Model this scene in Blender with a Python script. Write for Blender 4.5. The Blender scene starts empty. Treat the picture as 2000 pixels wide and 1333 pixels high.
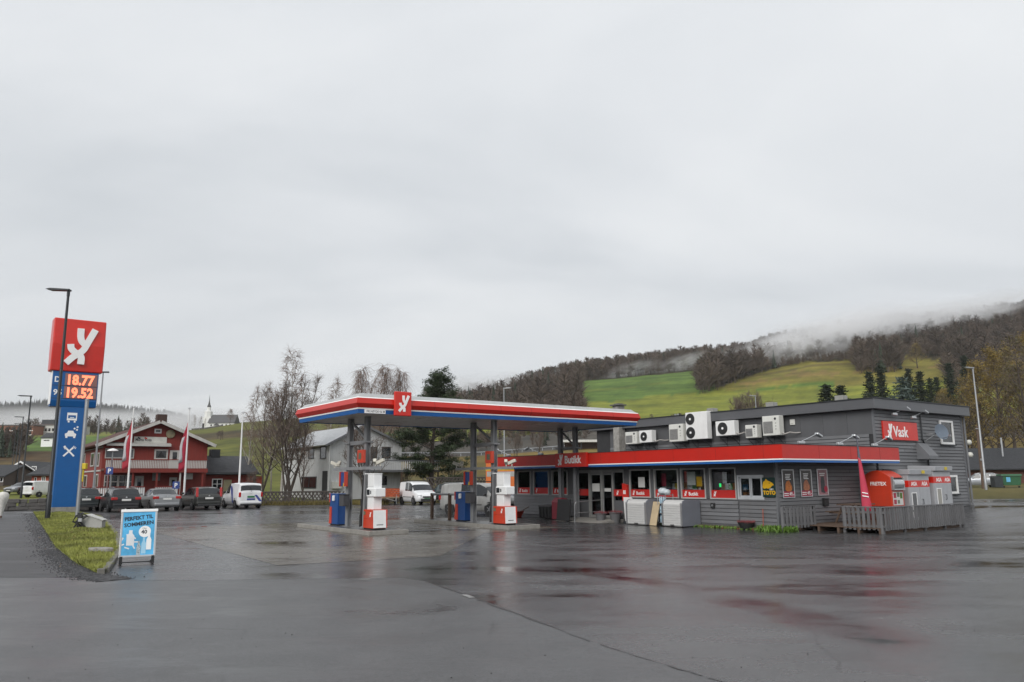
import bpy, math, random
import numpy as np
from mathutils import Vector, Matrix, Euler
R_ = math.radians
rnd = random.Random(7)
scene = bpy.context.scene
COL = scene.collection

# ------------------------------------------------------------------ camera, sky, sun, exposure
FPX, CH = 1525.0, 1.95
PITCH, ROLL = math.atan(270 / 1525.0), R_(.45)
cF = np.array([0, math.cos(PITCH), math.sin(PITCH)])
_R0 = np.array([1., 0, 0]); _U0 = np.array([0, -math.sin(PITCH), math.cos(PITCH)])
cR = _R0 * math.cos(ROLL) - _U0 * math.sin(ROLL)
cU = _U0 * math.cos(ROLL) + _R0 * math.sin(ROLL)
cC = np.array([0, 0, CH])
cam = bpy.data.cameras.new('camera'); camo = bpy.data.objects.new('camera', cam); COL.objects.link(camo)
cam.sensor_width = 36; cam.lens = 36 * FPX / 2000; cam.clip_start = .1; cam.clip_end = 20000
m = Matrix.Identity(4)
for i in range(3):
    m[i][0], m[i][1], m[i][2], m[i][3] = cR[i], cU[i], -cF[i], cC[i]
camo.matrix_world = m
scene.camera = camo

SUN_EL, SUN_AZ = 34, 205          # high, veiled sun behind the camera
w = bpy.data.worlds.new('World'); scene.world = w; w.use_nodes = True
nt = w.node_tree; nt.nodes.clear(); N = nt.nodes.new; L = nt.links.new
out = N('ShaderNodeOutputWorld'); mix = N('ShaderNodeMixShader')
sky = N('ShaderNodeTexSky'); sky.sky_type = 'NISHITA'; sky.sun_disc = False
sky.sun_elevation = R_(SUN_EL); sky.sun_rotation = R_(SUN_AZ)
b1 = N('ShaderNodeBackground'); b1.inputs[1].default_value = .1; L(sky.outputs[0], b1.inputs[0])
tc = N('ShaderNodeTexCoord'); sp = N('ShaderNodeSeparateXYZ'); L(tc.outputs['Generated'], sp.inputs[0])
ad = N('ShaderNodeMath'); ad.operation = 'ADD'; ad.inputs[1].default_value = .22; L(sp.outputs[2], ad.inputs[0])
mx_ = N('ShaderNodeMath'); mx_.operation = 'MAXIMUM'; mx_.inputs[1].default_value = .05; L(ad.outputs[0], mx_.inputs[0])
dv = []
for k in (0, 1):
    d = N('ShaderNodeMath'); d.operation = 'DIVIDE'; L(sp.outputs[k], d.inputs[0]); L(mx_.outputs[0], d.inputs[1]); dv.append(d)
cb = N('ShaderNodeCombineXYZ'); L(dv[0].outputs[0], cb.inputs[0]); L(dv[1].outputs[0], cb.inputs[1])
mp = N('ShaderNodeMapping'); mp.inputs['Scale'].default_value = (.55, 1.0, 1); mp.inputs['Rotation'].default_value = (0, 0, .35); L(cb.outputs[0], mp.inputs[0])
nz = N('ShaderNodeTexNoise'); nz.inputs['Scale'].default_value = 1.15; nz.inputs['Detail'].default_value = 6; nz.inputs['Roughness'].default_value = .5; nz.inputs['Distortion'].default_value = .5
L(mp.outputs[0], nz.inputs['Vector'])
rp = N('ShaderNodeValToRGB'); L(nz.outputs['Fac'], rp.inputs[0])
e = rp.color_ramp.elements
e[0].position = .27; e[0].color = (.43, .455, .48, 1); e[1].position = .74; e[1].color = (.66, .67, .675, 1)
e2 = e.new(.5); e2.color = (.55, .567, .585, 1)
b2 = N('ShaderNodeBackground'); L(rp.outputs[0], b2.inputs[0])
zc = N('ShaderNodeMath'); zc.operation = 'MULTIPLY_ADD'; zc.use_clamp = False; L(sp.outputs[2], zc.inputs[0]); zc.inputs[1].default_value = .30; zc.inputs[2].default_value = .94; L(zc.outputs[0], b2.inputs[1])   # overcast: brighter towards the zenith
mix.inputs[0].default_value = .95; L(b1.outputs[0], mix.inputs[1]); L(b2.outputs[0], mix.inputs[2]); L(mix.outputs[0], out.inputs[0])

sl = bpy.data.lights.new('sun', 'SUN'); sl.energy = 1.7; sl.angle = R_(40); sl.color = (1, .97, .93)
so = bpy.data.objects.new('sun', sl); COL.objects.link(so)
so.rotation_euler = (R_(90 - SUN_EL), 0, R_(180 - SUN_AZ) + math.pi)
so.rotation_euler = Vector((math.sin(R_(SUN_AZ)) * math.cos(R_(SUN_EL)), math.cos(R_(SUN_AZ)) * math.cos(R_(SUN_EL)), math.sin(R_(SUN_EL)))).to_track_quat('Z', 'Y').to_euler()
so.location = (0, -20, 60)
vs = scene.view_settings; vs.view_transform = 'Standard'; vs.look = 'None'; vs.gamma = 1; vs.exposure = 0.44; vs.use_curve_mapping = False
cy = scene.cycles; cy.use_denoising = True; cy.max_bounces = 8; cy.transparent_max_bounces = 12; cy.volume_bounces = 4
cy.caustics_reflective = False; cy.caustics_refractive = False; cy.sample_clamp_indirect = 6

# ------------------------------------------------------------------ pixels to places
def ray(x, y): return cF + (x - 1000) / FPX * cR + (666.5 - y) / FPX * cU
def G(x, y, z=0.): d = ray(x, y); return cC + d * ((z - CH) / d[2])
def D(x, y, Y): d = ray(x, y); return cC + d * (Y / d[1])
def pr(P): d = np.array(P, float) - cC; return 1000 + FPX * d @ cR / (d @ cF), 666.5 - FPX * d @ cU / (d @ cF)
TH = R_(54.2); ROT = -TH
su = np.array([math.cos(TH), -math.sin(TH), 0]); sv = np.array([math.sin(TH), math.cos(TH), 0])
SO = G(1005, 1008)
def st(P): q = np.array(P) - SO; return float(q @ su), float(q @ sv)
def S(s, t, z=0.): return tuple(SO + s * su + t * sv + np.array([0, 0, z]))     # station frame: s along the shop front, t away from it
def PT(x, y, t): d = ray(x, y); k = (t - (cC - SO) @ sv) / (d @ sv); P = cC + d * k; return float((P - SO) @ su), float(P[2])
def PS(x, y, s): d = ray(x, y); k = (s - (cC - SO) @ su) / (d @ su); P = cC + d * k; return float((P - SO) @ sv), float(P[2])
def sm(a, b, x): t = np.clip((x - a) / (b - a), 0, 1); return t * t * (3 - 2 * t)
def lotz(X, Y):                      # the lot is level and climbs a little behind the shop
    s = (X - SO[0]) * su[0] + (Y - SO[1]) * su[1]; t = (X - SO[0]) * sv[0] + (Y - SO[1]) * sv[1]
    return .6 * sm(6, 16, t) * sm(6, 16, s)

# ------------------------------------------------------------------ mesh helpers
class MB:
    def __init__(s): s.v = []; s.f = []
    def add(s, v, f):
        o = len(s.v); s.v += [tuple(map(float, p)) for p in v]; s.f += [tuple(i + o for i in q) for q in f]; return s
    def box(s, x0, x1, y0, y1, z0, z1):
        return s.add([(x0,y0,z0),(x1,y0,z0),(x1,y1,z0),(x0,y1,z0),(x0,y0,z1),(x1,y0,z1),(x1,y1,z1),(x0,y1,z1)],
                     [(3,2,1,0),(4,5,6,7),(0,1,5,4),(1,2,6,5),(2,3,7,6),(3,0,4,7)])
    def rbox(s, c, size, rot=(0,0,0)):
        o = len(s.v); a, b, d = [q / 2 for q in size]; s.box(-a, a, -b, b, -d, d)
        M = Euler(rot).to_matrix()
        for i in range(o, len(s.v)): s.v[i] = tuple(M @ Vector(s.v[i]) + Vector(c))
        return s
    def tube(s, pts, r, n=8, cap=True):
        pts = [Vector(p) for p in pts]; k = len(pts); rs = r if isinstance(r, (list, tuple)) else [r] * k
        vs_ = []; ref = None
        for i, p in enumerate(pts):
            d = (pts[min(i + 1, k - 1)] - pts[max(i - 1, 0)]).normalized()
            if ref is None: ref = d.orthogonal().normalized()
            a = (ref - d * ref.dot(d)); a = a.normalized() if a.length > 1e-6 else d.orthogonal().normalized(); ref = a; b = d.cross(a)
            for j in range(n):
                t = 2 * math.pi * j / n; vs_.append(p + (a * math.cos(t) + b * math.sin(t)) * rs[i])
        fs = [(i*n+j, i*n+(j+1)%n, (i+1)*n+(j+1)%n, (i+1)*n+j) for i in range(k-1) for j in range(n)]
        if cap: fs += [tuple(range(n))[::-1], tuple((k-1)*n+j for j in range(n))]
        return s.add(vs_, fs)
    def lathe(s, prof, n=16, c=(0,0,0), axis='z'):
        vs_ = []
        for r, z in prof:
            for j in range(n):
                t = 2 * math.pi * j / n; p = (r*math.cos(t), r*math.sin(t), z)
                if axis == 'y': p = (p[0], -p[2], p[1])
                if axis == 'x': p = (p[2], p[0], p[1])
                vs_.append((p[0]+c[0], p[1]+c[1], p[2]+c[2]))
        k = len(prof)
        fs = [(i*n+j, i*n+(j+1)%n, (i+1)*n+(j+1)%n, (i+1)*n+j) for i in range(k-1) for j in range(n)]
        fs += [tuple(range(n))[::-1], tuple((k-1)*n+j for j in range(n))]
        return s.add(vs_, fs)
    def prism(s, poly, axis, a, b):
        def q(p, h): return {'x': (h, p[0], p[1]), 'y': (p[0], h, p[1]), 'z': (p[0], p[1], h)}[axis]
        n = len(poly); vs_ = [q(p, a) for p in poly] + [q(p, b) for p in poly]
        return s.add(vs_, [tuple(range(n))[::-1], tuple(range(n, 2*n))] + [(i, (i+1)%n, n+(i+1)%n, n+i) for i in range(n)])
    def stroke(s, pts, w, axis, a, b):           # a flat stroke of width w along a 2-D polyline, extruded
        pts = [Vector((p[0], p[1])) for p in pts]; l = []; r = []
        for i, p in enumerate(pts):
            d = (pts[min(i+1, len(pts)-1)] - pts[max(i-1, 0)]).normalized(); nn = Vector((-d.y, d.x)) * w / 2
            l.append(p + nn); r.append(p - nn)
        for i in range(len(pts)-1): s.prism([l[i], l[i+1], r[i+1], r[i]], axis, a, b)
        return s
    def spin(s, o, M):                            # transform the vertices added since index o
        for i in range(o, len(s.v)): s.v[i] = tuple(M @ Vector(s.v[i]))
        return s

def mesh_of(name, mb):
    me = bpy.data.meshes.new(name); me.from_pydata(mb.v, [], mb.f)
    me.validate(); 
    import bmesh
    bm = bmesh.new(); bm.from_mesh(me); bmesh.ops.recalc_face_normals(bm, faces=bm.faces); bm.to_mesh(me); bm.free()
    return me
def link(name, me, mat=None, parent=None, loc=(0,0,0), rz=0, smooth=None, bevel=0):
    o = bpy.data.objects.new(name, me); COL.objects.link(o)
    if mat and not me.materials: me.materials.append(mat)
    if parent: o.parent = parent
    o.location = loc; o.rotation_euler = (0, 0, rz)
    if smooth is not None:
        me.polygons.foreach_set('use_smooth', [True] * len(me.polygons)); me.set_sharp_from_angle(angle=R_(smooth))
    if bevel:
        b = o.modifiers.new('bevel', 'BEVEL'); b.width = bevel; b.segments = 2; b.limit_method = 'ANGLE'
    return o
def ob(name, mb, mat, parent=None, **k): return link(name, mesh_of(name, mb), mat, parent, **k)
def tag(o, label, cat, group=None):
    o['label'] = label; o['category'] = cat
    if group: o['group'] = group
    return o
def thing(name, label, cat, loc=(0,0,0), rz=0, group=None):
    o = bpy.data.objects.new(name, None); COL.objects.link(o); o.empty_display_size = .2
    o.location = loc; o.rotation_euler = (0, 0, rz); return tag(o, label, cat, group)
def sthing(name, label, cat, s, t, z=0., rz=0, group=None): return thing(name, label, cat, S(s, t, z), ROT + rz, group)
def struct(o): o['kind'] = 'structure'; return o
def stuff(o): o['kind'] = 'stuff'; return o
def dup(root, loc, rz=0, label=None, scale=None):
    c = root.copy(); COL.objects.link(c); c.location = loc; c.rotation_euler = (0, 0, rz)
    if scale: c.scale = (scale,) * 3 if not isinstance(scale, tuple) else scale
    if label: c['label'] = label
    for ch in list(root.children):
        d = ch.copy(); COL.objects.link(d); d.parent = c
        for g_ in list(ch.children):
            h_ = g_.copy(); COL.objects.link(h_); h_.parent = d
    return c
_fonts = {}
def text(name, s, size, loc, rot, mat, parent, depth=.004, bold=0, align='LEFT', xs=1.0, res=2):
    cu = bpy.data.curves.new('lettering', 'FONT'); cu.body = s; cu.size = size; cu.extrude = depth; cu.offset = bold; cu.align_x = align; cu.resolution_u = res
    t = bpy.data.objects.new('tmp', cu); COL.objects.link(t)
    me = bpy.data.meshes.new_from_object(t.evaluated_get(bpy.context.evaluated_depsgraph_get()))
    bpy.data.objects.remove(t); bpy.data.curves.remove(cu)
    me.materials.clear()
    o = link(name, me, mat, parent, loc=loc); o.rotation_euler = rot; o.scale = (xs, 1, 1); return o
FRONT = (R_(90), 0, 0); SIDE = (R_(90), 0, R_(90))       # lettering facing -y / +x of its parent

# ------------------------------------------------------------------ materials
MAT = {}
def mat(name, col, rough=.6, metal=0., var=.12, scale=2.5, bump=0., bscale=30, coat=0., emit=0., stretch=(1,1,1), spec=.5, dirt=0., orand=0.):
    if name in MAT: return MAT[name]
    m = bpy.data.materials.new(name); m.use_nodes = True; MAT[name] = m
    t = m.node_tree; p = t.nodes['Principled BSDF']; n = t.nodes.new; l = t.links.new
    p.inputs['Roughness'].default_value = rough; p.inputs['Metallic'].default_value = metal; p.inputs['Coat Weight'].default_value = coat
    p.inputs['Specular IOR Level'].default_value = spec
    tc = n('ShaderNodeTexCoord'); mp = n('ShaderNodeMapping'); mp.inputs['Scale'].default_value = stretch; l(tc.outputs['Object'], mp.inputs[0])
    nz = n('ShaderNodeTexNoise'); nz.inputs['Scale'].default_value = scale; nz.inputs['Detail'].default_value = 6; nz.inputs['Roughness'].default_value = .6; l(mp.outputs[0], nz.inputs['Vector'])
    r = n('ShaderNodeValToRGB'); l(nz.outputs['Fac'], r.inputs[0])
    a, b = r.color_ramp.elements; a.position = .3; b.position = .7
    a.color = tuple(max(0, c * (1 - var)) for c in col) + (1,); b.color = tuple(min(1, c * (1 + var)) for c in col) + (1,)
    src = r.outputs[0]
    if dirt:
        nd = n('ShaderNodeTexNoise'); nd.inputs['Scale'].default_value = 1.3; nd.inputs['Detail'].default_value = 8; md = n('ShaderNodeMapping'); md.inputs['Scale'].default_value = (2.6, 2.6, .55); l(tc.outputs['Object'], md.inputs[0]); l(md.outputs[0], nd.inputs['Vector'])
        rd = n('ShaderNodeValToRGB'); l(nd.outputs['Fac'], rd.inputs[0]); rd.color_ramp.elements[0].position = .45; rd.color_ramp.elements[1].position = .8
        rd.color_ramp.elements[0].color = (0, 0, 0, 1); rd.color_ramp.elements[1].color = (dirt, dirt, dirt, 1)
        mxn = n('ShaderNodeMixRGB'); l(rd.outputs[0], mxn.inputs[0]); l(src, mxn.inputs[1]); mxn.inputs[2].default_value = (.10, .085, .065, 1); src = mxn.outputs[0]
    if orand:
        oi = n('ShaderNodeObjectInfo'); mo = n('ShaderNodeMapRange'); l(oi.outputs['Random'], mo.inputs[0]); mo.inputs[3].default_value = 1 - orand; mo.inputs[4].default_value = 1 + orand
        hs_ = n('ShaderNodeHueSaturation'); l(mo.outputs[0], hs_.inputs['Value']); l(src, hs_.inputs['Color']); src = hs_.outputs[0]
    l(src, p.inputs['Base Color'])
    if emit: l(src, p.inputs['Emission Color']); p.inputs['Emission Strength'].default_value = emit
    if bump:
        nb = n('ShaderNodeTexNoise'); nb.inputs['Scale'].default_value = bscale; nb.inputs['Detail'].default_value = 3; l(mp.outputs[0], nb.inputs['Vector'])
        bp = n('ShaderNodeBump'); bp.inputs['Strength'].default_value = bump; bp.inputs['Distance'].default_value = .02; l(nb.outputs['Fac'], bp.inputs['Height']); l(bp.outputs[0], p.inputs['Normal'])
    return m
def glass(name, tint=(.93, .95, .95), amount=.75):
    m = bpy.data.materials.new(name); m.use_nodes = True; MAT[name] = m; t = m.node_tree; t.nodes.clear(); n = t.nodes.new; l = t.links.new
    o = n('ShaderNodeOutputMaterial'); a = n('ShaderNodeBsdfTransparent'); a.inputs[0].default_value = tint + (1,)
    g_ = n('ShaderNodeBsdfGlossy'); g_.inputs['Roughness'].default_value = .015; g_.inputs[0].default_value = (.95, .97, 1, 1)
    fr = n('ShaderNodeFresnel'); fr.inputs[0].default_value = 1.45; mx = n('ShaderNodeMixShader')
    l(fr.outputs[0], mx.inputs[0]); l(a.outputs[0], mx.inputs[1]); l(g_.outputs[0], mx.inputs[2]); l(mx.outputs[0], o.inputs[0]); return m
GLASS = glass('shop_glass')
DGL = mat('dark_glass', (.012, .015, .018), .06, var=.3, scale=1.2, spec=.7)
RED = mat('sign_red', (.60, .022, .012), .35, var=.05, coat=.1, dirt=.06)
CRED = mat('canopy_red', (.50, .017, .009), .4, var=.05, coat=.08, dirt=.08)
WHITE = mat('white_paint', (.78, .78, .77), .45, var=.04, dirt=.1)
CLEANW = mat('sign_white', (.86, .86, .85), .4, var=.02)
BLUE = mat('stripe_blue', (.018, .12, .38), .35, var=.06, dirt=.1)
PBLUE = mat('pylon_blue', (.002, .095, .31), .4, var=.06, coat=.05)
METAL = mat('galvanised', (.36, .37, .38), .42, .75, var=.12, scale=6)
DMET = mat('dark_steel', (.035, .038, .042), .45, .3, var=.15)
ALU = mat('aluminium', (.55, .56, .57), .35, .8, var=.06)
GREYP = mat('grey_siding', (.135, .138, .146), .5, var=.16, scale=1.2, stretch=(.4, .4, 3), bump=.15, bscale=20, dirt=.22, orand=.14)
GREYT = mat('grey_trim', (.14, .145, .155), .5, var=.1, dirt=.1)
GREYD = mat('grey_panel', (.092, .094, .10), .48, var=.12, scale=.8, dirt=.1)
PARA = mat('parapet_sheet', (.115, .118, .126), .4, .25, var=.08, scale=.7)
BLACK = mat('black_rubber', (.02, .02, .021), .7, var=.2)
DARK = mat('shade_dark', (.03, .03, .032), .8, var=.2)  # near-black that stands in for shade in gaps and openings
CONC = mat('concrete', (.26, .25, .23), .75, var=.2, scale=5, bump=.3, bscale=60, dirt=.3)
WOODG = mat('grey_wood', (.13, .13, .135), .65, var=.22, scale=3, stretch=(6, 6, .6), bump=.2, dirt=.2, orand=.18)
WOODB = mat('brown_wood', (.10, .065, .045), .7, var=.3, scale=3, stretch=(1, 6, 6), bump=.2)
ACW = mat('ac_cream', (.66, .66, .62), .45, var=.06, dirt=.14)

# ------------------------------------------------------------------ the ground
def asphalt(name, dry, wet, wetness, rdry, rwet, wscale=.22, streak=None, specks=True):
    m = bpy.data.materials.new(name); m.use_nodes = True; t = m.node_tree; p = t.nodes['Principled BSDF']; n = t.nodes.new; l = t.links.new
    tc = n('ShaderNodeTexCoord')
    def noise(sc, det=6, rgh=.6, vec=None, dist=0):
        z = n('ShaderNodeTexNoise'); z.inputs['Scale'].default_value = sc; z.inputs['Detail'].default_value = det; z.inputs['Roughness'].default_value = rgh; z.inputs['Distortion'].default_value = dist
        l(vec or tc.outputs['Object'], z.inputs['Vector']); return z.outputs['Fac']
    def ramp(src, a, b, lo=0., hi=1.):
        r = n('ShaderNodeMapRange'); r.interpolation_type = 'SMOOTHSTEP'; l(src, r.inputs[0]); r.inputs[1].default_value = a; r.inputs[2].default_value = b; r.inputs[3].default_value = lo; r.inputs[4].default_value = hi; return r.outputs[0]
    def math_(op, a, b):
        q = n('ShaderNodeMath'); q.operation = op; q.use_clamp = True
        for i, x in enumerate((a, b)):
            if isinstance(x, (int, float)): q.inputs[i].default_value = x
            else: l(x, q.inputs[i])
        return q.outputs[0]
    mp = n('ShaderNodeMapping'); mp.inputs['Rotation'].default_value = (0, 0, R_(25)); mp.inputs['Scale'].default_value = (.45, 1, 1); l(tc.outputs['Object'], mp.inputs[0])
    wm = ramp(noise(wscale, 7, .62, mp.outputs[0], .4), .62 - wetness, .72 - wetness * .6)
    wm2 = ramp(noise(.9, 6, .65, mp.outputs[0]), .38, .68)
    damp = math_('MAXIMUM', math_('MULTIPLY', wm, ramp(wm2, 0, 1, .35, 1)), math_('MULTIPLY', ramp(wm2, .2, 1), .45 if wetness > .05 else .2))
    if streak:                                   # long wet runs where water drains: distance to line segments, broken up by noise
        sx = n('ShaderNodeSeparateXYZ'); l(tc.outputs['Object'], sx.inputs[0])
        wob = noise(.5, 4, .6)
        for (ax, ay, bx, by, wd) in streak:
            le = math.hypot(bx-ax, by-ay); dx, dy = (bx-ax)/le, (by-ay)/le
            def lin(cx, cy, c):
                a1 = n('ShaderNodeMath'); a1.operation = 'MULTIPLY_ADD'; l(sx.outputs[0], a1.inputs[0]); a1.inputs[1].default_value = cx; a1.inputs[2].default_value = c
                a2 = n('ShaderNodeMath'); a2.operation = 'MULTIPLY_ADD'; l(sx.outputs[1], a2.inputs[0]); a2.inputs[1].default_value = cy; l(a1.outputs[0], a2.inputs[2]); return a2.outputs[0]
            perp = lin(-dy, dx, -(-dy*ax + dx*ay)); al = lin(dx, dy, -(dx*ax + dy*ay))
            pw = n('ShaderNodeMath'); pw.operation = 'MULTIPLY_ADD'; l(wob, pw.inputs[0]); pw.inputs[1].default_value = 1.6; pw.inputs[2].default_value = -.8
            pe = n('ShaderNodeMath'); pe.operation = 'ADD'; l(perp, pe.inputs[0]); l(pw.outputs[0], pe.inputs[1])
            ab = n('ShaderNodeMath'); ab.operation = 'ABSOLUTE'; l(pe.outputs[0], ab.inputs[0])
            msk = math_('MULTIPLY', ramp(ab.outputs[0], wd * 1.25, wd * .35), math_('MULTIPLY', ramp(al, -.5, 1.5), ramp(al, le + .5, le - 1.5)))
            damp = math_('MAXIMUM', damp, math_('MULTIPLY', msk, ramp(wm2, 0, 1, .72, 1)))
    grain = noise(55, 3, .7); mid = noise(.9, 6, .65); big = noise(.12, 3, .5)
    c1 = n('ShaderNodeMixRGB'); l(ramp(mid, .3, .7), c1.inputs[0]); c1.inputs[1].default_value = tuple(x * .86 for x in dry) + (1,); c1.inputs[2].default_value = tuple(x * 1.14 for x in dry) + (1,)
    c2 = n('ShaderNodeMixRGB'); c2.blend_type = 'MULTIPLY'; c2.inputs[0].default_value = 1; l(c1.outputs[0], c2.inputs[1])
    gr = n('ShaderNodeValToRGB'); l(grain, gr.inputs[0]); gr.color_ramp.elements[0].position = .3; gr.color_ramp.elements[1].position = .75; gr.color_ramp.elements[0].color = (.42, .42, .42, 1); gr.color_ramp.elements[1].color = (1.5, 1.5, 1.53, 1)
    l(gr.outputs[0], c2.inputs[2])
    def over(fac, col_, amt, blend='MULTIPLY'):
        q = n('ShaderNodeMixRGB'); q.blend_type = blend; l(c2_[0], q.inputs[1]); q.inputs[2].default_value = col_
        f2 = n('ShaderNodeMath'); f2.operation = 'MULTIPLY'; l(fac, f2.inputs[0]); f2.inputs[1].default_value = amt; l(f2.outputs[0], q.inputs[0]); c2_[0] = q.outputs[0]
    c2_ = [c2.outputs[0]]
    g2 = noise(16, 4, .75); over(ramp(g2, .52, .66), (.55, .55, .55, 1), .8); over(ramp(g2, .42, .30), (1.5, 1.5, 1.5, 1), .7)
    vo = n('ShaderNodeTexVoronoi'); vo.feature = 'DISTANCE_TO_EDGE'; vo.inputs['Scale'].default_value = .22; wv = n('ShaderNodeMixRGB'); wv.blend_type = 'ADD'; wv.inputs[0].default_value = .35; l(tc.outputs['Object'], wv.inputs[1])
    nc = n('ShaderNodeTexNoise'); nc.inputs['Scale'].default_value = 1.3; nc.inputs['Detail'].default_value = 6; l(tc.outputs['Object'], nc.inputs['Vector']); l(nc.outputs['Color'], wv.inputs[2]); l(wv.outputs[0], vo.inputs['Vector'])
    over(math_('MULTIPLY', ramp(vo.outputs['Distance'], .006, .001), ramp(noise(.35, 2), .5, .6)), (.3, .3, .3, 1), .8)          # hairline cracks, only here and there
    over(ramp(noise(.45, 2, .4), .60, .615), (.80, .79, .78, 1), .8)                                                                # old repair patches
    over(math_('MULTIPLY', ramp(noise(2.4, 5, .7), .63, .72), ramp(noise(.3, 2), .45, .6)), (.45, .43, .42, 1), .8)                  # oil spots
    c3 = n('ShaderNodeMixRGB'); l(damp, c3.inputs[0]); l(c2_[0], c3.inputs[1]); c3.inputs[2].default_value = wet + (1,)
    l(c3.outputs[0], p.inputs['Base Color'])
    rg = n('ShaderNodeMapRange'); l(damp, rg.inputs[0]); rg.inputs[3].default_value = rdry; rg.inputs[4].default_value = rwet
    rg2 = n('ShaderNodeMath'); rg2.operation = 'MULTIPLY_ADD'; l(big, rg2.inputs[0]); rg2.inputs[1].default_value = .18; rg2.inputs[2].default_value = -.09
    ra = n('ShaderNodeMath'); ra.operation = 'ADD'; ra.use_clamp = True; l(rg.outputs[0], ra.inputs[0]); l(rg2.outputs[0], ra.inputs[1])
    rm = n('ShaderNodeMath'); rm.operation = 'MAXIMUM'; l(ra.outputs[0], rm.inputs[0]); rm.inputs[1].default_value = .05; l(rm.outputs[0], p.inputs['Roughness'])
    bp = n('ShaderNodeBump'); bp.inputs['Distance'].default_value = .012; l(grain, bp.inputs['Height'])
    bs = n('ShaderNodeMapRange'); l(damp, bs.inputs[0]); bs.inputs[3].default_value = .35; bs.inputs[4].default_value = .04; l(bs.outputs[0], bp.inputs['Strength']); l(bp.outputs[0], p.inputs['Normal'])
    return m
q1, q2, q3 = G(1090, 1105), G(1360, 1158), G(1960, 1300)
M_LOT = asphalt('wet_forecourt_asphalt', (.076, .076, .077), (.018, .017, .017), .17, .29, .045, streak=[(q1[0], q1[1], q2[0], q2[1], .42), (q2[0], q2[1], q3[0], q3[1], .8), (*G(1380, 1150)[:2], *G(1900, 1166)[:2], .5), (*G(1320, 1195)[:2], *G(1560, 1222)[:2], .5), (*G(1560, 1118)[:2], *G(1800, 1120)[:2], .5), (*G(600, 1062)[:2], *G(760, 1066)[:2], .6)])
M_ROAD = asphalt('new_road_asphalt', (.080, .080, .081), (.042, .042, .043), .07, .40, .18, wscale=.3)
M_PAVE = asphalt('pavement_asphalt', (.05, .05, .052), (.03, .03, .031), .0, .55, .2, wscale=.3)
M_SLAB = asphalt('wet_concrete_slab', (.135, .120, .10), (.045, .038, .03), .17, .30, .045, wscale=.3)

LOT_Y1 = 67.
def grid(xs, ys, zf):
    mb = MB(); nx, ny = len(xs), len(ys)
    mb.v = [(x, y, float(zf(x, y))) for y in ys for x in xs]
    mb.f = [(j*nx+i, j*nx+i+1, (j+1)*nx+i+1, (j+1)*nx+i) for j in range(ny-1) for i in range(nx-1)]
    return mb
struct(ob('ground', grid(list(np.arange(-90, 100.1, 2.)), list(np.arange(-20, 101.1, 2.)), lotz), M_LOT, smooth=60))

def sheet(name, px, mat_, z, n=1):
    mb = MB(); pts = [G(x, y, 0) for x, y in px]; mb.add([(p[0], p[1], z) for p in pts], [tuple(range(len(pts)))]); return struct(ob(name, mb, mat_))
seam_px = [(60, 1128), (205, 1130), (250, 1134), (420, 1134), (640, 1131), (780, 1129), (830, 1136), (905, 1162), (1000, 1196), (1120, 1242), (1230, 1279), (1330, 1309), (1420, 1335), (1600, 1385), (2100, 1500)]
mb = MB(); pts = [G(x, y)[:2] for x, y in seam_px]
mb.add([(p[0], p[1], .004) for p in pts] + [(14., -6., .004), (14., -20., .004), (-60, -20., .004), (-60, pts[0][1], .004)], [tuple(range(len(pts) + 4))]); struct(ob('road', mb, M_ROAD))
sm_ = MB(); rs = random.Random(3)
fine = []
for a, b in zip(pts[2:-2], pts[3:-1]):
    for k in range(6): fine.append(np.array(a) + (np.array(b) - a) * k / 6)
fine = [f_ + np.array([rs.uniform(-.02, .02), rs.uniform(-.02, .02)]) for f_ in fine]
sw = [rs.uniform(.004, .018) * (1 + 1.1 * (24 < i < 40)) for i in range(len(fine))]
for i in range(len(fine) - 1):
    d = fine[i+1] - fine[i]; nn = np.array([-d[1], d[0]]) / np.hypot(*d)
    if 60 < i < 64 or 20 < i < 24 or i % 13 == 5: continue
    sm_.add([(*(fine[i] + nn * sw[i]), .009), (*(fine[i] - nn * sw[i]), .009), (*(fine[i+1] - nn * sw[i+1]), .009), (*(fine[i+1] + nn * sw[i+1]), .009)], [(0, 1, 2, 3)])
struct(ob('asphalt_seam', sm_, mat('tar', (.018, .017, .017), .35, var=.3)))
sheet('pavement', [(-700, 1003), (62, 1003), (78, 1020), (92, 1050), (112, 1082), (150, 1112), (190, 1127), (60, 1129), (-1400, 1128)], M_PAVE, .007)
# pump apron: three concrete bays with open joints
BAYS = [(-1.2, 4.6), (4.66, 10.4), (10.46, 16.3)]
slab_root = None
mb = MB().add([(*S(-1.6, -18.2)[:2], .004), (*S(16.4, -18.75)[:2], .004), (*S(17.0, -14.7)[:2], .004), (*S(10.5, -9.0)[:2], .004), (*S(9.6, -4.6)[:2], .004), (*S(-1.6, -4.6)[:2], .004)], [(0, 1, 2, 3, 4, 5)])
struct(ob('concrete_apron', mb, M_SLAB))
# scattered chips of stone on the asphalt
rs = random.Random(5); mb = MB()
for k in range(300):
    Y = 3.5 + 22 * rs.random() ** 1.3; X = rs.uniform(-.75, .75) * Y; r = rs.uniform(.003, .010); o = len(mb.v)
    mb.lathe([(r*.6, 0), (r, r*.5), (r*.4, r)], 5, (X, Y, .004))
stuff(tag(ob('stone_chips', mb, mat('chip', (.03, .03, .03), .7, var=.6)), 'small loose stone chips scattered over the asphalt', 'stones'))
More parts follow.
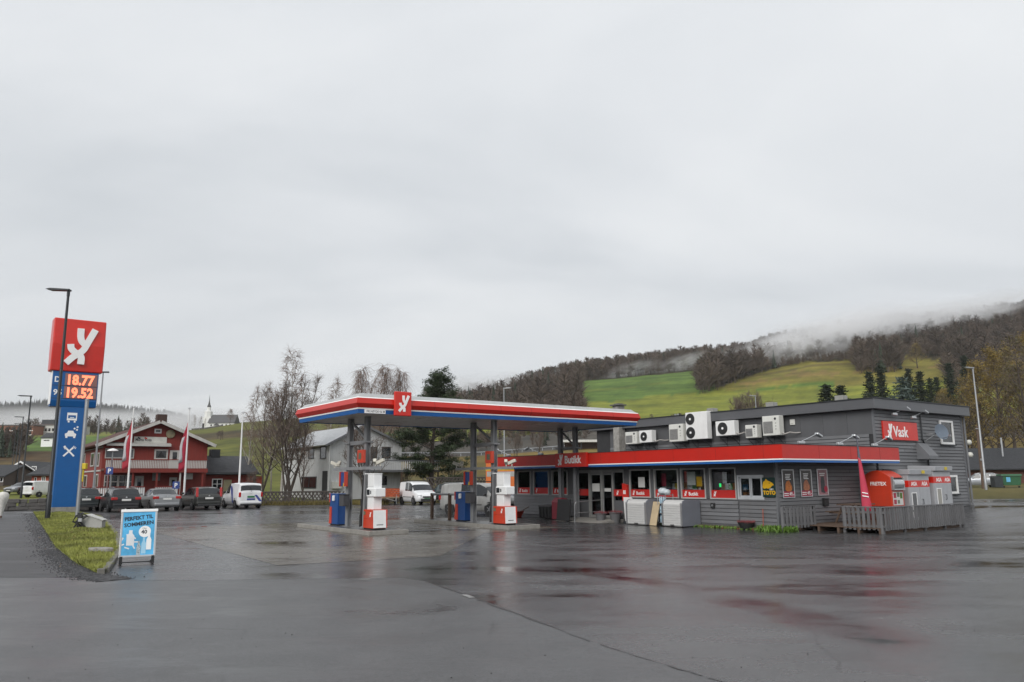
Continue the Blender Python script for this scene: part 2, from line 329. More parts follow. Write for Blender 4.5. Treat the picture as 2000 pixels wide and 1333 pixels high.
# drain channel between the pump islands and the painted dashes beside it
dr = sthing('drain_channel', 'narrow slotted drain channel in the wet ground between the pump islands', 'drain', 7.6, -9.6, .0)
o_ = ob('channel', MB().box(-.14, .14, -1.35, 1.3, .004, .012), mat('channel_dark', (.03, .03, .03), .4), dr)
for k in range(26): ob('slat', MB().box(-.12, .12, -.02, .02, .012, .022), METAL, dr, loc=(0, -1.3 + k * .1, 0))
struct(ob('painted_line', MB().box(-.06, .06, .2, 3.3, .005, .0085), mat('worn_line', (.5, .5, .48), .5, var=.5, scale=6), loc=S(7.5, -8.4), rz=ROT))

# ------------------------------------------------------------------ terrain behind the lot
YH = lambda px: 936.5 - .00786 * (px - 1000)
CTRL = {  # column -> (depth, height above the lot) or (depth, pixel row, 'p')
 -900: [(66,0),(95,.5),(150,2,),(250,8),(350,18),(420,26),(600,34),(1500,120),(2500,255),(3400,250),(6000,100)],
 0:   [(66,0),(95,.4),(150,938,'p'),(250,903,'p'),(350,868,'p'),(420,851,'p'),(600,846,'p'),(1500,838,'p'),(2500,797,'p'),(3400,802,'p'),(6000,850,'p')],
 110: [(66,0),(95,.4),(150,938,'p'),(250,903,'p'),(350,868,'p'),(420,851,'p'),(600,846,'p'),(1500,838,'p'),(2500,790,'p'),(3400,795,'p'),(6000,850,'p')],
 220: [(66,0),(95,.4),(150,936,'p'),(250,900,'p'),(350,866,'p'),(420,850,'p'),(600,846,'p'),(1500,838,'p'),(2500,799,'p'),(3400,804,'p'),(6000,850,'p')],
 330: [(66,0),(95,.5),(150,930,'p'),(250,890,'p'),(350,858,'p'),(500,842,'p'),(650,846,'p'),(1500,842,'p'),(2500,811,'p'),(3400,815,'p'),(6000,860,'p')],
 400: [(66,0),(95,.6),(150,926,'p'),(250,886,'p'),(400,848,'p'),(500,837,'p'),(620,840,'p'),(1500,852,'p'),(2500,825,'p'),(3400,830,'p'),(6000,870,'p')],
 480: [(66,0),(95,.6),(150,922,'p'),(250,880,'p'),(400,840,'p'),(500,826,'p'),(620,826,'p'),(1500,852,'p'),(2500,840,'p'),(3400,846,'p'),(6000,880,'p')],
 650: [(66,0),(95,.6),(150,918,'p'),(250,876,'p'),(400,836,'p'),(500,820,'p'),(700,812,'p'),(1500,845,'p'),(2500,850,'p'),(3400,850,'p'),(6000,890,'p')],
 900: [(66,0),(95,.8),(150,905,'p'),(210,891,'p'),(226,889,'p'),(240,868,'p'),(300,850,'p'),(450,818,'p'),(650,795,'p'),(800,782,'p'),(1100,790,'p'),(6000,890,'p')],
 1150:[(66,.2),(95,.9),(150,905,'p'),(210,873,'p'),(226,871,'p'),(240,852,'p'),(300,825,'p'),(400,786,'p'),(550,745,'p'),(800,733,'p'),(1100,745,'p'),(6000,880,'p')],
 1400:[(66,.5),(95,1),(150,900,'p'),(210,860,'p'),(226,858,'p'),(240,842,'p'),(300,815,'p'),(400,770,'p'),(560,722,'p'),(760,703,'p'),(1000,712,'p'),(6000,880,'p')],
 1600:[(66,.6),(95,.8),(150,897,'p'),(210,850,'p'),(226,848,'p'),(240,834,'p'),(300,804,'p'),(380,764,'p'),(500,706,'p'),(650,670,'p'),(900,680,'p'),(6000,880,'p')],
 1800:[(66,.6),(95,.7),(150,905,'p'),(210,845,'p'),(226,843,'p'),(240,830,'p'),(300,795,'p'),(400,736,'p'),(470,712,'p'),(650,646,'p'),(900,655,'p'),(6000,880,'p')],
 2000:[(66,.6),(95,.7),(150,908,'p'),(210,850,'p'),(226,846,'p'),(240,832,'p'),(300,785,'p'),(400,722,'p'),(600,642,'p'),(700,618,'p'),(950,630,'p'),(6000,880,'p')],
 2900:[(66,.6),(95,.8),(150,3.6),(210,16),(226,17),(240,20),(300,38),(400,64),(600,140),(700,170),(950,215),(6000,200)],
}
_cols = sorted(CTRL)
_YS = np.unique(np.concatenate([np.arange(64, 130, 3), np.arange(130, 320, 5), np.arange(320, 1000, 11), np.geomspace(1000, 3500, 26)]))
_prof = []
for c in _cols:
    ys, zs = [], []
    for e_ in CTRL[c]:
        ys.append(e_[0]); zs.append(float(D(c, e_[1], e_[0])[2]) if len(e_) == 3 else e_[1])
    _prof.append(np.interp(_YS, ys, zs))
_prof = np.array(_prof)
def _tz(a, Y):                           # a = X / Y
    px = 1000 + FPX * a * .985
    j = np.clip(np.searchsorted(_cols, px) - 1, 0, len(_cols) - 2); t = np.clip((px - np.array(_cols)[j]) / (np.array(_cols)[j+1] - np.array(_cols)[j]), 0, 1); t = t * t * (3 - 2 * t) * .5 + t * .5
    iy = np.clip(np.searchsorted(_YS, Y) - 1, 0, len(_YS) - 2); ty = np.clip((Y - _YS[iy]) / (_YS[iy+1] - _YS[iy]), 0, 1)
    z0 = _prof[j, iy] * (1 - ty) + _prof[j, iy+1] * ty; z1 = _prof[j+1, iy] * (1 - ty) + _prof[j+1, iy+1] * ty
    return z0 * (1 - t) + z1 * t
def tz(X, Y):
    X = np.asarray(X, float); Y = np.asarray(Y, float)
    z = _tz(X / Y, Y); k = sm(150, 500, Y)
    z = z + k * (np.sin(X * .021 + Y * .013) * np.sin(Y * .017 - X * .008)) * (1.2 + 2.5 * sm(500, 2500, Y))
    n_ = sm(66, 74, Y)
    return lotz(X, Y) * (1 - n_) + z * n_ - .12 * (1 - sm(64, 69, Y))
aa = np.linspace(-1.05, 1.15, 520)
AA, YY = np.meshgrid(aa, _YS); XX = AA * YY; ZZ = tz(XX, YY)
PX = 1000 + FPX * AA * .985
def pxrow(X, Y, Z): d = np.stack([X, Y, Z - CH], -1); w_ = d @ cF; return 1000 + FPX * (d @ cR) / w_, 666.5 - FPX * (d @ cU) / w_
gx, gy = pxrow(XX, YY, ZZ)
colr = np.zeros(XX.shape + (4,)); colr[..., 3] = 1
GR, YG, TAN, BRN, GRAV, FOR = (.088, .15, .032), (.13, .145, .03), (.14, .105, .032), (.075, .06, .032), (.085, .082, .078), (.045, .04, .026)
colr[..., :3] = YG
def paint(mask, c): colr[mask, :3] = c
right = PX > 700
paint(right & (YY > 120) & (YY < 208), TAN)
paint(right & (YY < 120), (.10, .09, .035))
paint(right & (YY >= 205) & (YY < 230), (.06, .06, .062))
paint(right & (YY >= 230) & (YY < 262), GRAV)
nj = lambda f, p: np.sin(PX*f + p) + .6*np.sin(PX*f*2.3 + p*1.7) + .4*np.sin(PX*f*5.1 + p*.6) + .3*np.sin(PX*f*11.3)
bt = 5*nj(.045, 1.0) + np.interp(PX, [890, 1150, 1400, 1600, 1800, 2000], [320, 400, 418, 395, 380, 360])
field_top = 7*nj(.06, 2.2) + np.interp(PX, [890, 1130, 1140, 1390, 1400, 1520, 1700, 1850, 1860, 2100], [330, 345, 560, 575, 440, 515, 505, 490, 345, 345])
paint(right & (YY >= 262) & (YY < bt), (.165, .19, .03))
paint(right & (YY >= bt) & (PX < 1395), GR)
paint(right & (YY >= bt) & (PX >= 1395), (.165, .15, .034))
paint(right & (PX >= 1440) & (YY >= 438 + 6*nj(.05, .4)) & (YY < 452 + 9*nj(.04, 2.0)), (.19, .14, .05))
paint(right & (PX >= 1395) & (abs(YY - (470 + .06*(PX-1400))) < 5), (.10, .085, .03))
paint(right & (PX < 1395) & (abs(YY - 470 - 10*np.sin(PX*.02)) < 4), (.11, .15, .03))
paint(right & (YY >= bt) & (PX >= 1470) & (PX < 1620) & (YY < 415), (.09, .16, .028))
paint(right & (YY >= field_top), FOR)
left = PX <= 700
paint(left & (YY > 300) & (YY < 400), GR); paint(left & (YY > 250) & (YY <= 300), (.09, .06, .032)); paint(left & (YY > 110) & (YY <= 250), (.10, .075, .03))
paint(left & (PX > 330) & (YY > 110) & (YY < 620), (.105, .115, .025)); paint(left & (PX > 330) & (YY > 330) & (YY < 380), BRN)
paint(left & (YY > 620), FOR)
jr = np.random.default_rng(3).normal(0, 1, XX.shape); jr = (jr + np.roll(jr, 1, 0) + np.roll(jr, 1, 1) + np.roll(jr, -1, 1)) / 2
jit = 1 + .06 * jr + .16 * np.sin(XX * .09 + np.sin(YY * .05) * 2) * np.sin(YY * .11) ; colr[..., :3] *= jit[..., None]
ny, nx = XX.shape
me = bpy.data.meshes.new('terrain')
idx = (np.arange(ny - 1)[:, None] * nx + np.arange(nx - 1)[None, :]).ravel()
me.from_pydata(np.stack([XX, YY, ZZ], -1).reshape(-1, 3).tolist(), [], np.stack([idx, idx + 1, idx + nx + 1, idx + nx], -1).tolist())
at = me.color_attributes.new('cover', 'FLOAT_COLOR', 'POINT'); at.data.foreach_set('color', colr.reshape(-1).astype(np.float32))
mt = bpy.data.materials.new('meadow'); mt.use_nodes = True; t_ = mt.node_tree; p_ = t_.nodes['Principled BSDF']; p_.inputs['Roughness'].default_value = .9; p_.inputs['Specular IOR Level'].default_value = .15
va = t_.nodes.new('ShaderNodeVertexColor'); va.layer_name = 'cover'; tcn = t_.nodes.new('ShaderNodeTexCoord'); nz1 = t_.nodes.new('ShaderNodeTexNoise'); nz1.inputs['Scale'].default_value = .06; nz1.inputs['Detail'].default_value = 12; nz1.inputs['Roughness'].default_value = .68
t_.links.new(tcn.outputs['Object'], nz1.inputs['Vector']); rr = t_.nodes.new('ShaderNodeValToRGB'); t_.links.new(nz1.outputs['Fac'], rr.inputs[0]); rr.color_ramp.elements[0].position = .3; rr.color_ramp.elements[1].position = .72
rr.color_ramp.elements[0].color = (.5, .56, .55, 1); rr.color_ramp.elements[1].color = (1.42, 1.28, 1.15, 1)
mm = t_.nodes.new('ShaderNodeMixRGB'); mm.blend_type = 'MULTIPLY'; mm.inputs[0].default_value = 1; t_.links.new(va.outputs[0], mm.inputs[1]); t_.links.new(rr.outputs[0], mm.inputs[2]); t_.links.new(mm.outputs[0], p_.inputs['Base Color'])
struct(link('terrain', me, mt, smooth=80))
def on(px, Y, py=None):                  # a spot on the terrain in the direction of column px at depth Y
    d = ray(px, 900); X = d[0] / d[1] * Y; return (float(X), float(Y), float(tz(X, Y)))

# ------------------------------------------------------------------ grass verge with kerb and gravel
vpx = [(206, 1121), (222, 1098), (232, 1078), (229, 1050), (214, 1030), (196, 1012), (150, 1003), (66, 1003), (84, 1030), (110, 1072), (150, 1104), (188, 1122)]
vp = [G(x, y)[:2] for x, y in vpx]; cx_, cy_ = np.mean(vp, 0)
def inpoly(x, y, P):
    c = False; j = len(P) - 1
    for i in range(len(P)):
        if (P[i][1] > y) != (P[j][1] > y) and x < (P[j][0]-P[i][0]) * (y-P[i][1]) / (P[j][1]-P[i][1]) + P[i][0]: c = not c
        j = i
    return c
def edged(x, y, P):
    best = 9e9
    for i in range(len(P)):
        a, b = np.array(P[i]), np.array(P[(i+1) % len(P)]); q = np.array((x, y)); t = np.clip((q-a) @ (b-a) / ((b-a) @ (b-a)), 0, 1); best = min(best, np.hypot(*(q - a - t*(b-a))))
    return best
def vz(x, y): return .05 + .12 * float(sm(0, 1.6, edged(x, y, vp)))
mb = MB(); nn = len(vp); rings = []
for k, sc in enumerate((1.0, .97, .88, .7, .45, .2)):
    ring = []
    for p in vp:
        x, y = cx_ + (p[0]-cx_)*sc, cy_ + (p[1]-cy_)*sc; ring.append((x, y, .0 if k == 0 else vz(x, y)))
    rings.append(ring)
mb.v = [p for r in rings for p in r] + [(cx_, cy_, vz(cx_, cy_))]
mb.f = [(k*nn+i, k*nn+(i+1) % nn, (k+1)*nn+(i+1) % nn, (k+1)*nn+i) for k in range(5) for i in range(nn)] + [(5*nn+i, 5*nn+(i+1) % nn, 6*nn) for i in range(nn)]
struct(ob('verge', mb, mat('verge_soil', (.05, .06, .02), .95, var=.3, bump=.5), smooth=60))
rs = random.Random(11); gq = np.random.default_rng(11)
VP = np.array(vp)
def v_in(x, y):
    c = np.zeros(len(x), bool)
    for i in range(len(VP)):
        (xi, yi), (xj, yj) = VP[i], VP[i-1]
        c ^= ((yi > y) != (yj > y)) & (x < (xj-xi) * (y-yi) / (yj-yi + 1e-12) + xi)
    return c
def v_edge(x, y):
    best = np.full(len(x), 9e9)
    for i in range(len(VP)):
        a, b = VP[i-1], VP[i]; d = b - a; t = np.clip(((x-a[0])*d[0] + (y-a[1])*d[1]) / (d @ d), 0, 1); best = np.minimum(best, np.hypot(x-a[0]-t*d[0], y-a[1]-t*d[1]))
    return best
X = gq.uniform(VP[:, 0].min(), VP[:, 0].max(), 700000); Yv = VP[:, 1].min() + (VP[:, 1].max() - VP[:, 1].min()) * gq.random(700000) ** 1.7
k = v_in(X, Yv); X, Yv = X[k][:60000], Yv[k][:60000]; n_ = len(X); ed = v_edge(X, Yv); hg = gq.uniform(.03, .10, n_) * np.where(ed < .5, 1.35, 1); z = .04 + .12 * sm(0, 1.6, ed); a_ = gq.uniform(0, 6.28, n_); wd = gq.uniform(.005, .011, n_) * (1 + Yv / 22); lx, ly = gq.normal(0, .05, n_), gq.normal(0, .05, n_)
gv = np.stack([np.stack([X - wd*np.cos(a_), Yv - wd*np.sin(a_), z], 1), np.stack([X + wd*np.cos(a_), Yv + wd*np.sin(a_), z], 1), np.stack([X + lx, Yv + ly, z + hg], 1)], 1).reshape(-1, 3).tolist(); gf = np.arange(3*n_).reshape(-1, 3).tolist()
gm = bpy.data.meshes.new('grass'); gm.from_pydata(gv, [], gf)
GRASS = mat('grass_blade', (.22, .235, .05), .7, var=.5, scale=.7)
stuff(tag(link('grass', gm, GRASS), 'short green grass of the roadside verge below the tall price sign', 'grass'))
kerbp = [vp[11], vp[0], vp[1], vp[2], vp[3], vp[4], vp[5], vp[6]]
mk = mat('kerb_concrete', (.16, .155, .14), .8, var=.25, bump=.4, dirt=.4)
kerb = thing('kerb', 'low worn concrete kerb along the grass verge beside the forecourt', 'kerb', (kerbp[1][0], kerbp[1][1], 0))
for a, b in zip(kerbp, kerbp[1:]):
    a, b = np.array(a), np.array(b); le = np.hypot(*(b-a)); n_ = max(1, int(le / 1.0)); ang = math.atan2(b[1]-a[1], b[0]-a[0])
    for k in range(n_):
        c = a + (b-a) * (k + .5) / n_; ob('kerb_stone', MB().rbox((0, 0, .05), (le / n_ - .02, .14, .14)), mk, kerb, loc=(c[0]-kerbp[1][0], c[1]-kerbp[1][1], rs.uniform(-.015, .015)), rz=ang + rs.uniform(-.02, .02), bevel=.02)
mb = MB(); gl = [np.array(G(x, y)[:2]) for x, y in [(62, 1003), (80, 1030), (104, 1074), (144, 1108), (186, 1127), (230, 1134)]]
for k in range(9000):
    i = min(4, int(5 * rs.random() ** .8)); t = rs.random(); c = gl[i] + (gl[i+1]-gl[i]) * t; dd = gl[i+1]-gl[i]; nn_ = np.array([-dd[1], dd[0]]) / np.hypot(*dd); c = c + nn_ * rs.gauss(-.05, .26) * (1.1 - .12*i); r = rs.uniform(.008, .022)
    mb.lathe([(r*.7, 0), (r, r*.5), (r*.35, r*1.0)], 4, (c[0], c[1], .004))
stuff(tag(ob('gravel', mb, mat('gravel', (.055, .055, .058), .7, var=.7, scale=8)), 'dark loose gravel along the edge between pavement and verge', 'gravel'))
# slab lying in the grass
q = G(198, 1078, .1)
tag(ob('stone_slab', MB().prism([(-.38, -.10), (-.2, -.18), (.12, -.2), (.33, -.13), (.42, 0), (.25, .15), (-.05, .2), (-.3, .12)], 'z', .05, .16), CONC, loc=(q[0], q[1], .05), rz=-.35, bevel=.03), 'pale flat stone lying in the grass near the poster stand', 'stone')

for k, (x0, y0, x1, y1) in enumerate([(703, 1133, 722, 1132.5), (906, 1163, 922, 1169)]):
    a, b = G(x0, y0), G(x1, y1); d = b - a; le = math.hypot(d[0], d[1]); struct(ob('painted_line', MB().box(0, le, -.05, .05, .0, .004), mat('worn_line2', (.22, .22, .215), .6, var=.6, scale=9), loc=(float(a[0]), float(a[1]), .0095), rz=math.atan2(d[1], d[0])))

a, b = G(333, 1034.5), G(404, 1030.5); mp_ = thing('marker_pole', 'thin red and white marker pole lying on the asphalt beside the apron', 'marker pole', (float(a[0]), float(a[1]), .012), math.atan2(b[1]-a[1], b[0]-a[0])); le = float(np.hypot(*(b-a)[:2]))
for k in range(6): ob('segment', MB().tube([(le*k/6, 0, .03), (le*(k+1)/6, 0, .03)], .014, 6), MAT['worn_line2'] if k % 2 == 0 else mat('faded_red', (.25, .05, .04), .6), mp_)
mb = MB(); rs = random.Random(8)
for k in range(260):
    t = rs.random(); i = rs.randrange(len(vp)); x, y = vp[i][0] + (cx_-vp[i][0])*t + rs.gauss(0, .5), vp[i][1] + (cy_-vp[i][1])*t + rs.gauss(0, .5); a = rs.uniform(0, 6.28); r = rs.uniform(.02, .05); z = .2 if inpoly(x, y, vp) else .012
    mb.add([(x + r*math.cos(a), y + r*math.sin(a), z), (x + r*.5*math.cos(a+1.6), y + r*.5*math.sin(a+1.6), z+.012), (x - r*math.cos(a), y - r*math.sin(a), z), (x + r*.5*math.cos(a-1.6), y + r*.5*math.sin(a-1.6), z+.006)], [(0, 1, 2, 3)])
stuff(tag(ob('fallen_leaves', mb, mat('dead_leaf', (.22, .14, .05), .7, var=.5, scale=4)), 'scattered dead leaves on and around the roadside verge', 'leaves'))

# ------------------------------------------------------------------ the brand emblem (y over x), as strokes in a unit square
def smooth2(P, n=5):
    P = [np.array(p, float) for p in P]; P = [2*P[0]-P[1]] + P + [2*P[-1]-P[-2]]; o = []
    for i in range(1, len(P)-2):
        for k in range(n):
            t = k / n; o.append(tuple(.5*((2*P[i]) + (P[i+1]-P[i-1])*t + (2*P[i-1]-5*P[i]+4*P[i+1]-P[i+2])*t*t + (3*P[i]-P[i-1]-3*P[i+1]+P[i+2])*t**3)))
    return o + [tuple(P[-2])]
LOGO = [smooth2(q_) for q_ in ([(.33, .99), (.17, .62), (.08, .41), (-.04, .285), (-.17, .18), (-.32, .01)],
        [(-.025, .99), (-.022, .78), (.02, .63), (.13, .53)],
        [(-.245, .535), (-.225, .42), (-.14, .33), (-.03, .27), (.035, .18), (.035, .0)])]
def emblem(parent, x, z, size, y=None, xface=None, mat_=None, depth=.01, lean=0, ratio=1.0, wd=.16, name='emblem'):
    mb = MB()
    for k, s_ in enumerate(LOGO):
        pts = [(x + p[0] * size * ratio, z + p[1] * size) for p in s_]
        if y is not None: mb.stroke(pts, size * wd, 'y', y - depth - k * .0006, y)
        else: mb.stroke(pts, size * wd, 'x', xface, xface + depth + k * .0006)
    return ob(name, mb, mat_ or CLEANW, parent)
GEX = [[(0, 0), (.05, .4), (.3, .6), (.55, 1)], [(.1, 1), (.25, .7), (.5, .4), (.62, 0)]]

# ------------------------------------------------------------------ the shop
shop = sthing('shop_building', 'dark grey clad filling station shop with red fascia and glazed entrance', 'building', 0, 0)
WINS = [(.30, 1.5, 1.15, 2.38), (1.75, 3.05, 1.15, 2.38), (3.30, 4.55, 1.15, 2.38), (8.93, 10.24, 1.1, 2.34), (10.46, 11.87, 1.1, 2.34), (12.0, 13.34, 1.1, 2.34), (13.55, 14.88, 1.1, 2.34)]
SW = (15.02, 16.08, 1.2, 1.96); DOOR = (5.0, 8.6, .14, 2.36)
# front wall: piers, sills and lintels around the openings
mb = MB(); T0, T1 = .0, .18; segs = sorted([(a, b, c, d) for a, b, c, d in WINS] + [SW, DOOR]); x = 0.
for a, b, c, d in segs:
    mb.box(x, a, T0, T1, .0, 2.9); mb.box(a, b, T0, T1, .0, c); mb.box(a, b, T0, T1, d, 2.9); x = b
mb.box(x, 16.7, T0, T1, 0, 2.9)
ob('front_wall', mb, GREYD, shop)
ob('end_wall', MB().box(16.52, 16.7, .18, 7.0, 0, 2.9), DARK, shop)  # near-black core paints shade into the gaps between the boards
ob('side_wall', MB().box(0, .18, .18, 7.0, 0, 2.9), GREYD, shop)
ob('lower_roof', MB().box(-.5, 17.7, -.9, 7.0, 2.9, 2.98), DMET, shop)
ob('floor_slab', MB().box(.2, 16.5, .2, 7, .02, .14), mat('shop_floor', (.2, .19, .18), .4), shop)
ob('inner_wall', MB().box(.2, 16.5, 4.6, 4.7, .14, 2.9), mat('inner_wall', (.09, .088, .085), .7, dirt=.3), shop)
ob('soffit', MB().box(-.55, 17.75, -.95, .0, 2.52, 2.56).box(16.7, 17.75, .0, 6.85, 2.52, 2.56), mat('soffit', (.09, .09, .095), .6), shop)
# upper hall
ob('upper_hall', MB().box(-1.0, 16.7, 7.0, 15.0, 0, 4.85), DARK, shop)  # core near-black as well, so its board gaps carry painted shade
mb = MB(); mb.box(-1.35, 17.02, 6.68, 15.3, 4.82, 5.26)
ob('parapet', mb, PARA, shop, bevel=.015)
ob('parapet_cap', MB().box(-1.39, 17.06, 6.64, 15.34, 5.262, 5.30), DMET, shop)
for k in range(14):
    ob('wall_panel', MB().box(0, 1.17, 0, .02, 3.74, 4.81), GREYD, shop, loc=(.2 + k * 1.18, 6.978, rnd.uniform(-.003, .003)), bevel=.008)
def board(L, h=.125):
    return mesh_of('board', MB().prism([(0, .012), (-.05, .0), (-.02, h), (0, h)], 'x', 0, L))
_bc = {}
def boards(run, z0, z1, place, pitch=.15):
    key = round(run, 3)
    z = z0; k = 0
    while z < z1 - .03:
        if run > 4:                       # two lengths per row, butted at varying places
            f_ = (.37, .61, .48, .70, .29)[k % 5]; a = round(run * f_, 3)
            for off, ln in ((0, a - .004), (a + .004, run - a - .004)):
                if (ln, 'p') not in _bc: _bc[(ln, 'p')] = board(ln, pitch - .016)
                o = link('board', _bc[(ln, 'p')], GREYP, shop); place(o, z, off)
        else:
            if key not in _bc: _bc[key] = board(run, pitch - .016)
            o = link('board', _bc[key], GREYP, shop); place(o, z, 0)
        z += pitch; k += 1
def on_front(s0, t): 
    def f(o, z, off): o.location = (s0 + off, t, z + rnd.uniform(-.002, .002))
    return f
def on_end(t0, s):
    def f(o, z, off): o.location = (s, t0 + off, z + rnd.uniform(-.002, .002)); o.rotation_euler = (0, 0, R_(90))
    return f
boards(4.98, .16, 1.10, on_front(.01, -.002)); boards(6.30, .16, 1.06, on_front(8.62, -.002)); boards(1.66, .16, 1.15, on_front(15.0, -.002)); 
boards(6.8, .16, 2.48, on_end(.1, 16.702)); boards(7.75, .16, 4.8, on_end(7.1, 16.702))
boards(16.3, 3.02, 3.72, on_front(.2, 6.998))
for a, b in zip([w_[1] for w_ in WINS], [w_[0] for w_ in WINS[1:]]):
    if b - a < .4: ob('pier_trim', MB().box(a + .03, b - .03, -.03, -.002, 1.12, 2.5), GREYD, shop)
for nm, bx in dict(corner_trim=(16.66, 16.745, -.045, .1, .1, 2.5), corner_trim_b=(16.70, 16.745, 6.96, 7.1, 3.0, 4.82), corner_trim_c=(16.70, 16.75, 14.86, 15.02, .1, 4.82), pillar=(8.6, 8.92, -.05, -.002, 0, 2.5), base_board=(8.62, 16.66, -.05, -.01, .0, .15)).items():
    ob(nm[:11].rstrip('_'), MB().box(*bx), GREYT if 'trim' in nm else GREYD, shop)
# windows
PANE_RED = mat('window_film_red', (.50, .03, .025), .25, var=.05)
PAPER = mat('paper', (.6, .6, .58), .7, var=.05)
WFR = mat('window_frame', (.42, .42, .41), .5, var=.06)
for k, (a, b, c, d) in enumerate(WINS):
    fr = ob('window', MB().box(a, a + .05, -.04, .08, c, d).box(b - .05, b, -.04, .08, c, d).box(a + .05, b - .05, -.04, .08, d - .05, d).box(a + .05, b - .05, -.04, .08, c, c + .05), WFR, shop)
    ob('pane', MB().box(a + .05, b - .05, .03, .04, c + .05, d - .05), GLASS, fr)
    ob('window_film', MB().box(a + .05, b - .05, .012, .02, c + .05, c + .36), PANE_RED, fr)
    emblem(fr, a + .22, c + .11, .2, y=.012, mat_=CLEANW, depth=.003)
    if k not in (1, 6): text('lettering', 'Butikk', .2, (a + .38, .009, c + .13), FRONT, CLEANW, fr, .001, .004)
ob('notice', MB().box(9.45, 9.85, .022, .026, 1.55, 2.0), PAPER, shop); ob('notice', MB().box(14.0, 14.1, .022, .026, 1.58, 1.72), mat('green_lamp', (.02, .5, .12), .4, emit=.8), shop)
fr = ob('window', MB().box(SW[0]-.08, SW[1]+.08, -.05, -.003, SW[2]-.09, SW[2]).box(SW[0]-.08, SW[1]+.08, -.05, -.003, SW[3], SW[3]+.08).box(SW[0]-.08, SW[0], -.05, -.003, SW[2], SW[3]).box(SW[1], SW[1]+.08, -.05, -.003, SW[2], SW[3]), mat('grey_white', (.42, .44, .46), .5), shop)
for a in (0, 1):
    x0 = SW[0] + .02 + a * .52; ob('sash', MB().box(x0, x0+.05, -.02, .03, SW[2], SW[3]).box(x0+.45, x0+.5, -.02, .03, SW[2], SW[3]).box(x0+.05, x0+.45, -.02, .03, SW[2], SW[2]+.06).box(x0+.05, x0+.45, -.02, .03, SW[3]-.05, SW[3]), MAT['grey_white'], fr)
    ob('pane', MB().box(x0+.05, x0+.45, 0, .01, SW[2]+.06, SW[3]-.05), GLASS, fr)
# entrance: posts, glazing, sliding door
PF = mat('door_frame', (.30, .30, .29), .45, .3)
for a in (5.0, 6.12, 6.98, 7.76, 8.52): ob('door_post', MB().box(a, a + .09, -.03, .1, .14, 2.36), PF, shop)
ob('door_header', MB().box(5.09, 8.52, -.02, .09, 2.22, 2.355), PF, shop)
for a, b in ((5.09, 6.12), (7.85, 8.52)):
    ob('side_light', MB().box(a, b, .03, .045, .95, 2.22), GLASS, shop); ob('lower_panel', MB().box(a, b, .01, .06, .14, .95), GREYD, shop)
    ob('window_film', MB().box(a, b, .012, .02, 1.15, 1.45), PANE_RED, shop); emblem(shop, a + .25, 1.2, .2, y=.012, depth=.003)
for a, b in ((6.21, 6.98), (7.07, 7.76)):
    dr_ = ob('door', MB().box(a, a+.06, .02, .07, .15, 2.2).box(b-.06, b, .02, .07, .15, 2.2).box(a+.06, b-.06, .02, .07, .15, .26).box(a+.06, b-.06, .02, .07, 2.12, 2.2), PF, shop)
    ob('pane', MB().box(a+.06, b-.06, .04, .05, .26, 2.12), GLASS, dr_)
    ob('notice', MB().box(a+.12, b-.12, .03, .036, 1.35, 1.72 if a < 7 else 1.5), PAPER, dr_)
# fascia: red band, white line, blue line round front and end
for nm, z0, z1, e_, m_ in (('fascia_red', 2.61, 3.12, .0, CRED), ('fascia_white', 2.565, 2.608, .004, CLEANW), ('fascia_blue', 2.48, 2.563, -.01, BLUE)):
    ob(nm, MB().box(-.6 - e_, 17.8 + e_, -1.06 - e_, -.98, z0, z1).box(17.72, 17.8 + e_, -.98, 6.88, z0, z1).box(-.6 - e_, -.52, -.98, 5.0, z0, z1), m_, shop)
ob('fascia_cap', MB().box(-.62, 17.82, -1.08, -.96, 3.122, 3.14).box(17.7, 17.82, -.96, 6.9, 3.122, 3.14), DMET, shop)
bs = ob('sign_box', MB().box(5.05, 7.35, -1.2, -1.07, 2.5, 3.16), RED, shop, bevel=.01)
emblem(bs, 5.48, 2.6, .5, y=-1.2, depth=.03); text('lettering', 'Butikk', .5, (5.78, -1.204, 2.68), FRONT, CLEANW, bs, .008, .012, xs=.92)
ob('fuel_badge', MB().box(-.5, -.1, -1.075, -1.064, 2.68, 2.98), mat('badge', (.12, .15, .10), .5, var=.4, scale=9), shop)
# right-hand wall: sign, windows, hood, pipes
sg = ob('sign_board', MB().box(16.74, 16.82, 7.62, 10.5, 3.52, 4.33), RED, shop, bevel=.01)
emblem(sg, 8.12, 3.6, .62, xface=16.82, depth=.02, ratio=.85); text('lettering', 'Vask', .66, (16.825, 8.42, 3.67), SIDE, CLEANW, sg, .008, .01, xs=.95)
def whitewin(t0, t1, z0, z1):
    f_ = ob('window', MB().box(16.735, 16.80, t0, t1, z0, z0+.1).box(16.735, 16.80, t0, t1, z1-.09, z1).box(16.735, 16.80, t0, t0+.1, z0+.1, z1-.09).box(16.735, 16.80, t1-.1, t1, z0+.1, z1-.09), WHITE, shop)
    ob('pane', MB().box(16.742, 16.752, t0+.1, t1-.1, z0+.1, z1-.09), DGL, f_); ob('sill', MB().box(16.735, 16.86, t0-.05, t1+.05, z0-.05, z0-.002), DMET, f_)
whitewin(12.7, 13.95, 3.42, 4.55); whitewin(13.0, 13.85, 1.12, 1.98)
ob('vent_hood', MB().prism([(16.72, 3.42), (16.82, 3.42), (17.3, 2.85), (17.3, 2.7), (16.72, 2.7)], 'y', 10.4, 11.2), GREYT, shop)
ob('down_pipe', MB().tube([(16.78, 11.3, .5), (16.78, 11.3, 3.2), (16.78, 10.95, 3.6), (16.78, 10.95, 4.7)], .035, 8), DMET, shop)
ob('gutter_pipe', MB().tube([(16.8, 15.08, .5), (16.8, 15.08, 4.8)], .05, 8), GREYT, shop)
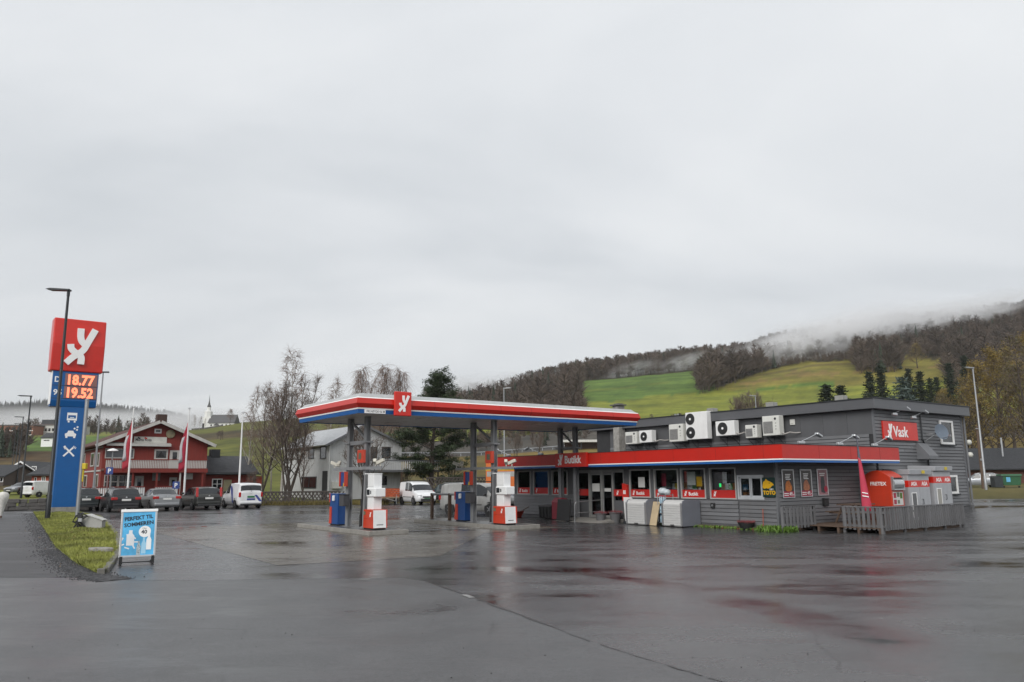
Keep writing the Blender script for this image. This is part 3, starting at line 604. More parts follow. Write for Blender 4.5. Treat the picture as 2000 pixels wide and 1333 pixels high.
for z in (3.55, 2.95): ob('globe_lamp', MB().lathe([(.02, -.13), (.1, -.1), (.14, 0), (.1, .1), (.02, .13)], 12, (16.85, 15.25, z)), mat('globe', (.55, .55, .5), .4), shop, smooth=60)
# satellite dish on its arm
ds = sthing('satellite_dish', 'blue grey satellite dish on an arm beside the upper white window', 'dish', 16.74, 11.35, 3.75)
o0 = MB().lathe([(.01, .0), (.22, .03), (.36, .09), (.37, .1), (.22, .05), (.01, .02)], 20); o0.spin(0, Matrix.Translation((.45, .45, .18)) @ Euler((R_(20), R_(75), 0)).to_matrix().to_4x4())
ob('dish', o0, mat('dish_blue', (.12, .15, .19), .45), ds, smooth=40); ob('arm', MB().tube([(0, 0, .1), (.25, .05, .1), (.45, .4, .15)], .025, 8).tube([(0, -.05, -.2), (.3, .2, .05)], .015, 6), METAL, ds); ob('receiver', MB().tube([(.5, .4, -.1), (.95, .2, -.05)], .015, 6).rbox((.98, .2, .0), (.1, .08, .08)), METAL, ds)
# chimney stack through the lower roof
chm = sthing('chimney', 'old stained concrete chimney between the canopy and the wall units', 'chimney', 1.3, 6.7, 3.0)
ob('stack', MB().box(-.24, .24, -.26, .24, -.02, 3.15), mat('old_render', (.30, .29, .27), .85, var=.3, scale=4, dirt=.5), chm); ob('cap', MB().box(-.36, .36, -.38, .3, 3.17, 3.24).box(-.2, .2, -.2, .2, 3.24, 3.3), mat('dark_render', (.12, .12, .11), .85), chm)
for k, (px_, py_, nm) in enumerate([(1391, 803, 'a'), (1507, 790, 'b'), (1643, 783, 'c'), (1322, 817, 'd')]):
    s_, z_ = PT(px_, py_, 10.0)
    r_ = sthing('roof_vent', ['small grey vent cowl on the flat roof above the tall twin fan unit', 'square grey vent cowl on the flat roof behind the parapet, between two cream units', 'pale square vent cowl on the flat roof nearest the dark spruces', 'pair of thin metal pipes on the flat roof beside the chimney'][k], 'roof vent', s_, 10, 5.30)
    if nm == 'd':
        for dx in (-.1, .1): ob('pipe', MB().tube([(dx, 0, 0), (dx, 0, .42)], .06, 8), METAL, r_)
    else: ob('stem', MB().lathe([(.12, 0), (.12, .25)], 10), METAL, r_); ob('cowl', MB().box(-.22, .22, -.22, .22, .25, .55), mat('cowl_grey', (.30, .30, .28), .6, dirt=.3), r_, bevel=.02)

# heat pumps on the upper wall
AC = [(1221, 845, 1244, 867, 'g', 'small cream outdoor unit with square grille next to the concrete chimney'), (1248, 842, 1273, 864, 'f', 'small white outdoor unit with one round black fan near the chimney'),
      (1306, 830, 1335, 862, 'g', 'cream outdoor unit with tall grey grille left of the twin fan unit'), (1338, 807, 1382, 857, 'ff', 'tall white outdoor unit with two round black fans one above the other'),
      (1397, 824, 1435, 850, 'f', 'white outdoor unit with one large black fan right of the twin fan unit'), (1455, 831, 1479, 855, 'g', 'small cream outdoor unit with pale square grille beside the larger cream one'),
      (1488, 814, 1523, 850, 'g', 'large cream outdoor unit with tall grey grille beside the small square wall vent')]
for x0, y0, x1, y1, kd, lb in AC:
    a, zt = PT(x0, y0, 6.35); b, zb = PT(x1, y1, 6.35); wd, hh = b - a, zt - zb
    u_ = sthing('heat_pump', lb, 'heat pump', (a + b) / 2, 6.4, zb, group='outdoor units on the upper wall')
    bodym = WHITE if 'white' in lb else ACW
    ob('casing', MB().box(-wd/2, wd/2, -.05, .32, 0, hh), bodym, u_, bevel=.02)
    if kd[0] == 'f':
        n_ = len(kd); r = min(wd * .26, hh / n_ * .42); cx = -wd * .12 if n_ == 1 else -wd * .27
        for k in range(n_):
            zc = hh * (k + .5) / n_; fo = ob('fan_grille', MB().lathe([(r, 0), (r, .012), (r * .3, .014)], 22, (cx, -.052, zc), 'y'), BLACK, u_, smooth=40)
            ob('hub', MB().lathe([(r*.22, .012), (r*.2, .03)], 12, (cx, -.052, zc), 'y'), CLEANW, fo)
            rg = MB()
            for q_ in (.5, .75, .98):
                rg.tube([(cx + r*q_*math.cos(t), -.07, zc + r*q_*math.sin(t)) for t in np.linspace(0, 6.283, 19)], .006, 4, False)
            ob('guard_ring', rg, DMET, fo)
    else:
        ob('grille', MB().box(-wd*.44, wd*.12, -.062, -.051, hh*.12, hh*.72), mat('grille_grey', (.25, .245, .235), .7, var=.25, scale=14), u_)
        for k in range(9): ob('louvre', MB().box(-wd*.44, wd*.12, -.072, -.062, hh*(.15+.064*k), hh*(.15+.064*k)+.012), METAL, u_)
        ob('badge', MB().lathe([(.06, 0), (.06, .008)], 12, (wd*.28, -.052, hh*.84), 'y'), DMET, u_)
        for k in range(3): ob('screw_cover', MB().box(wd*.27, wd*.33, -.058, -.051, hh*(.3+.15*k), hh*(.33+.15*k)), DMET, u_)
    for sx in (-wd*.32, wd*.32): ob('bracket', MB().tube([(sx, .55, -.06), (sx, -.05, -.06)], .02, 6).tube([(sx, .58, -.45), (sx, .0, -.07)], .016, 6).tube([(sx, .57, -.5), (sx, .57, .0)], .02, 6), DMET, u_)
    if x0 in (1248, 1397, 1488): ob('hose', MB().tube([(wd/2, .1, .1), (wd/2+.15, .15, .05), (wd/2+.35, .25, .12), (wd/2+.55, .4, .08), (wd/2+.7, .56, .1)], .03, 6), mat('hose_wrap', (.4, .38, .36), .8, dirt=.5), u_)
tag(ob('wall_vent', MB().box(-.13, .13, -.05, 0, -.13, .13).box(-.07, .07, -.07, -.05, -.07, .07), ACW, loc=S(*[PT(1548, 825, 6.96)[0], 6.975], PT(1548, 825, 6.96)[1]), rz=ROT, bevel=.01), 'small square cream wall vent on the upper grey panels', 'vent')
# floodlights on arms
def flood(s, t, z, ang, label, dirx):
    r_ = sthing('floodlight', label, 'floodlight', s, t, z, ang, group='silver arm floodlights over the signs')
    ob('clamp', MB().rbox((0, 0, .06), (.34, .12, .1)), ALU, r_, bevel=.02); ob('arm', MB().tube([(0, 0, .1), (dirx * .5, 0, .24), (dirx * 1.0, 0, .40)], .016, 6), ALU, r_); ob('lamp_head', MB().rbox((dirx * 1.14, 0, .36), (.34, .16, .09), (0, dirx * .35, 0)), ALU, r_, bevel=.03)
for px_, lb in ((1565, 'silver arm floodlight on the red fascia above the posters'), (1640, 'silver arm floodlight on the red fascia behind the pink flag'), (1708, 'silver arm floodlight on the red fascia below the red car wash sign')):
    t_s, _ = PS(px_, 866, 17.75); flood(17.75, t_s, 3.14, R_(90), lb, 1)
flood(16.95, 8.4, 4.58, R_(90), 'silver arm floodlight over the left of the car wash sign', 1); flood(16.95, 10.0, 4.50, R_(90), 'silver arm floodlight over the right of the car wash sign', 1)
s_, z_ = PT(993, 886, -.9); flood(s_, -.9, 3.14, 0, 'silver arm floodlight on the red fascia behind the far pump', -1); s_, z_ = PT(1056, 886, -.9); flood(s_, -.9, 3.14, 0, 'silver arm floodlight on the red fascia left of the shop sign', -1)

# posters, lottery sign, boxes on the wall
def poster(t0, t1, z0, z1, base, label, kind):
    r_ = sthing('food_poster', label, 'poster', 16.745, (t0 + t1) / 2, z0); W_, H_ = t1 - t0, z1 - z0
    ob('frame', MB().box(0, .035, -W_/2, W_/2, 0, .04).box(0, .035, -W_/2, W_/2, H_-.04, H_).box(0, .035, -W_/2, -W_/2+.04, .04, H_-.04).box(0, .035, W_/2-.04, W_/2, .04, H_-.04), ALU, r_, bevel=.01)
    pn = ob('print', MB().box(.0, .02, -W_/2+.04, W_/2-.04, .04, H_-.04), mat('print_' + kind, base, .35, var=.25, scale=5), r_)
    if kind == 'bottle':
        ob('printed_shape', MB().prism([(-.13, .14), (.13, .1), (.13, .55), (.10, .68), (.1, .74), (-.1, .74), (-.1, .68), (-.13, .55)], 'x', .021, .024), mat('print_dark', (.02, .035, .04), .3, var=.4), pn)
        ob('printed_shape', MB().lathe([(.12, 0), (.12, .003)], 16, (.025, .18, .26), 'x'), mat('print_crimson', (.4, .02, .05), .4), pn)
        for k in range(2): ob('printed_line', MB().box(.021, .024, -.2 + .03*k, .18 - .04*k, .84 - k*.07, .88 - k*.07), CLEANW, pn)
    else:
        ob('printed_shape', MB().prism([(-.2, .3), (.02, .2), (.2, .3), (.22, .42), (.05, .66), (-.1, .62), (-.18, .5)], 'x', .021, .024), mat('snack_' + kind, (.55, .17, .03) if kind == 'bun' else (.45, .17, .08), .45, var=.4, scale=12), pn)
        for k in range(4): ob('printed_line', MB().box(.021, .024, -.17 + .02*(k % 2), .16 - .03*(k % 3), .86 - k*.06, .895 - k*.06), CLEANW, pn)
        ob('price_strip', MB().box(.021, .025, -W_/2+.04, W_/2-.04, .04, .25), mat('print_wine', (.36, .015, .05), .4), pn); text('lettering', '49,-', .19, (.027, .02, .09), SIDE, CLEANW, pn, .001, .004)
        for k in range(2): ob('small_print', MB().box(.026, .028, -W_/2+.07, -.02, .16 - k*.07, .19 - k*.07), CLEANW, pn)
poster(.28, 1.02, 1.17, 2.24, (.03, .022, .018), 'framed dark food poster with orange snack beside the building corner', 'bun')
poster(1.42, 2.16, 1.19, 2.24, (.06, .05, .045), 'framed faded food poster between the dark poster and the bottle poster', 'bunfade')
poster(2.53, 3.23, 1.22, 2.26, (.32, .16, .18), 'framed pink poster with a dark bottle on the grey wall', 'bottle')
tt = sthing('lottery_sign', 'dark green square sign with yellow animal head and yellow lettering', 'sign', 16.41, -.03, 1.22)
ob('panel', MB().box(-.28, .28, -.05, 0, 0, .72), mat('toto_green', (.008, .035, .03), .35, var=.1), tt, bevel=.008)
ob('animal_head', MB().prism([(-.27, .36), (-.2, .3), (-.08, .33), (-.02, .3), (.1, .35), (.16, .42), (.22, .43), (.23, .47), (.16, .53), (.05, .58), (-.02, .6), (-.1, .67), (-.14, .6), (-.22, .56)], 'y', -.058, -.05), mat('toto_yellow', (.75, .42, .01), .4), tt)
ob('eye', MB().box(.03, .07, -.062, -.058, .50, .53), MAT['toto_green'], tt)
text('lettering', 'RIKS', .085, (.04, -.053, .255), FRONT, CLEANW, tt, .003, .001); text('lettering', 'TOTO', .2, (-.25, -.053, .09), FRONT, MAT['toto_yellow'], tt, .004, .01, xs=.95)
fx = sthing('alarm_box', 'red wall box with white symbol on the pillar beside the entrance', 'wall box', 8.76, -.05, .95)
ob('case', MB().prism([(-.15, 0), (.15, .05), (.15, .72), (-.15, .78)], 'y', -.14, 0), RED, fx, bevel=.01); ob('symbol', MB().box(-.07, .0, -.147, -.141, .3, .47).box(.02, .08, -.147, -.141, .3, .47), CLEANW, fx)
sk = sthing('wall_socket', 'small black outdoor socket on the grey boards below the window', 'socket', 13.7, -.03, .85); ob('case', MB().box(-.1, .1, -.08, 0, -.1, .1), BLACK, sk, bevel=.015); ob('lid', MB().lathe([(.045, 0), (.04, .02)], 12, (0, -.081, 0), 'y'), METAL, sk)
t_s, z_ = PS(1610, 977, 16.75); sk = sthing('ash_box', 'small black box on the grey boards below the pink poster', 'box', 16.74, t_s, z_ - .1); ob('case', MB().box(0, .12, -.14, .14, -.12, .14), BLACK, sk, bevel=.015); ob('lid', MB().box(.0, .14, -.15, .15, .142, .17), DMET, sk)

# shelving seen through the glass
rs = random.Random(21)
goods = [mat('goods_%d' % i, c, .5, var=.3, scale=9) for i, c in enumerate([(.5, .05, .04), (.6, .45, .05), (.05, .2, .4), (.6, .6, .58), (.1, .3, .08), (.5, .2, .05)])]
for k, (s0, s1, t0) in enumerate([(.5, 2.2, .7), (2.6, 4.6, .8), (9.0, 10.3, .9), (10.8, 12.6, .7), (13.3, 14.6, .9)]):
    r_ = sthing('store_shelf', ['packed shop shelf inside the corner window beside the far pump', 'packed shop shelf inside the window left of the entrance', 'packed shop shelf inside the window right of the entrance', 'packed shop shelf inside the window behind the bottle trolley', 'packed shop shelf inside the window beside the small white hatch'][k], 'shelf', s0, t0, .14)
    for z in (.1, .5, .9, 1.3, 1.65): ob('shelf_board', MB().box(0, s1-s0, 0, .4, z, z+.03), METAL, r_)
    ob('back', MB().box(0, s1-s0, .4, .43, 0, 1.95), GREYT, r_)
    for z in (.53, .93, 1.33):
        x = .02
        while x < s1 - s0 - .2:
            w_ = rs.uniform(.12, .3); ob('packet', MB().box(0, w_, .03, .33, 0, rs.uniform(.18, .3)), rs.choice(goods), r_, loc=(x, 0, z + .001)); x += w_ + .01

# ------------------------------------------------------------------ in front of the shop
CABS = mat('cabinet_side', (.17, .18, .21), .45, var=.08); CABF = mat('cabinet_slats', (.58, .58, .57), .38, .1, var=.1, scale=2, stretch=(1, 1, 14))
for k, (s0, s1, t0, lb) in enumerate([(10.05, 11.2, -1.35, 'grey roller front storage cabinet between flower pots and pallet board'), (12.0, 13.05, -1.2, 'grey roller front storage cabinet right of the bottle trolley')]):
    r_ = sthing('storage_cabinet', lb, 'cabinet', s0, t0, 0, group='roller front cabinets below the shop windows'); W_ = s1 - s0
    pf = [(0, .03), (1.1, .03), (1.1, 1.05), (.2, 1.08), (.06, 1.02), (.0, .88)]
    ob('carcass', MB().prism([(p[0] + .03, p[1] - (.01 if p[1] > .5 else 0)) for p in pf], 'x', .02, W_ - .02), CABF, r_, bevel=.01)
    ob('side_panel', MB().prism(pf, 'x', W_ - .02, W_ + .02), CABS, r_, bevel=.015); ob('side_panel', MB().prism(pf, 'x', -.02, .02), CABS, r_, bevel=.015)
    ob('edge_strip', MB().box(W_-.06, W_+.024, -.014, .0, .05, .95), ALU, r_); ob('edge_strip', MB().box(-.024, .05, -.014, .0, .05, .95), ALU, r_)
    for q_ in range(9): ob('slat', MB().box(.06, W_-.07, -.006, .03, .07 + q_*.094, .155 + q_*.094), CABF, r_, bevel=.006)
    ob('handle', MB().box(W_*.42, W_*.6, -.03, -.006, .06, .1), BLACK, r_)
r_ = sthing('display_board', 'white board standing between the red wall box and the storage cabinet', 'board', 9.5, -.9, 0); ob('sheet', MB().prism([(0, .12), (.12, .12), (.14, 1.0), (-.08, 1.14)], 'x', 0, .5), WHITE, r_, bevel=.01); ob('foot', MB().box(-.02, .5, -.1, .25, .0, .1), DMET, r_)
r_ = sthing('pallet_board', 'bare plywood board leaning between the cabinets', 'board', 11.42, -1.1, 0); ob('sheet', MB().prism([(-.1, .02), (-.06, .02), (.22, .98), (.18, .98)], 'x', -.18, .2), mat('plywood', (.48, .38, .24), .7, var=.15), r_)
r_ = sthing('bottle_trolley', 'wire trolley stacked with clear water bottles between the cabinets', 'trolley', 11.75, -.95, 0)
ob('frame', MB().tube([(-.22, 0, .1), (-.22, 0, 1.3)], .015, 6).tube([(.22, 0, .1), (.22, 0, 1.3)], .015, 6).tube([(-.22, .45, .1), (-.22, .45, 1.3)], .015, 6).tube([(.22, .45, .1), (.22, .45, 1.3)], .015, 6), METAL, r_)
for z in (.12, .5, .88, 1.25): ob('shelf_board', MB().box(-.22, .22, 0, .45, z, z+.02), METAL, r_)
for sx in (-.2, .2): ob('wheel', MB().lathe([(.09, -.02), (.09, .02)], 14, (sx, -.02, .09), 'x'), BLACK, r_)
BOT = mat('bottle_plastic', (.30, .42, .50), .15, var=.3, scale=6, spec=.8)
for z in (.14, .52, .90):
    for x in (-.15, -.05, .05, .15):
        b_ = ob('bottle', MB().lathe([(.045, 0), (.045, .2), (.02, .27), (.018, .3)], 10, (x, .06 + rs.uniform(0, .04), z)), BOT, r_, smooth=40); ob('cap', MB().lathe([(.02, .3), (.02, .325)], 8, (x, .08, z)), mat('cap_blue', (.03, .15, .4), .4), b_)
ob('bag', MB().lathe([(.1, 0), (.2, .08), (.2, .2), (.1, .28)], 10, (-.1, .2, 1.27)), mat('bag_pale', (.5, .55, .58), .4, var=.3, scale=8), r_, smooth=60); ob('bag', MB().lathe([(.1, 0), (.17, .08), (.16, .17), (.08, .22)], 10, (.12, .2, 1.27)), MAT['bag_pale'], r_, smooth=60)
POTM = mat('pot_grey', (.11, .11, .115), .7)
HEATH = mat('heather', (.20, .045, .05), .8, var=.5, scale=14)
def pot(name, label, s, t, z, R, H):
    r_ = sthing(name, label, 'flower pot', s, t, z); ob('pot', MB().lathe([(R*.7, 0), (R, H), (R*1.06, H), (R*1.06, H-.05), (R*.9, H-.05), (.02, H-.06)], 18), POTM, r_, smooth=40)
    mb = MB(); q_ = random.Random(int(s * 100))
    for k in range(260):
        a = q_.uniform(0, 6.28); r = R * 1.05 * math.sqrt(q_.random()); h_ = q_.uniform(.05, .2) * (1.1 - r/R*.5); x, y = r*math.cos(a), r*math.sin(a); mb.add([(x-.012, y, H-.06), (x+.012, y+.006, H-.06), (x*1.25 + q_.uniform(-.03, .03), y*1.25, H-.06+h_)], [(0, 1, 2)])
    ob('plant', mb, HEATH, r_)
pot('flower_pot', 'grey pot of red heather nearest the entrance railing', 7.75, -.75, 0, .26, .42); pot('flower_pot', 'grey pot of red heather beside the red wall box pillar', 8.4, -.45, 0, .28, .46)
r_ = sthing('planter_bowl', 'low dark bowl planter with red plants at the foot of the boards', 'planter', 15.5, -.35, .02); ob('bowl', MB().lathe([(.2, 0), (.3, .2), (.32, .26), (.28, .24), (.02, .2)], 18), BLACK, r_, smooth=40)
mb = MB()
for k in range(200):
    a = rs.uniform(0, 6.28); r = .3 * math.sqrt(rs.random()); x, y = r*math.cos(a), r*math.sin(a); mb.add([(x-.012, y, .2), (x+.012, y+.006, .2), (x*1.3, y*1.3 + rs.uniform(-.03, .03), .2 + rs.uniform(.06, .17))], [(0, 1, 2)])
ob('plant', mb, HEATH, r_)
hb = sthing('garden_hose', 'thin orange hose hanging on the boards and lying along the wall foot', 'hose', 16.1, -.1, 0)
ob('hose', MB().tube([(.3, -.05, .03), (.1, -.12, .02), (0, -.03, .1), (.02, -.03, .5), (.03, -.03, .78)], .014, 6).tube([(.1, -.12, .02), (-.6, -.2, .02), (-1.4, -.16, .02), (-2.2, -.22, .02), (-2.6, -.12, .02)], .014, 6), mat('hose_orange', (.45, .1, .05), .5), hb)
struct(ob('plinth', MB().box(9.0, 16.9, -.28, -.05, .0, .09), mat('mossy_plinth', (.10, .095, .05), .85, var=.4, bump=.3), loc=S(0, 0), rz=ROT))
# weeds along the wall foot
def weeds(name, label, s0, s1, t0, t1, z, n, h, colr_):
    mb = MB(); q_ = random.Random(int(s0 * 10) + n)
    for k in range(n):
        s_, t__ = q_.uniform(s0, s1), q_.gauss((t0+t1)/2, (t1-t0)/4); a = q_.uniform(0, 6.28); hh = h * q_.uniform(.4, 1); w_ = .03; lx, ly = q_.gauss(0, h*.4), q_.gauss(0, h*.4)
        mb.add([(s_ - w_*math.cos(a)*.3, t__ - w_*math.sin(a)*.3, z), (s_ + w_*math.cos(a)*.3, t__ + w_*math.sin(a)*.3, z), (s_+lx*.6+w_*math.cos(a), t__+ly*.6+w_*math.sin(a), z+hh*.6), (s_+lx, t__+ly, z+hh), (s_+lx*.6-w_*math.cos(a), t__+ly*.6-w_*math.sin(a), z+hh*.6)], [(0, 1, 2, 3, 4)])
    return stuff(tag(ob(name, mb, colr_, loc=S(0, 0), rz=ROT), label, 'weeds'))
WEED = mat('weed_green', (.09, .17, .02), .6, var=.4, scale=5)
weeds('weeds', 'bright green weeds growing at the building corner by the small fence', 16.3, 17.6, -1.0, -.1, 0, 420, .26, WEED)
weeds('weeds', 'thin weeds in the joint along the foot of the grey boards', 9.2, 16.2, -.6, -.25, 0, 260, .12, WEED)
rl = sthing('entrance_railing', 'grey steel handrail on two posts at the shop entrance', 'railing', 7.35, -1.95, 0)
ob('rail', MB().tube([(0, -.02, .0), (0, 0, .82), (.03, .06, .9), (.0, .3, .92), (0, 1.75, .98), (0, 1.78, 0)], .022, 8), METAL, rl); ob('rail', MB().tube([(0, 0, .42), (0, 1.77, .46)], .016, 8), METAL, rl)
struct(ob('entrance_step', MB().prism([(-1.6, 0), (-.04, .0), (-.04, .13), (-.4, .13)], 'x', 5.4, 8.5), CONC, loc=S(0, 0), rz=ROT))
bn = sthing('waste_bin', 'tall crimson waste bin with sloping hood beside the dark panel', 'bin', 4.95, -.9, 0)
ob('body', MB().box(-.28, .28, -.25, .25, .03, .85), mat('bin_red', (.22, .02, .035), .45), bn, bevel=.02); ob('hood', MB().prism([(-.27, .85), (.27, .85), (.27, 1.02), (-.05, 1.06)], 'x', -.3, .3), MAT['bin_red'], bn, bevel=.02)
bn = sthing('grit_box', 'low charcoal plastic grit box with lid against the grey boards', 'grit box', 3.75, -.55, 0)
ob('body', MB().prism([(-.28, .03), (.28, .03), (.32, .6), (-.32, .6)], 'x', -.5, .5), BLACK, bn, bevel=.02); ob('lid', MB().prism([(-.36, .6), (.36, .6), (.34, .68), (-.3, .66)], 'x', -.54, .54), mat('lid_black', (.03, .03, .033), .4), bn, bevel=.02)
for k in range(4): ob('rib', MB().box(-.42 + k*.26, -.36 + k*.26, -.345, -.29, .06, .58), BLACK, bn)
pn = sthing('black_panel', 'large black panel propped upright at the entrance', 'panel', 6.0, -1.5, 0, -.2)
ob('panel', MB().rbox((0, 0, .52), (1.25, .05, .98), (-.1, 0, 0)), mat('mat_black', (.014, .014, .015), .6), pn, bevel=.01); ob('foot', MB().rbox((-.45, .15, .03), (.06, .5, .05)).rbox((.45, .15, .03), (.06, .5, .05)), DMET, pn)
wb = sthing('snow_scoop', 'red plastic scoop lying at the foot of the boards by the far pump', 'scoop', 1.2, -1.0, 0, .3); ob('scoop', MB().prism([(-.5, 0), (.3, 0), (.5, .3), (.42, .32), (.2, .08), (-.5, .06)], 'y', -.35, .35), mat('scoop_red', (.5, .05, .03), .4), wb); ob('shaft', MB().tube([(.4, 0, .25), (1.0, .1, .55)], .02, 6), WOODB, wb)

# ------------------------------------------------------------------ terrace at the end wall
dk = sthing('terrace_deck', 'low dark timber terrace deck along the end wall', 'deck', 16.8, .9, 0)
for k in range(24): ob('plank', MB().box(.02, 3.3, 0, .225, .17, .205), WOODB, dk, loc=(0, .02 + k * .235, rnd.uniform(-.003, .003)))
for k in range(5): ob('joist', MB().box(.1 + k*.78, .18 + k*.78, .03, 5.6, .0, .168), WOODB, dk)
pk = mesh_of('picket', MB().box(-.05, .05, -.012, .012, .12, .88)); pk.materials.append(WOODG)
def fence_run(root, x0, y0, x1, y1, n, post):
    ang = math.atan2(y1-y0, x1-x0); le = math.hypot(x1-x0, y1-y0)
    for k in range(n):
        t = (k + .5) / n; o = link('picket', pk, None, root, loc=(x0+(x1-x0)*t + math.sin(ang)*.035, y0+(y1-y0)*t - math.cos(ang)*.035, rnd.uniform(-.012, .012)), rz=ang); o.rotation_euler = (0, rnd.uniform(-.012, .012), ang)
    for z, h_, w_ in ((.25, .07, .045), (.72, .07, .045), (.9, .035, .12)): ob('rail', MB().rbox((0, 0, 0), (le, w_, h_)), WOODG, root, loc=((x0+x1)/2, (y0+y1)/2, z), rz=ang)
    for k in range(post): t = k / max(1, post - 1); ob('post', MB().box(-.045, .045, -.045, .045, 0, .88), WOODG, root, loc=(x0+(x1-x0)*t - math.sin(ang)*.07, y0+(y1-y0)*t + math.cos(ang)*.07, 0))
fc = sthing('terrace_fence', 'dark grey picket fence wrapped round the corner of the terrace', 'fence', 18.7, .98, 0)
fence_run(fc, 0, 0, 1.42, 0, 8, 2); fence_run(fc, 1.5, .0, 1.5, 5.75, 38, 5)
fc = sthing('corner_fence', 'short grey picket fence panel standing at the building corner below the posters', 'fence', 17.35, -.55, 0); fence_run(fc, 0, 0, .0, 1.9, 9, 2)
# picnic bench behind the fence
bt_ = sthing('picnic_table', 'brown picnic bench half hidden behind the terrace fence', 'bench', 17.9, 3.2, .205)
ob('tabletop', MB().box(-.35, .35, -.75, .75, .68, .72), WOODB, bt_); ob('seat', MB().box(-.85, -.6, -.75, .75, .4, .44), WOODB, bt_); ob('seat', MB().box(.6, .85, -.75, .75, .4, .44), WOODB, bt_)
for y in (-.55, .55): ob('leg', MB().tube([(-.55, y, 0), (-.2, y, .68)], .04, 4).tube([(.55, y, 0), (.2, y, .68)], .04, 4).tube([(-.8, y, .38), (.8, y, .38)], .035, 4), WOODB, bt_)
# clothes bank
cb_ = sthing('clothes_bank', 'red clothes collection container with curved roof and white lettering', 'container', 16.95, 5.45, .21)
prof_ = [(0, .55)] + [(x, 1.62 + .36 * math.sin(math.pi * (x / 1.15) * .8 + .35)) for x in np.linspace(0, 1.15, 9)] + [(1.15, .55)]
FRED = mat('bank_red', (.50, .04, .015), .35, var=.06, dirt=.1)
ob('shell', MB().prism(prof_, 'y', 0, .95), FRED, cb_, bevel=.015); ob('stand', MB().box(.06, 1.08, .05, .9, .0, .55), mat('bank_stand', (.10, .02, .015), .5), cb_)
text('lettering', 'FRETEX', .2, (.30, -.006, 1.38), FRONT, CLEANW, cb_, .004, .004, xs=1.0)
h_ = ob('hatch', MB().box(1.152, 1.17, .1, .88, 1.25, 1.68), DARK, cb_); ob('drum', MB().lathe([(.2, .12), (.2, .86)], 14, (1.08, 0, 1.44), 'y').spin(0, Matrix.Translation((0, .98, 0))), ALU, h_, smooth=40); ob('hatch_frame', MB().box(1.15, 1.24, .06, .1, 1.2, 1.72).box(1.15, 1.24, .88, .92, 1.2, 1.72).box(1.15, 1.26, .1, .88, 1.2, 1.25), ALU, h_)
lb_ = ob('label_sheet', MB().box(1.152, 1.158, .1, .85, .6, 1.12), PAPER, cb_)
for k, (y, z, w_, h2, c_) in enumerate([(.14, .88, .2, .2, 'print_wine'), (.4, .92, .18, .18, 'badge'), (.62, .86, .18, .22, 'weed_green'), (.14, .64, .2, .18, 'print_wine'), (.42, .66, .16, .14, 'badge')]): ob('printed_panel', MB().box(1.159, 1.162, y, y+w_, z, z+h2), MAT[c_], lb_)
# gas cabinets
GASM = mat('gas_cabinet', (.40, .41, .43), .42, .2, var=.06, dirt=.1)
for k, (t0, t1, lb) in enumerate([(7.0, 8.72, 'grey gas bottle cabinet with red band next to the red clothes container'), (9.1, 10.6, 'grey gas bottle cabinet with red band beside the low white window')]):
    r_ = sthing('gas_cabinet', lb, 'gas cabinet', 18.0, t0, float(lotz(*S(17, t0 + .8)[:2])), group='gas bottle cabinets along the wall'); W_ = t1 - t0; z0 = .1
    ob('carcass', MB().box(-1.0, 0, 0, W_, z0, 1.95), GASM, r_, bevel=.015); ob('roof', MB().prism([(-1.05, 1.96), (.1, 1.96), (.12, 2.16), (-1.05, 2.2)], 'y', -.04, W_ + .04), GASM, r_, bevel=.015)
    ob('band', MB().box(-1.004, .006, -.006, W_ + .006, 1.45, 1.72), RED, r_)
    for q_ in (0, 1):
        y0 = .03 + q_ * (W_/2 - .01); d_ = ob('door', MB().box(.0, .025, y0, y0 + W_/2 - .05, .16, 1.42), GASM, r_, bevel=.006)
        if q_ == 0: ob('grating', MB().box(.025, .03, y0+.16, y0+.5, .25, 1.2), mat('grating', (.13, .135, .14), .6) if k == 0 else mat('grating_pale', (.34, .33, .30), .6), d_); ob('grating_frame', MB().box(.025, .036, y0+.13, y0+.16, .22, 1.23).box(.025, .036, y0+.5, y0+.53, .22, 1.23).box(.025, .036, y0+.16, y0+.5, 1.2, 1.23), CLEANW, d_)
        else: ob('handle', MB().tube([(.03, y0+.1, .75), (.08, y0+.1, .75), (.08, y0+.1, .95), (.03, y0+.1, .95)], .014, 6), DMET, d_)
        text('lettering', 'AGA', .22, (.008, y0 + .2, 1.51), SIDE, CLEANW, r_, .003, .006)
    ob('warning_mark', MB().box(.115, .121, W_*.55, W_*.7, 2.0, 2.13), mat('warn_yellow', (.6, .45, .02), .4), r_); ob('plinth', MB().box(-.95, -.03, .04, W_-.04, 0, .1), DMET, r_)
# feather flag
ft_ = 1.45; fs_ = PT(1683, 1000, ft_)[0]
fl = sthing('feather_flag', 'pink feather flag leaning on a dark pole behind the terrace fence', 'flag', fs_, ft_, .2)
P0 = np.array(S(fs_, ft_, .2)); top = np.array(D(1672, 846, P0[1] - .2))
lc = np.linalg.inv(np.array([su, sv, [0, 0, 1.]]).T)
tl = lc @ (top - P0)
ob('pole', MB().tube([(0, 0, 0), tuple(tl * .5), tuple(tl)], [.018, .014, .006], 8), DMET, fl)
def fp(f_, off): p = tl * f_; return (p[0] + off * .75, p[1] + off * .55, p[2])
n_ = 12; mb = MB(); vs_ = []
for i in range(n_ + 1):
    f_ = .18 + .56 * i / n_; w_ = (.10 + .30 * (1 - i / n_)) * (1 if i else .6); vs_ += [fp(f_, .0), fp(f_ - .015, w_ * .5 + .01), fp(f_ - .03 - (.05 if i == 0 else 0), w_)]
for i in range(n_):
    for j in (0, 1): mb.f.append((i*3+j, i*3+j+1, (i+1)*3+j+1, (i+1)*3+j))
mb.v = [tuple(map(float, p)) for p in vs_]
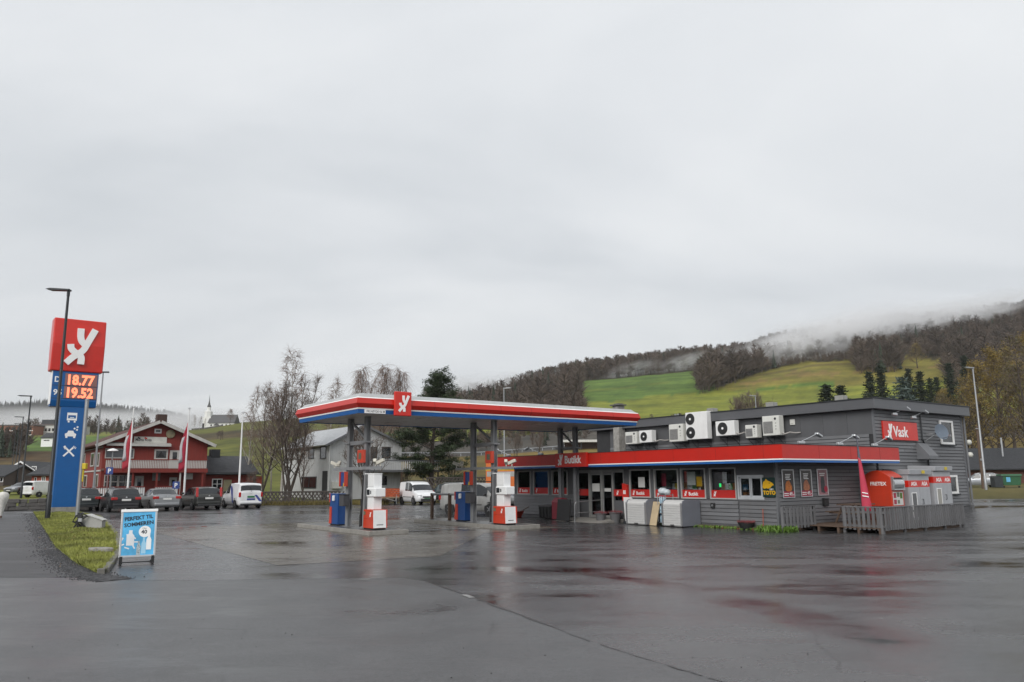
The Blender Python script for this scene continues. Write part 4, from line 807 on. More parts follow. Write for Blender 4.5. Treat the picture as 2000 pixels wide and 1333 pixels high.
sl_ = ob('sail', mb, mat('flag_pink', (.50, .045, .085), .6, var=.12), fl, smooth=80); sd = sl_.modifiers.new('thickness', 'SOLIDIFY'); sd.thickness = .006
mb = MB(); vs_ = []
for i in range(5):
    f_ = .74 + .25 * i / 4; w_ = .10 * (1 - i / 5); vs_ += [fp(f_, .0), fp(f_ - .015, w_ * .5), fp(f_ - .03, w_)]
mb.v = [tuple(map(float, p)) for p in vs_]; mb.f = [(i*3+j, i*3+j+1, (i+1)*3+j+1, (i+1)*3+j) for i in range(4) for j in (0, 1)]
s2 = ob('sail_top', mb, mat('flag_grey', (.10, .10, .13), .6, var=.4, scale=8), fl); s2.modifiers.new('thickness', 'SOLIDIFY').thickness = .006
for k, (f_, ww) in enumerate(((.36, .2), (.325, .22))):
    a, b = np.array(fp(f_, .06)), np.array(fp(f_ - .012, .06 + ww))
    ob('lettering', MB().tube([a + np.array([.01, -.02, 0]), b + np.array([.01, -.02, 0])], .022, 4), CLEANW, fl)

for k in range(8):                                # butt joints of the fascia sheets
    ob('fascia_joint', MB().box(-.004, .004, -1.0635, -1.058, 2.612, 3.118), mat('joint_dark', (.16, .012, .01), .5), shop, loc=(1.6 + k * 2.2, 0, 0))
for k in range(3): ob('fascia_joint', MB().box(17.798, 17.8035, -.004, .004, 2.612, 3.118), MAT['joint_dark'], shop, loc=(0, 1.2 + k * 2.1, 0))
for a, b, z0, z1, c_ in ((.55, .95, 1.6, 2.2, 'print_wine'), (2.2, 2.7, 1.55, 2.1, 'paper'), (3.6, 4.0, 1.6, 2.2, 'window_film_red'), (10.7, 11.1, 1.6, 2.15, 'print_wine'), (12.3, 12.75, 1.65, 2.2, 'paper'), (12.8, 13.1, 1.6, 2.0, 'toto_yellow')):
    ob('reflection_card', MB().box(a, b, .048, .054, z0, z1), MAT[c_], shop)  # added coloured cards stand in for reflections in the window panes

# ------------------------------------------------------------------ canopy over the pumps
CZ = 4.4; cs0, cs1, ct0, ct1 = 2.45, 8.35, -13.1, 1.1
cn = sthing('pump_canopy', 'flat pump canopy with red, white and blue fascia on paired steel columns', 'canopy', 5.4, -6, 0)
def C(s, t): return (s - 5.4, t + 6)
a0, b0 = C(cs0, ct0); a1, b1 = C(cs1, ct1)
def ringband(e0, z0, e1, z1, th=.05):          # a sloping band all round
    mb = MB(); o = [(a0-e0, b0-e0, z0), (a1+e0, b0-e0, z0), (a1+e0, b1+e0, z0), (a0-e0, b1+e0, z0), (a0-e1, b0-e1, z1), (a1+e1, b0-e1, z1), (a1+e1, b1+e1, z1), (a0-e1, b1+e1, z1)]
    i = [(x + (th if x < 0 else -th), y + (th if y < 0 else -th), z) for x, y, z in o]
    fs = []
    for k in range(4): j = (k+1) % 4; fs += [(k, j, 4+j, 4+k), (8+k, 12+k, 12+j, 8+j), (4+k, 4+j, 12+j, 12+k), (k, 8+k, 8+j, j)]
    return mb.add(o + i, fs)
ob('blue_band', ringband(.0, CZ, .03, CZ+.15), BLUE, cn); ob('white_band', ringband(.04, CZ+.153, .05, CZ+.20), CLEANW, cn)
ob('red_band', ringband(.05, CZ+.203, .16, CZ+.36), CRED, cn); ob('red_band', ringband(.16, CZ+.3605, .1, CZ+.56), CRED, cn)
ob('white_band', ringband(.09, CZ+.563, .06, CZ+.60), CLEANW, cn)
ob('roof_sheet', MB().add([(a0-.02, b0-.02, CZ+.6), (a1+.02, b0-.02, CZ+.6), (a1+.02, b1+.02, CZ+.6), (a0-.02, b1+.02, CZ+.6), (a0+.15, b0+.15, CZ+.76), (a1-.15, b0+.15, CZ+.76), (a1-.15, b1-.15, CZ+.76), (a0+.15, b1-.15, CZ+.76)], [(0, 1, 5, 4), (1, 2, 6, 5), (2, 3, 7, 6), (3, 0, 4, 7), (4, 5, 6, 7)]), mat('roof_sheet', (.46, .47, .47), .45, .4, var=.08, dirt=.15), cn)
SOFF = mat('canopy_soffit', (.60, .59, .57), .42, .15, var=.15, scale=1.3, dirt=.25)
k = 0; y = b0 + .06
while y < b1 - .1:
    ob('soffit_panel', MB().box(a0+.06, a1-.06, y, min(y + .58, b1-.06), CZ+.03, CZ+.06), SOFF, cn); y += .6
for t__ in (-9.5, -3.5):
    for s_ in (4.0, 6.8): x_, y_ = C(s_, t__); ob('light_panel', MB().box(x_-.25, x_+.25, y_-.25, y_+.25, CZ+.005, CZ+.029), mat('lamp_glass', (.5, .5, .48), .3), cn)
for q_ in range(1, 9):                          # butt joints of the red panels
    yj = b0 + (b1 - b0) * q_ / 9; ob('joint', MB().prism([(a1+.052, CZ+.205), (a1+.164, CZ+.36), (a1+.104, CZ+.56), (a1+.09, CZ+.56), (a1+.04, CZ+.205)], 'y', yj-.006, yj+.006), mat('joint_dark', (.16, .012, .01), .5), cn)
# emblem box standing proud of the long edge
t_a, z_a = PS(769, 812, cs1 + .2); t_b, z_b = PS(803, 764, cs1 + .2)
xa, ya = C(cs1 + .16, t_a); xb, yb = C(cs1 + .16, t_b)
bx_ = ob('emblem_box', MB().box(xa, xa+.1, ya, yb, CZ-.06, CZ+.86), RED, cn, bevel=.03)
emblem(bx_, (ya + yb) / 2 + .02, CZ+.10, .62, xface=xa+.1, depth=.02, ratio=1.0, wd=.16)
t_a, _ = PS(711, 805, cs1); t_b, _ = PS(752, 808, cs1); x_, ya = C(cs1 + .025, t_a); _, yb = C(0, t_b)
pl = ob('height_plate', MB().box(x_, x_+.02, ya, yb, CZ+.005, CZ+.15), CLEANW, cn); text('lettering', 'FRI HØYDE 4,6 M', .115, (x_+.021, ya+.08, CZ+.04), SIDE, mat('print_grey', (.12, .12, .13), .5), pl, .001, .002, xs=.86)
STEEL = mat('column_grey', (.25, .255, .265), .5, .2, var=.12, dirt=.2)
def hbeam(s, t, z0, z1, w_=.2):
    x, y = C(s, t); return MB().box(x-w_/2, x+w_/2, y-w_/2, y-w_/2+.03, z0, z1).box(x-w_/2, x+w_/2, y+w_/2-.03, y+w_/2, z0, z1).box(x-.02, x+.02, y-w_/2+.03, y+w_/2-.03, z0, z1)
PAIRS = [(5.15, 6.72, -11.95, .15), (5.95, 7.55, -6.5, .15), (4.45, 5.6, -.35, 0)]
for sa, sb, t__, zb in PAIRS:
    for s_ in (sa, sb): ob('column', hbeam(s_, t__, zb, CZ+.03), STEEL, cn); xx_, yy_ = C(s_, t__); ob('base_plate', MB().box(xx_-.2, xx_+.2, yy_-.2, yy_+.2, zb, zb+.02), STEEL, cn)
    x1_, y_ = C(sa, t__); x2_, _ = C(sb, t__)
    ob('cross_beam', MB().box(x1_+.13, x2_-.13, y_-.09, y_+.09, 3.35, 3.5), STEEL, cn); ob('brace', MB().tube([(x1_+.1, y_, 4.3), (x2_-.1, y_, 3.55)], .055, 4), STEEL, cn)
    ob('collar', MB().box(x1_-.2, x1_+.2, y_-.16, y_+.16, 3.40, 3.46).box(x2_-.2, x2_+.2, y_-.16, y_+.16, 3.40, 3.46), STEEL, cn)

# ------------------------------------------------------------------ pump islands and everything on them
def island(s0, s1, t0, t1, label):
    r_ = sthing('pump_island', label, 'island', s0, t0, 0, group='raised pump islands'); W_, H_ = s1 - s0, t1 - t0
    ob('deck', MB().box(.12, W_-.12, .12, H_-.12, .0, .148), mat('island_wet', (.10, .098, .095), .3, var=.25, scale=3), r_)
    for e_ in ((0, W_, 0, .12), (0, W_, H_-.12, H_), (0, .12, .12, H_-.12), (W_-.12, W_, .12, H_-.12)): ob('edge', MB().box(e_[0], e_[1], e_[2], e_[3], 0, .155), CONC, r_, bevel=.012)
island(1.7, 8.75, -12.75, -11.15, 'low concrete pump island carrying the pump farther from the shop'); island(1.9, 9.5, -7.2, -5.6, 'low concrete pump island carrying the pump nearer the shop entrance')
PRED = mat('pump_red', (.55, .05, .02), .3, var=.06, coat=.2, dirt=.12); PWH = mat('pump_white', (.82, .83, .83), .35, var=.04, coat=.2, dirt=.1); PBL = mat('bin_blue', (.01, .06, .22), .35, var=.08)
def dispenser(s, t, label):
    r_ = sthing('fuel_pump', label, 'fuel pump', s, t, .15, group='fuel pumps under the canopy')
    b_ = ob('base_cabinet', MB().prism([(-.40, .06), (.46, .06), (.42, .82), (-.37, .82)], 'y', -.28, .28), PRED, r_, bevel=.012)
    ob('side_panel', MB().add([(.467, -.27, .08), (.467, .24, .08), (.427, .24, .80), (.427, -.27, .80), (.49, -.27, .08), (.49, .24, .08), (.45, .24, .80), (.45, -.27, .80)], [(3, 2, 1, 0), (4, 5, 6, 7), (0, 1, 5, 4), (1, 2, 6, 5), (2, 3, 7, 6), (3, 0, 4, 7)]), PWH, b_)
    ob('badge', MB().box(-.34, -.20, -.288, -.281, .6, .74), MAT['badge'], b_); emblem(b_, .22, .52, .2, y=-.281, depth=.004); ob('plinth', MB().box(-.37, .42, -.25, .25, 0, .06), BLACK, b_)
    ob('tower', MB().box(-.30, .22, -.17, .17, .82, 2.28), PWH, r_, bevel=.012); 
    h_ = ob('display_head', MB().box(-.30, .44, -.22, .22, 1.34, 1.70), PWH, r_, bevel=.03); ob('display', MB().box(-.24, -.02, -.227, -.221, 1.42, 1.64), DGL, h_); ob('keypad', MB().box(.02, .12, -.227, -.221, 1.46, 1.60), METAL, h_)
    ob('hose_mast', MB().box(-.56, -.42, -.14, .14, 0, 2.32), METAL, r_, bevel=.01)
    for k in range(4):
        y_ = -.24 - .035 * k; x_ = -.60 + k * .055; nz_ = ob('nozzle', MB().tube([(x_, y_, .95), (x_, y_-.02, 1.12), (x_+.04, y_-.05, 1.25)], [.028, .03, .014], 8), BLACK if k % 2 else mat('nozzle_green', (.02, .10, .05), .4), r_)
        ob('hose', MB().tube([(x_, y_, .95), (x_-.03, y_-.04, .5), (x_+.01, y_-.06, .1), (x_+.05, y_-.03, .12), (x_+.04, y_-.02, .6), (x_+.03, y_+.0, 1.5), (x_+.02, y_+.02, 2.25)], .021, 6), BLACK, r_)
    r_.scale = (1, 1, .89); ob('edge_strip', MB().box(.44, .486, .245, .285, .07, .81), PRED, b_); ob('seam', MB().box(-.301, .221, -.1725, -.1705, 1.76, 1.766), DMET, r_)
    ob('seam', MB().box(-.395, .44, -.2825, -.2805, .44, .446), DMET, b_); ob('vent', MB().box(.4805, .484, -.15, .12, .16, .22), DMET, b_)
    ob('top_cap', MB().box(-.57, .23, -.18, .18, 2.28, 2.32), PWH, r_)
    return r_
dispenser(7.72, -12.05, 'white and red fuel pump on the island farther from the shop'); dispenser(8.55, -6.7, 'white and red fuel pump on the island nearer the shop entrance')
def servicebin(s, t, label):
    r_ = sthing('service_unit', label, 'service unit', s, t, .15, group='blue and red service units')
    ob('cabinet', MB().box(-.42, .38, -.25, .25, .05, 1.28), PBL, r_, bevel=.012); ob('red_side', MB().prism([(-.25, .06), (.25, .06), (.25, .7), (-.18, .76)], 'x', -.52, -.425), PRED, r_, bevel=.01); ob('red_top', MB().box(-.52, -.425, -.25, .25, .92, 1.28), PRED, r_, bevel=.01)
    ob('red_front', MB().box(-.41, -.2, -.27, -.252, .07, .74), PRED, r_); ob('towel_holder', MB().box(-.05, .1, -.33, -.252, .98, 1.2), PWH, r_, bevel=.02); ob('handle', MB().box(-.56, -.52, -.05, .05, .5, .62), CLEANW, r_); ob('foot', MB().box(-.4, .36, -.22, .22, 0, .05), BLACK, r_)
servicebin(4.15, -11.9, 'blue and red service unit on the island farther from the shop'); servicebin(5.2, -6.45, 'blue and red service unit on the island nearer the shop entrance')
def colbits(sa, sb, t, which):
    r_ = sthing('camera_beam', 'thin beam carrying security cameras across the columns of the ' + which, 'camera beam', (sa + sb) / 2, t - .16, 2.42)
    ob('beam', MB().box(-2.0, 2.4, -.03, .03, -.06, .05), STEEL, r_); CAMW = mat('camera_cream', (.55, .53, .46), .45)
    for x_, a in ((-1.95, .5), (-1.5, -.6), (1.9, -.7), (2.3, .4)):
        c_ = ob('camera', MB().rbox((x_, 0, .22), (.36, .13, .13), (0, .35 if x_ < 0 else -.35, a)), CAMW, r_, bevel=.02); ob('mount', MB().tube([(x_, 0, .04), (x_, 0, .2)], .02, 6), CAMW, c_)
    r_ = sthing('pump_number_box', 'red square display box on the near column of the ' + which, 'number box', sb, t - .2, 2.62); ob('case', MB().box(-.24, .24, -.1, .04, 0, .5), PRED, r_, bevel=.015); ob('screen', MB().box(-.1, .12, -.108, -.101, .14, .38), mat('lcd', (.10, .13, .09), .3, var=.4, scale=14), r_)
    r_ = sthing('column_sign', 'red and blue sign box on the far column of the ' + which, 'sign', sa, t - .22, 1.72); ob('side_plate', MB().box(-.34, -.26, -.08, .05, 0, .58), PRED, r_); ob('side_plate', MB().box(.14, .22, -.08, .05, 0, .58), PRED, r_); ob('panel', MB().box(-.26, .14, -.04, .05, .02, .56), PBL, r_); ob('sticker', MB().box(.02, .14, -.06, -.041, .0, .14), mat('warn_yellow', (.6, .45, .02), .4), r_)
    r_ = sthing('towel_dispenser', 'dark grey dispenser box on the far column of the ' + which, 'dispenser', sa + .15, t - .28, .95); ob('case', MB().box(-.2, .2, -.12, .14, 0, .42), mat('box_charcoal', (.06, .06, .065), .5), r_, bevel=.02); ob('lid', MB().box(-.21, .21, -.13, .14, .42, .46), BLACK, r_)
colbits(5.15, 6.72, -11.95, 'island farther from the shop'); colbits(5.95, 7.55, -6.5, 'island nearer the shop')
gr_ = sthing('guard_rail', 'weathered steel crash rail on two posts at the end of the pump island', 'crash rail', 2.2, -6.4, .15)
ob('post', MB().box(-.06, .06, -.06, .06, 0, 1.18), WOODB, gr_); ob('post', MB().box(1.54, 1.66, -.06, .06, 0, 1.18), WOODB, gr_); ob('rail', MB().tube([(-.1, 0, 1.14), (2.5, 0, 1.14)], .05, 10), STEEL, gr_)

# ------------------------------------------------------------------ price pylon
Pb = G(122, 1005); rzp = math.atan2(-Pb[0], Pb[1]) + R_(8)
py = thing('price_pylon', 'tall blue filling station price sign with red emblem box on top', 'price sign', (Pb[0], Pb[1], 0), rzp)
dpy = Pb[1]; k_ = dpy / FPX * 1.03                                   # metres per pixel there
ob('footing', MB().box(-.8, .8, -.35, .35, 0, .45), CONC, py, bevel=.02)
ob('pillar', MB().box(-.66, .66, -.32, .32, .45, 6.75), PBLUE, py, bevel=.02)
hb_ = ob('price_panel', MB().prism([(-.34, 6.72), (-.44, 7.1), (-.44, 8.97), (.44, 8.97), (.44, 7.1), (.34, 6.72)], 'x', -1.3, 1.3), PBLUE, py, bevel=.02)
ob('side_edge', MB().box(-1.34, -1.304, -.43, .43, 6.85, 8.95), CLEANW, hb_); ob('side_edge', MB().box(1.304, 1.34, -.43, .43, 6.85, 8.95), CLEANW, hb_)
hd = ob('emblem_head', MB().prism([(-.52, 8.97), (-.66, 10.7), (-.52, 12.38), (.52, 12.38), (.66, 10.7), (.52, 8.97)], 'x', -1.5, 1.5), RED, py, bevel=.06)
mb = MB()
for k, s_ in enumerate(LOGO): mb.stroke([(p[0] * 2.35 + .08, 9.45 + p[1] * 2.35) for p in s_], .39, 'y', -.70 - k * .004, -.5)
ob('emblem', mb, CLEANW, hd)
DISP = mat('display_glow_tint', (.26, .13, .12), .4); LED = mat('led_orange', (1.0, .20, .10), .4, emit=1.25, var=.03)  # display base colour carries the pinkish glow of the lit digits
for z, tx, lb in ((8.18, '18.77', 'D'), (7.36, '19.52', '95')):
    d_ = ob('display', MB().box(-.60, 1.24, -.465, -.441, z-.1, z+.66), DISP, hb_); text('lettering', tx, .86, (-.55, -.466, z-.03), FRONT, LED, d_, .006, .034, xs=.84); text('lettering', lb, .5, (-1.2, -.444, z+.08), FRONT, CLEANW, hb_, .006, .012)
    ob('divider', MB().box(-1.3, 1.3, -.447, -.441, z-.15, z-.12), DMET, hb_)
def picto(parts, name): return ob(name, parts, CLEANW, py)
Y0, Y1 = -.327, -.32; z = 5.85                                          # lorry
picto(MB().box(-.28, .28, Y0, Y1, z+.34, z+.5).box(-.28, -.22, Y0, Y1, z, z+.34).box(.22, .28, Y0, Y1, z, z+.34).box(-.22, .22, Y0, Y1, z+.02, z+.14).box(-.12, .12, Y0, Y1, z+.18, z+.22).box(-.22, -.12, Y0, Y1, z-.12, z).box(.12, .22, Y0, Y1, z-.12, z), 'lorry_symbol')
z = 4.85
picto(MB().prism([(-.3, z), (.3, z), (.32, z+.16), (.2, z+.22), (.14, z+.36), (-.14, z+.36), (-.2, z+.22), (-.32, z+.16)], 'y', Y0, Y1).box(-.28, -.16, Y0, Y1, z-.1, z-.002).box(.16, .28, Y0, Y1, z-.1, z-.002), 'car_wash_symbol')
for x_, zz in ((.2, z+.5), (.34, z+.42), (.36, z+.6)): picto(MB().rbox((x_, Y0/1-.0, zz), (.1, .006, .1), (0, .5, 0)), 'water_drop')
z = 3.6
picto(MB().stroke([(-.3, z), (.22, z+.55)], .1, 'y', Y0, Y1), 'fork_symbol'); picto(MB().stroke([(.3, z), (-.22, z+.55)], .1, 'y', Y0-.004, Y1-.002).prism([(-.34, z+.6), (-.24, z+.68), (-.14, z+.5), (-.24, z+.42)], 'y', Y0-.004, Y1-.002), 'knife_symbol')
for k in range(3): picto(MB().stroke([(.2 + k*.06, z+.56 - k*.05), (.26 + k*.06, z+.66 - k*.05)], .04, 'y', Y0, Y1), 'fork_tine')

# ------------------------------------------------------------------ lamps and poles
LAMPM = mat('lamp_charcoal', (.022, .025, .028), .4, .3, var=.1)
def street_lamp(px_, Y, H, label, arm=-1, mat_=LAMPM, al=1.3, group='charcoal street lamps along the road', loc=None, r0=.13):
    p = loc or on(px_, Y); r_ = thing('street_lamp', label, 'street lamp', p, 0, group)
    ob('pole', MB().tube([(0, 0, 0), (0, 0, 1.2), (0, 0, 1.25), (0, 0, H)], [r0, r0, r0*.8, r0*.5], 10), mat_, r_, smooth=40); ob('lamp_head', MB().prism([(0, 0), (0, .1), (arm*al*.8, .17), (arm*al, .12), (arm*al*.8, .04)], 'y', -.16, .16), mat_, r_, loc=(-arm*.08, 0, H - .12), bevel=.02); ob('collar', MB().lathe([(r0*.62, 0), (r0*.62, .3)], 10, (0, 0, H-.4)), mat_, r_); return r_
q = G(92, 1018); street_lamp(0, 0, 12.3, 'charcoal street lamp standing in front of the tall price sign', loc=(q[0], q[1], .1))
street_lamp(48, 88, 11.4, 'charcoal street lamp beyond the crossing, next along the road from the price sign', al=1.6)
street_lamp(37, 128, 11, 'charcoal street lamp near the orange house gable', al=1.6); street_lamp(31, 170, 11, 'slim charcoal street lamp far down the road by the orange house'); street_lamp(25, 205, 10, 'slim charcoal street lamp at the far bend of the road')
GALV = mat('galv_pole', (.33, .34, .35), .45, .6, var=.1)
q = G(150, 1014, .1); r_ = thing('sign_post', 'galvanised sign post with a yellow box, standing by the grey cabinet', 'post', (q[0], q[1], .1)); ob('pole', MB().tube([(0, 0, 0), (0, 0, 6.15)], .1, 10), GALV, r_); ob('cap', MB().lathe([(.11, 6.15), (.11, 6.2), (.02, 6.24)], 10), GALV, r_); ob('signal_box', MB().box(.08, .28, -.1, .1, 2.55, 2.85).box(.1, .16, -.05, .05, 1.9, 2.55), MAT['warn_yellow'], r_, bevel=.02)
p = (D(180, 985, 60)[0], 60., 0.05); r_ = thing('slim_lamp', 'slim galvanised lamp pole with tiny head behind the price sign', 'street lamp', p); ob('pole', MB().tube([(0, 0, 0), (0, 0, 10.3)], [.09, .05], 8), GALV, r_); ob('lamp_head', MB().rbox((.15, 0, 10.32), (.55, .2, .1)), DMET, r_)
for px_, Y, yt, lb in ((985, 82, 758, 'galvanised street lamp rising behind the pump canopy'), (1483, 95, 773, 'short galvanised street lamp showing above the shop roof')):
    p = on(px_, Y); H = float(D(px_, yt, Y)[2]) - p[2]; street_lamp(px_, Y, H, lb, arm=1 if px_ < 1000 else -1, mat_=GALV, al=.9, group='galvanised street lamps behind the station', r0=.1)
p = on(1920, 74); H = float(D(1893, 718, 74)[2]) - p[2]; street_lamp(1920, 74, H, 'galvanised street lamp beside the green waste container', arm=-1, mat_=GALV, al=.9, group='galvanised street lamps behind the station', r0=.12)
p = on(1915, 80); r_ = thing('timber_pole', 'brown timber utility pole behind the leaning lamp post', 'utility pole', p); ob('pole', MB().tube([(0, 0, 0), (0, 0, 6.3)], [.16, .11], 9), WOODB, r_, smooth=50); ob('insulator', MB().rbox((0, -.15, 6.0), (.5, .08, .08)).rbox((0, -.15, 2.9), (.2, .1, .2)), METAL, r_)

# ------------------------------------------------------------------ poster stand and cabinet on the verge
q = G(265, 1101); r_ = thing('poster_stand', 'pavement poster stand with blue summer drinks advert', 'poster stand', (q[0], q[1], 0), math.atan2(-q[0], q[1]) + .06)
lean = R_(-9); MR = Matrix.Translation((0, -.28, .17)) @ Euler((lean, 0, 0)).to_matrix().to_4x4()
def lp(mb): return mb.spin(0, MR)
W2, H2 = .40, 1.12
fr = ob('frame', lp(MB().box(-W2, W2, -.02, .02, 0, .05).box(-W2, -W2+.045, -.02, .02, .05, H2-.05).box(W2-.045, W2, -.02, .02, .05, H2-.05)), ALU, r_, bevel=.006); ob('top_rail', lp(MB().box(-W2-.01, W2+.01, -.03, .03, H2-.05, H2+.02)), CLEANW, r_, bevel=.01)
prt = ob('print', lp(MB().box(-W2+.045, W2-.045, -.012, .012, .05, H2-.05)), mat('print_cyan', (.09, .42, .72), .3, var=.35, scale=2.2), r_)
def ptext(s, size, x, z, mt, dy=-.014, rot=0, **k):
    o = text('lettering', s, size, (0, 0, 0), (0, 0, 0), mt, prt, .0006, **k); sc = o.scale.copy(); o.matrix_local = MR @ Matrix.Translation((x, dy, z)) @ Euler((R_(90), -rot, 0)).to_matrix().to_4x4() @ Matrix.Diagonal((sc[0], 1, 1, 1)); return o
INK = mat('ink', (.012, .02, .035), .4)
ptext('PERFEKT TIL', .125, -.32, .86, INK, bold=.0045, xs=.92, rot=.10); ptext('SOMMEREN', .125, -.32, .715, INK, bold=.0045, xs=1.0, rot=.10)
ob('price_disc', lp(MB().lathe([(.135, 0), (.135, .003)], 26, (.14, -.0125, .60), 'y')), CLEANW, prt); ptext('40', .13, .06, .55, INK, dy=-.017, bold=.003); ptext('2 for', .05, .08, .66, INK, dy=-.017)
def pbottle(x, z, w_, h_, m_): ob('printed_bottle', lp(MB().prism([(x-w_, z), (x+w_, z), (x+w_, z+h_*.62), (x+w_*.45, z+h_*.8), (x+w_*.45, z+h_), (x-w_*.45, z+h_), (x-w_*.45, z+h_*.8), (x-w_, z+h_*.62)], 'y', -.0145, -.0125)), m_, prt)
pbottle(.24, .17, .055, .38, CLEANW); pbottle(.13, .08, .05, .38, mat('print_pale', (.35, .62, .8), .3)); pbottle(.02, .05, .045, .33, mat('print_check', (.35, .42, .45), .3, var=.9, scale=60)); pbottle(-.17, .28, .085, .36, mat('print_cream', (.72, .74, .76), .3, var=.1))
for a_ in range(7): ob('printed_splash', lp(MB().rbox((-.2 + .17*math.cos(a_*.9), -.0128, .36 + .14*math.sin(a_*.9)), (.11, .002, .03), (0, a_*.7, 0))), MAT['print_cream'], prt)
for sx in (-W2+.05, W2-.05): lg = ob('leg', MB().box(sx-.035, sx+.035, -.30, -.26, .02, .20).tube([(sx, -.28, .03), (sx, -.42, .012)], .02, 6).tube([(sx, -.28, .1), (sx, .3, .03)], .02, 6), BLACK, r_)
ob('cross_bar', MB().tube([(-W2+.05, -.28, .06), (W2-.05, -.28, .06)], .014, 6), DMET, r_); ob('back_panel', lp(MB().box(-W2+.03, W2-.03, .02, .03, .04, H2-.06)), BLACK, r_)
q = G(181, 1033, .1); r_ = thing('grey_cabinet', 'low pale grey utility cabinet with sloping lid on the verge', 'cabinet', (q[0], q[1], .12), .15); r_.scale = (.64, .7, .72)
ob('body', MB().prism([(-.62, 0), (.62, 0), (.62, .42), (-.30, .72), (-.62, .62)], 'y', -.25, .35), mat('cabinet_pale', (.36, .36, .34), .6, var=.08, dirt=.15), r_, bevel=.015); ob('lid', MB().prism([(-.66, .63), (-.30, .735), (.68, .42), (.70, .46), (-.28, .79), (-.68, .68)], 'y', -.3, .4), mat('lid_pale', (.5, .5, .48), .5, dirt=.1), r_)
q = G(154, 1034, .1); r_ = thing('cable_clump', 'clump of dark cables and a clamp at the foot of the sign post', 'cables', (q[0], q[1], .12)); mb = MB(); rs = random.Random(2)
for k in range(7): mb.tube([(rs.uniform(-.2, .25), rs.uniform(-.1, .1), 0), (rs.uniform(-.25, .3), -.1, .3), (rs.uniform(-.2, .3), 0, .5), (rs.uniform(-.1, .1), .05, .62)], .035, 6)
ob('cable', mb, BLACK, r_); ob('clamp', MB().rbox((.1, -.12, .35), (.14, .1, .14)), METAL, r_)
# pale bundle by the road at the picture's edge
q = G(3, 1012); r_ = thing('covered_post', 'white cloth bundle wrapped round a short post beside the pavement', 'wrapped post', (q[0]-.05, q[1], 0)); ob('post', MB().tube([(0, 0, 0), (0, 0, .5)], .06, 8), WOODB, r_)
ob('cover', MB().lathe([(.06, .12), (.12, .4), (.2, .75), (.3, 1.1), (.31, 1.3), (.22, 1.42), (.04, 1.47)], 12), mat('cloth_white', (.62, .61, .57), .85, var=.2, scale=5, bump=.4, bscale=9), r_, smooth=70)

# ------------------------------------------------------------------ vehicles
TYRE = mat('tyre', (.018, .018, .019), .8); RIM = mat('rim', (.35, .35, .36), .35, .7); LAMPR = mat('tail_red', (.42, .012, .012), .2, coat=.5); LAMPC = mat('head_clear', (.55, .56, .58), .12, coat=.6)
PLATE = mat('plate_white', (.68, .68, .66), .4); PLATEG = mat('plate_green', (.02, .16, .06), .4); PLAST = mat('black_plastic', (.03, .03, .032), .55)
def paint_(name, c, met=.0, r=.3): return mat(name, c, r, met, var=.05, scale=1, coat=.5, dirt=.16)
KIND = {   # rows rear to front: x, bottom z, belt z, roof z, roof half-width factor
 'wagon': dict(W=.89, rows=[(-2.26,.45,.80,.82,.90),(-2.24,.33,.92,.95,.92),(-2.16,.26,.98,1.02,.86),(-1.86,.24,1.0,1.41,.76),(-1.5,.24,1.0,1.46,.76),(-.4,.22,.98,1.49,.77),(.35,.22,.96,1.44,.75),(1.15,.22,.93,.99,.86),(1.7,.24,.86,.91,.86),(2.15,.26,.74,.78,.84),(2.28,.36,.62,.64,.74)], glass=(-1.72,.75), rear=(-2.14,-1.88), front=(.42,1.08), split=[-.95,-.05], wheels=(-1.36,1.36), wr=.33, rails=True),
 'sedan': dict(W=.88, rows=[(-2.28,.45,.84,.86,.88),(-2.25,.33,.96,.99,.88),(-1.85,.26,1.0,1.03,.84),(-1.6,.24,1.0,1.06,.80),(-1.0,.24,.99,1.38,.72),(-.3,.22,.97,1.43,.74),(.35,.22,.95,1.39,.74),(1.15,.22,.92,.97,.86),(1.7,.24,.85,.90,.86),(2.15,.26,.74,.78,.84),(2.27,.36,.62,.64,.74)], glass=(-1.25,.75), rear=(-1.58,-1.04), front=(.42,1.08), split=[-.3], wheels=(-1.34,1.36), wr=.33, rails=False),
 'smallvan': dict(W=.90, rows=[(-2.20,.42,1.10,1.14,.95),(-2.18,.32,1.12,1.2,.92),(-2.10,.26,1.12,1.72,.84),(-1.95,.24,1.12,1.80,.84),(-.6,.22,1.10,1.84,.84),(.35,.22,1.08,1.80,.82),(.75,.22,1.06,1.62,.80),(1.35,.22,1.02,1.10,.88),(1.85,.26,.92,.97,.86),(2.12,.3,.76,.8,.82),(2.2,.4,.6,.62,.74)], glass=(-.5,.95), rear=(-2.165,-2.11), front=(.8,1.32), split=[.05], wheels=(-1.35,1.35), wr=.33, rails=False),
 'midvan': dict(W=.96, rows=[(-2.55,.42,1.15,1.2,.95),(-2.52,.32,1.16,1.3,.93),(-2.44,.26,1.16,1.78,.84),(-2.2,.24,1.16,1.86,.83),(-.6,.22,1.15,1.90,.83),(.75,.22,1.12,1.86,.82),(1.15,.22,1.10,1.70,.80),(1.85,.24,1.06,1.14,.88),(2.35,.28,.95,1.0,.86),(2.55,.34,.76,.8,.82),(2.62,.44,.6,.62,.74)], glass=(-2.1,1.35), rear=(-2.5,-2.45), front=(1.2,1.8), split=[-.75,.35], wheels=(-1.6,1.6), wr=.35, rails=False),
}
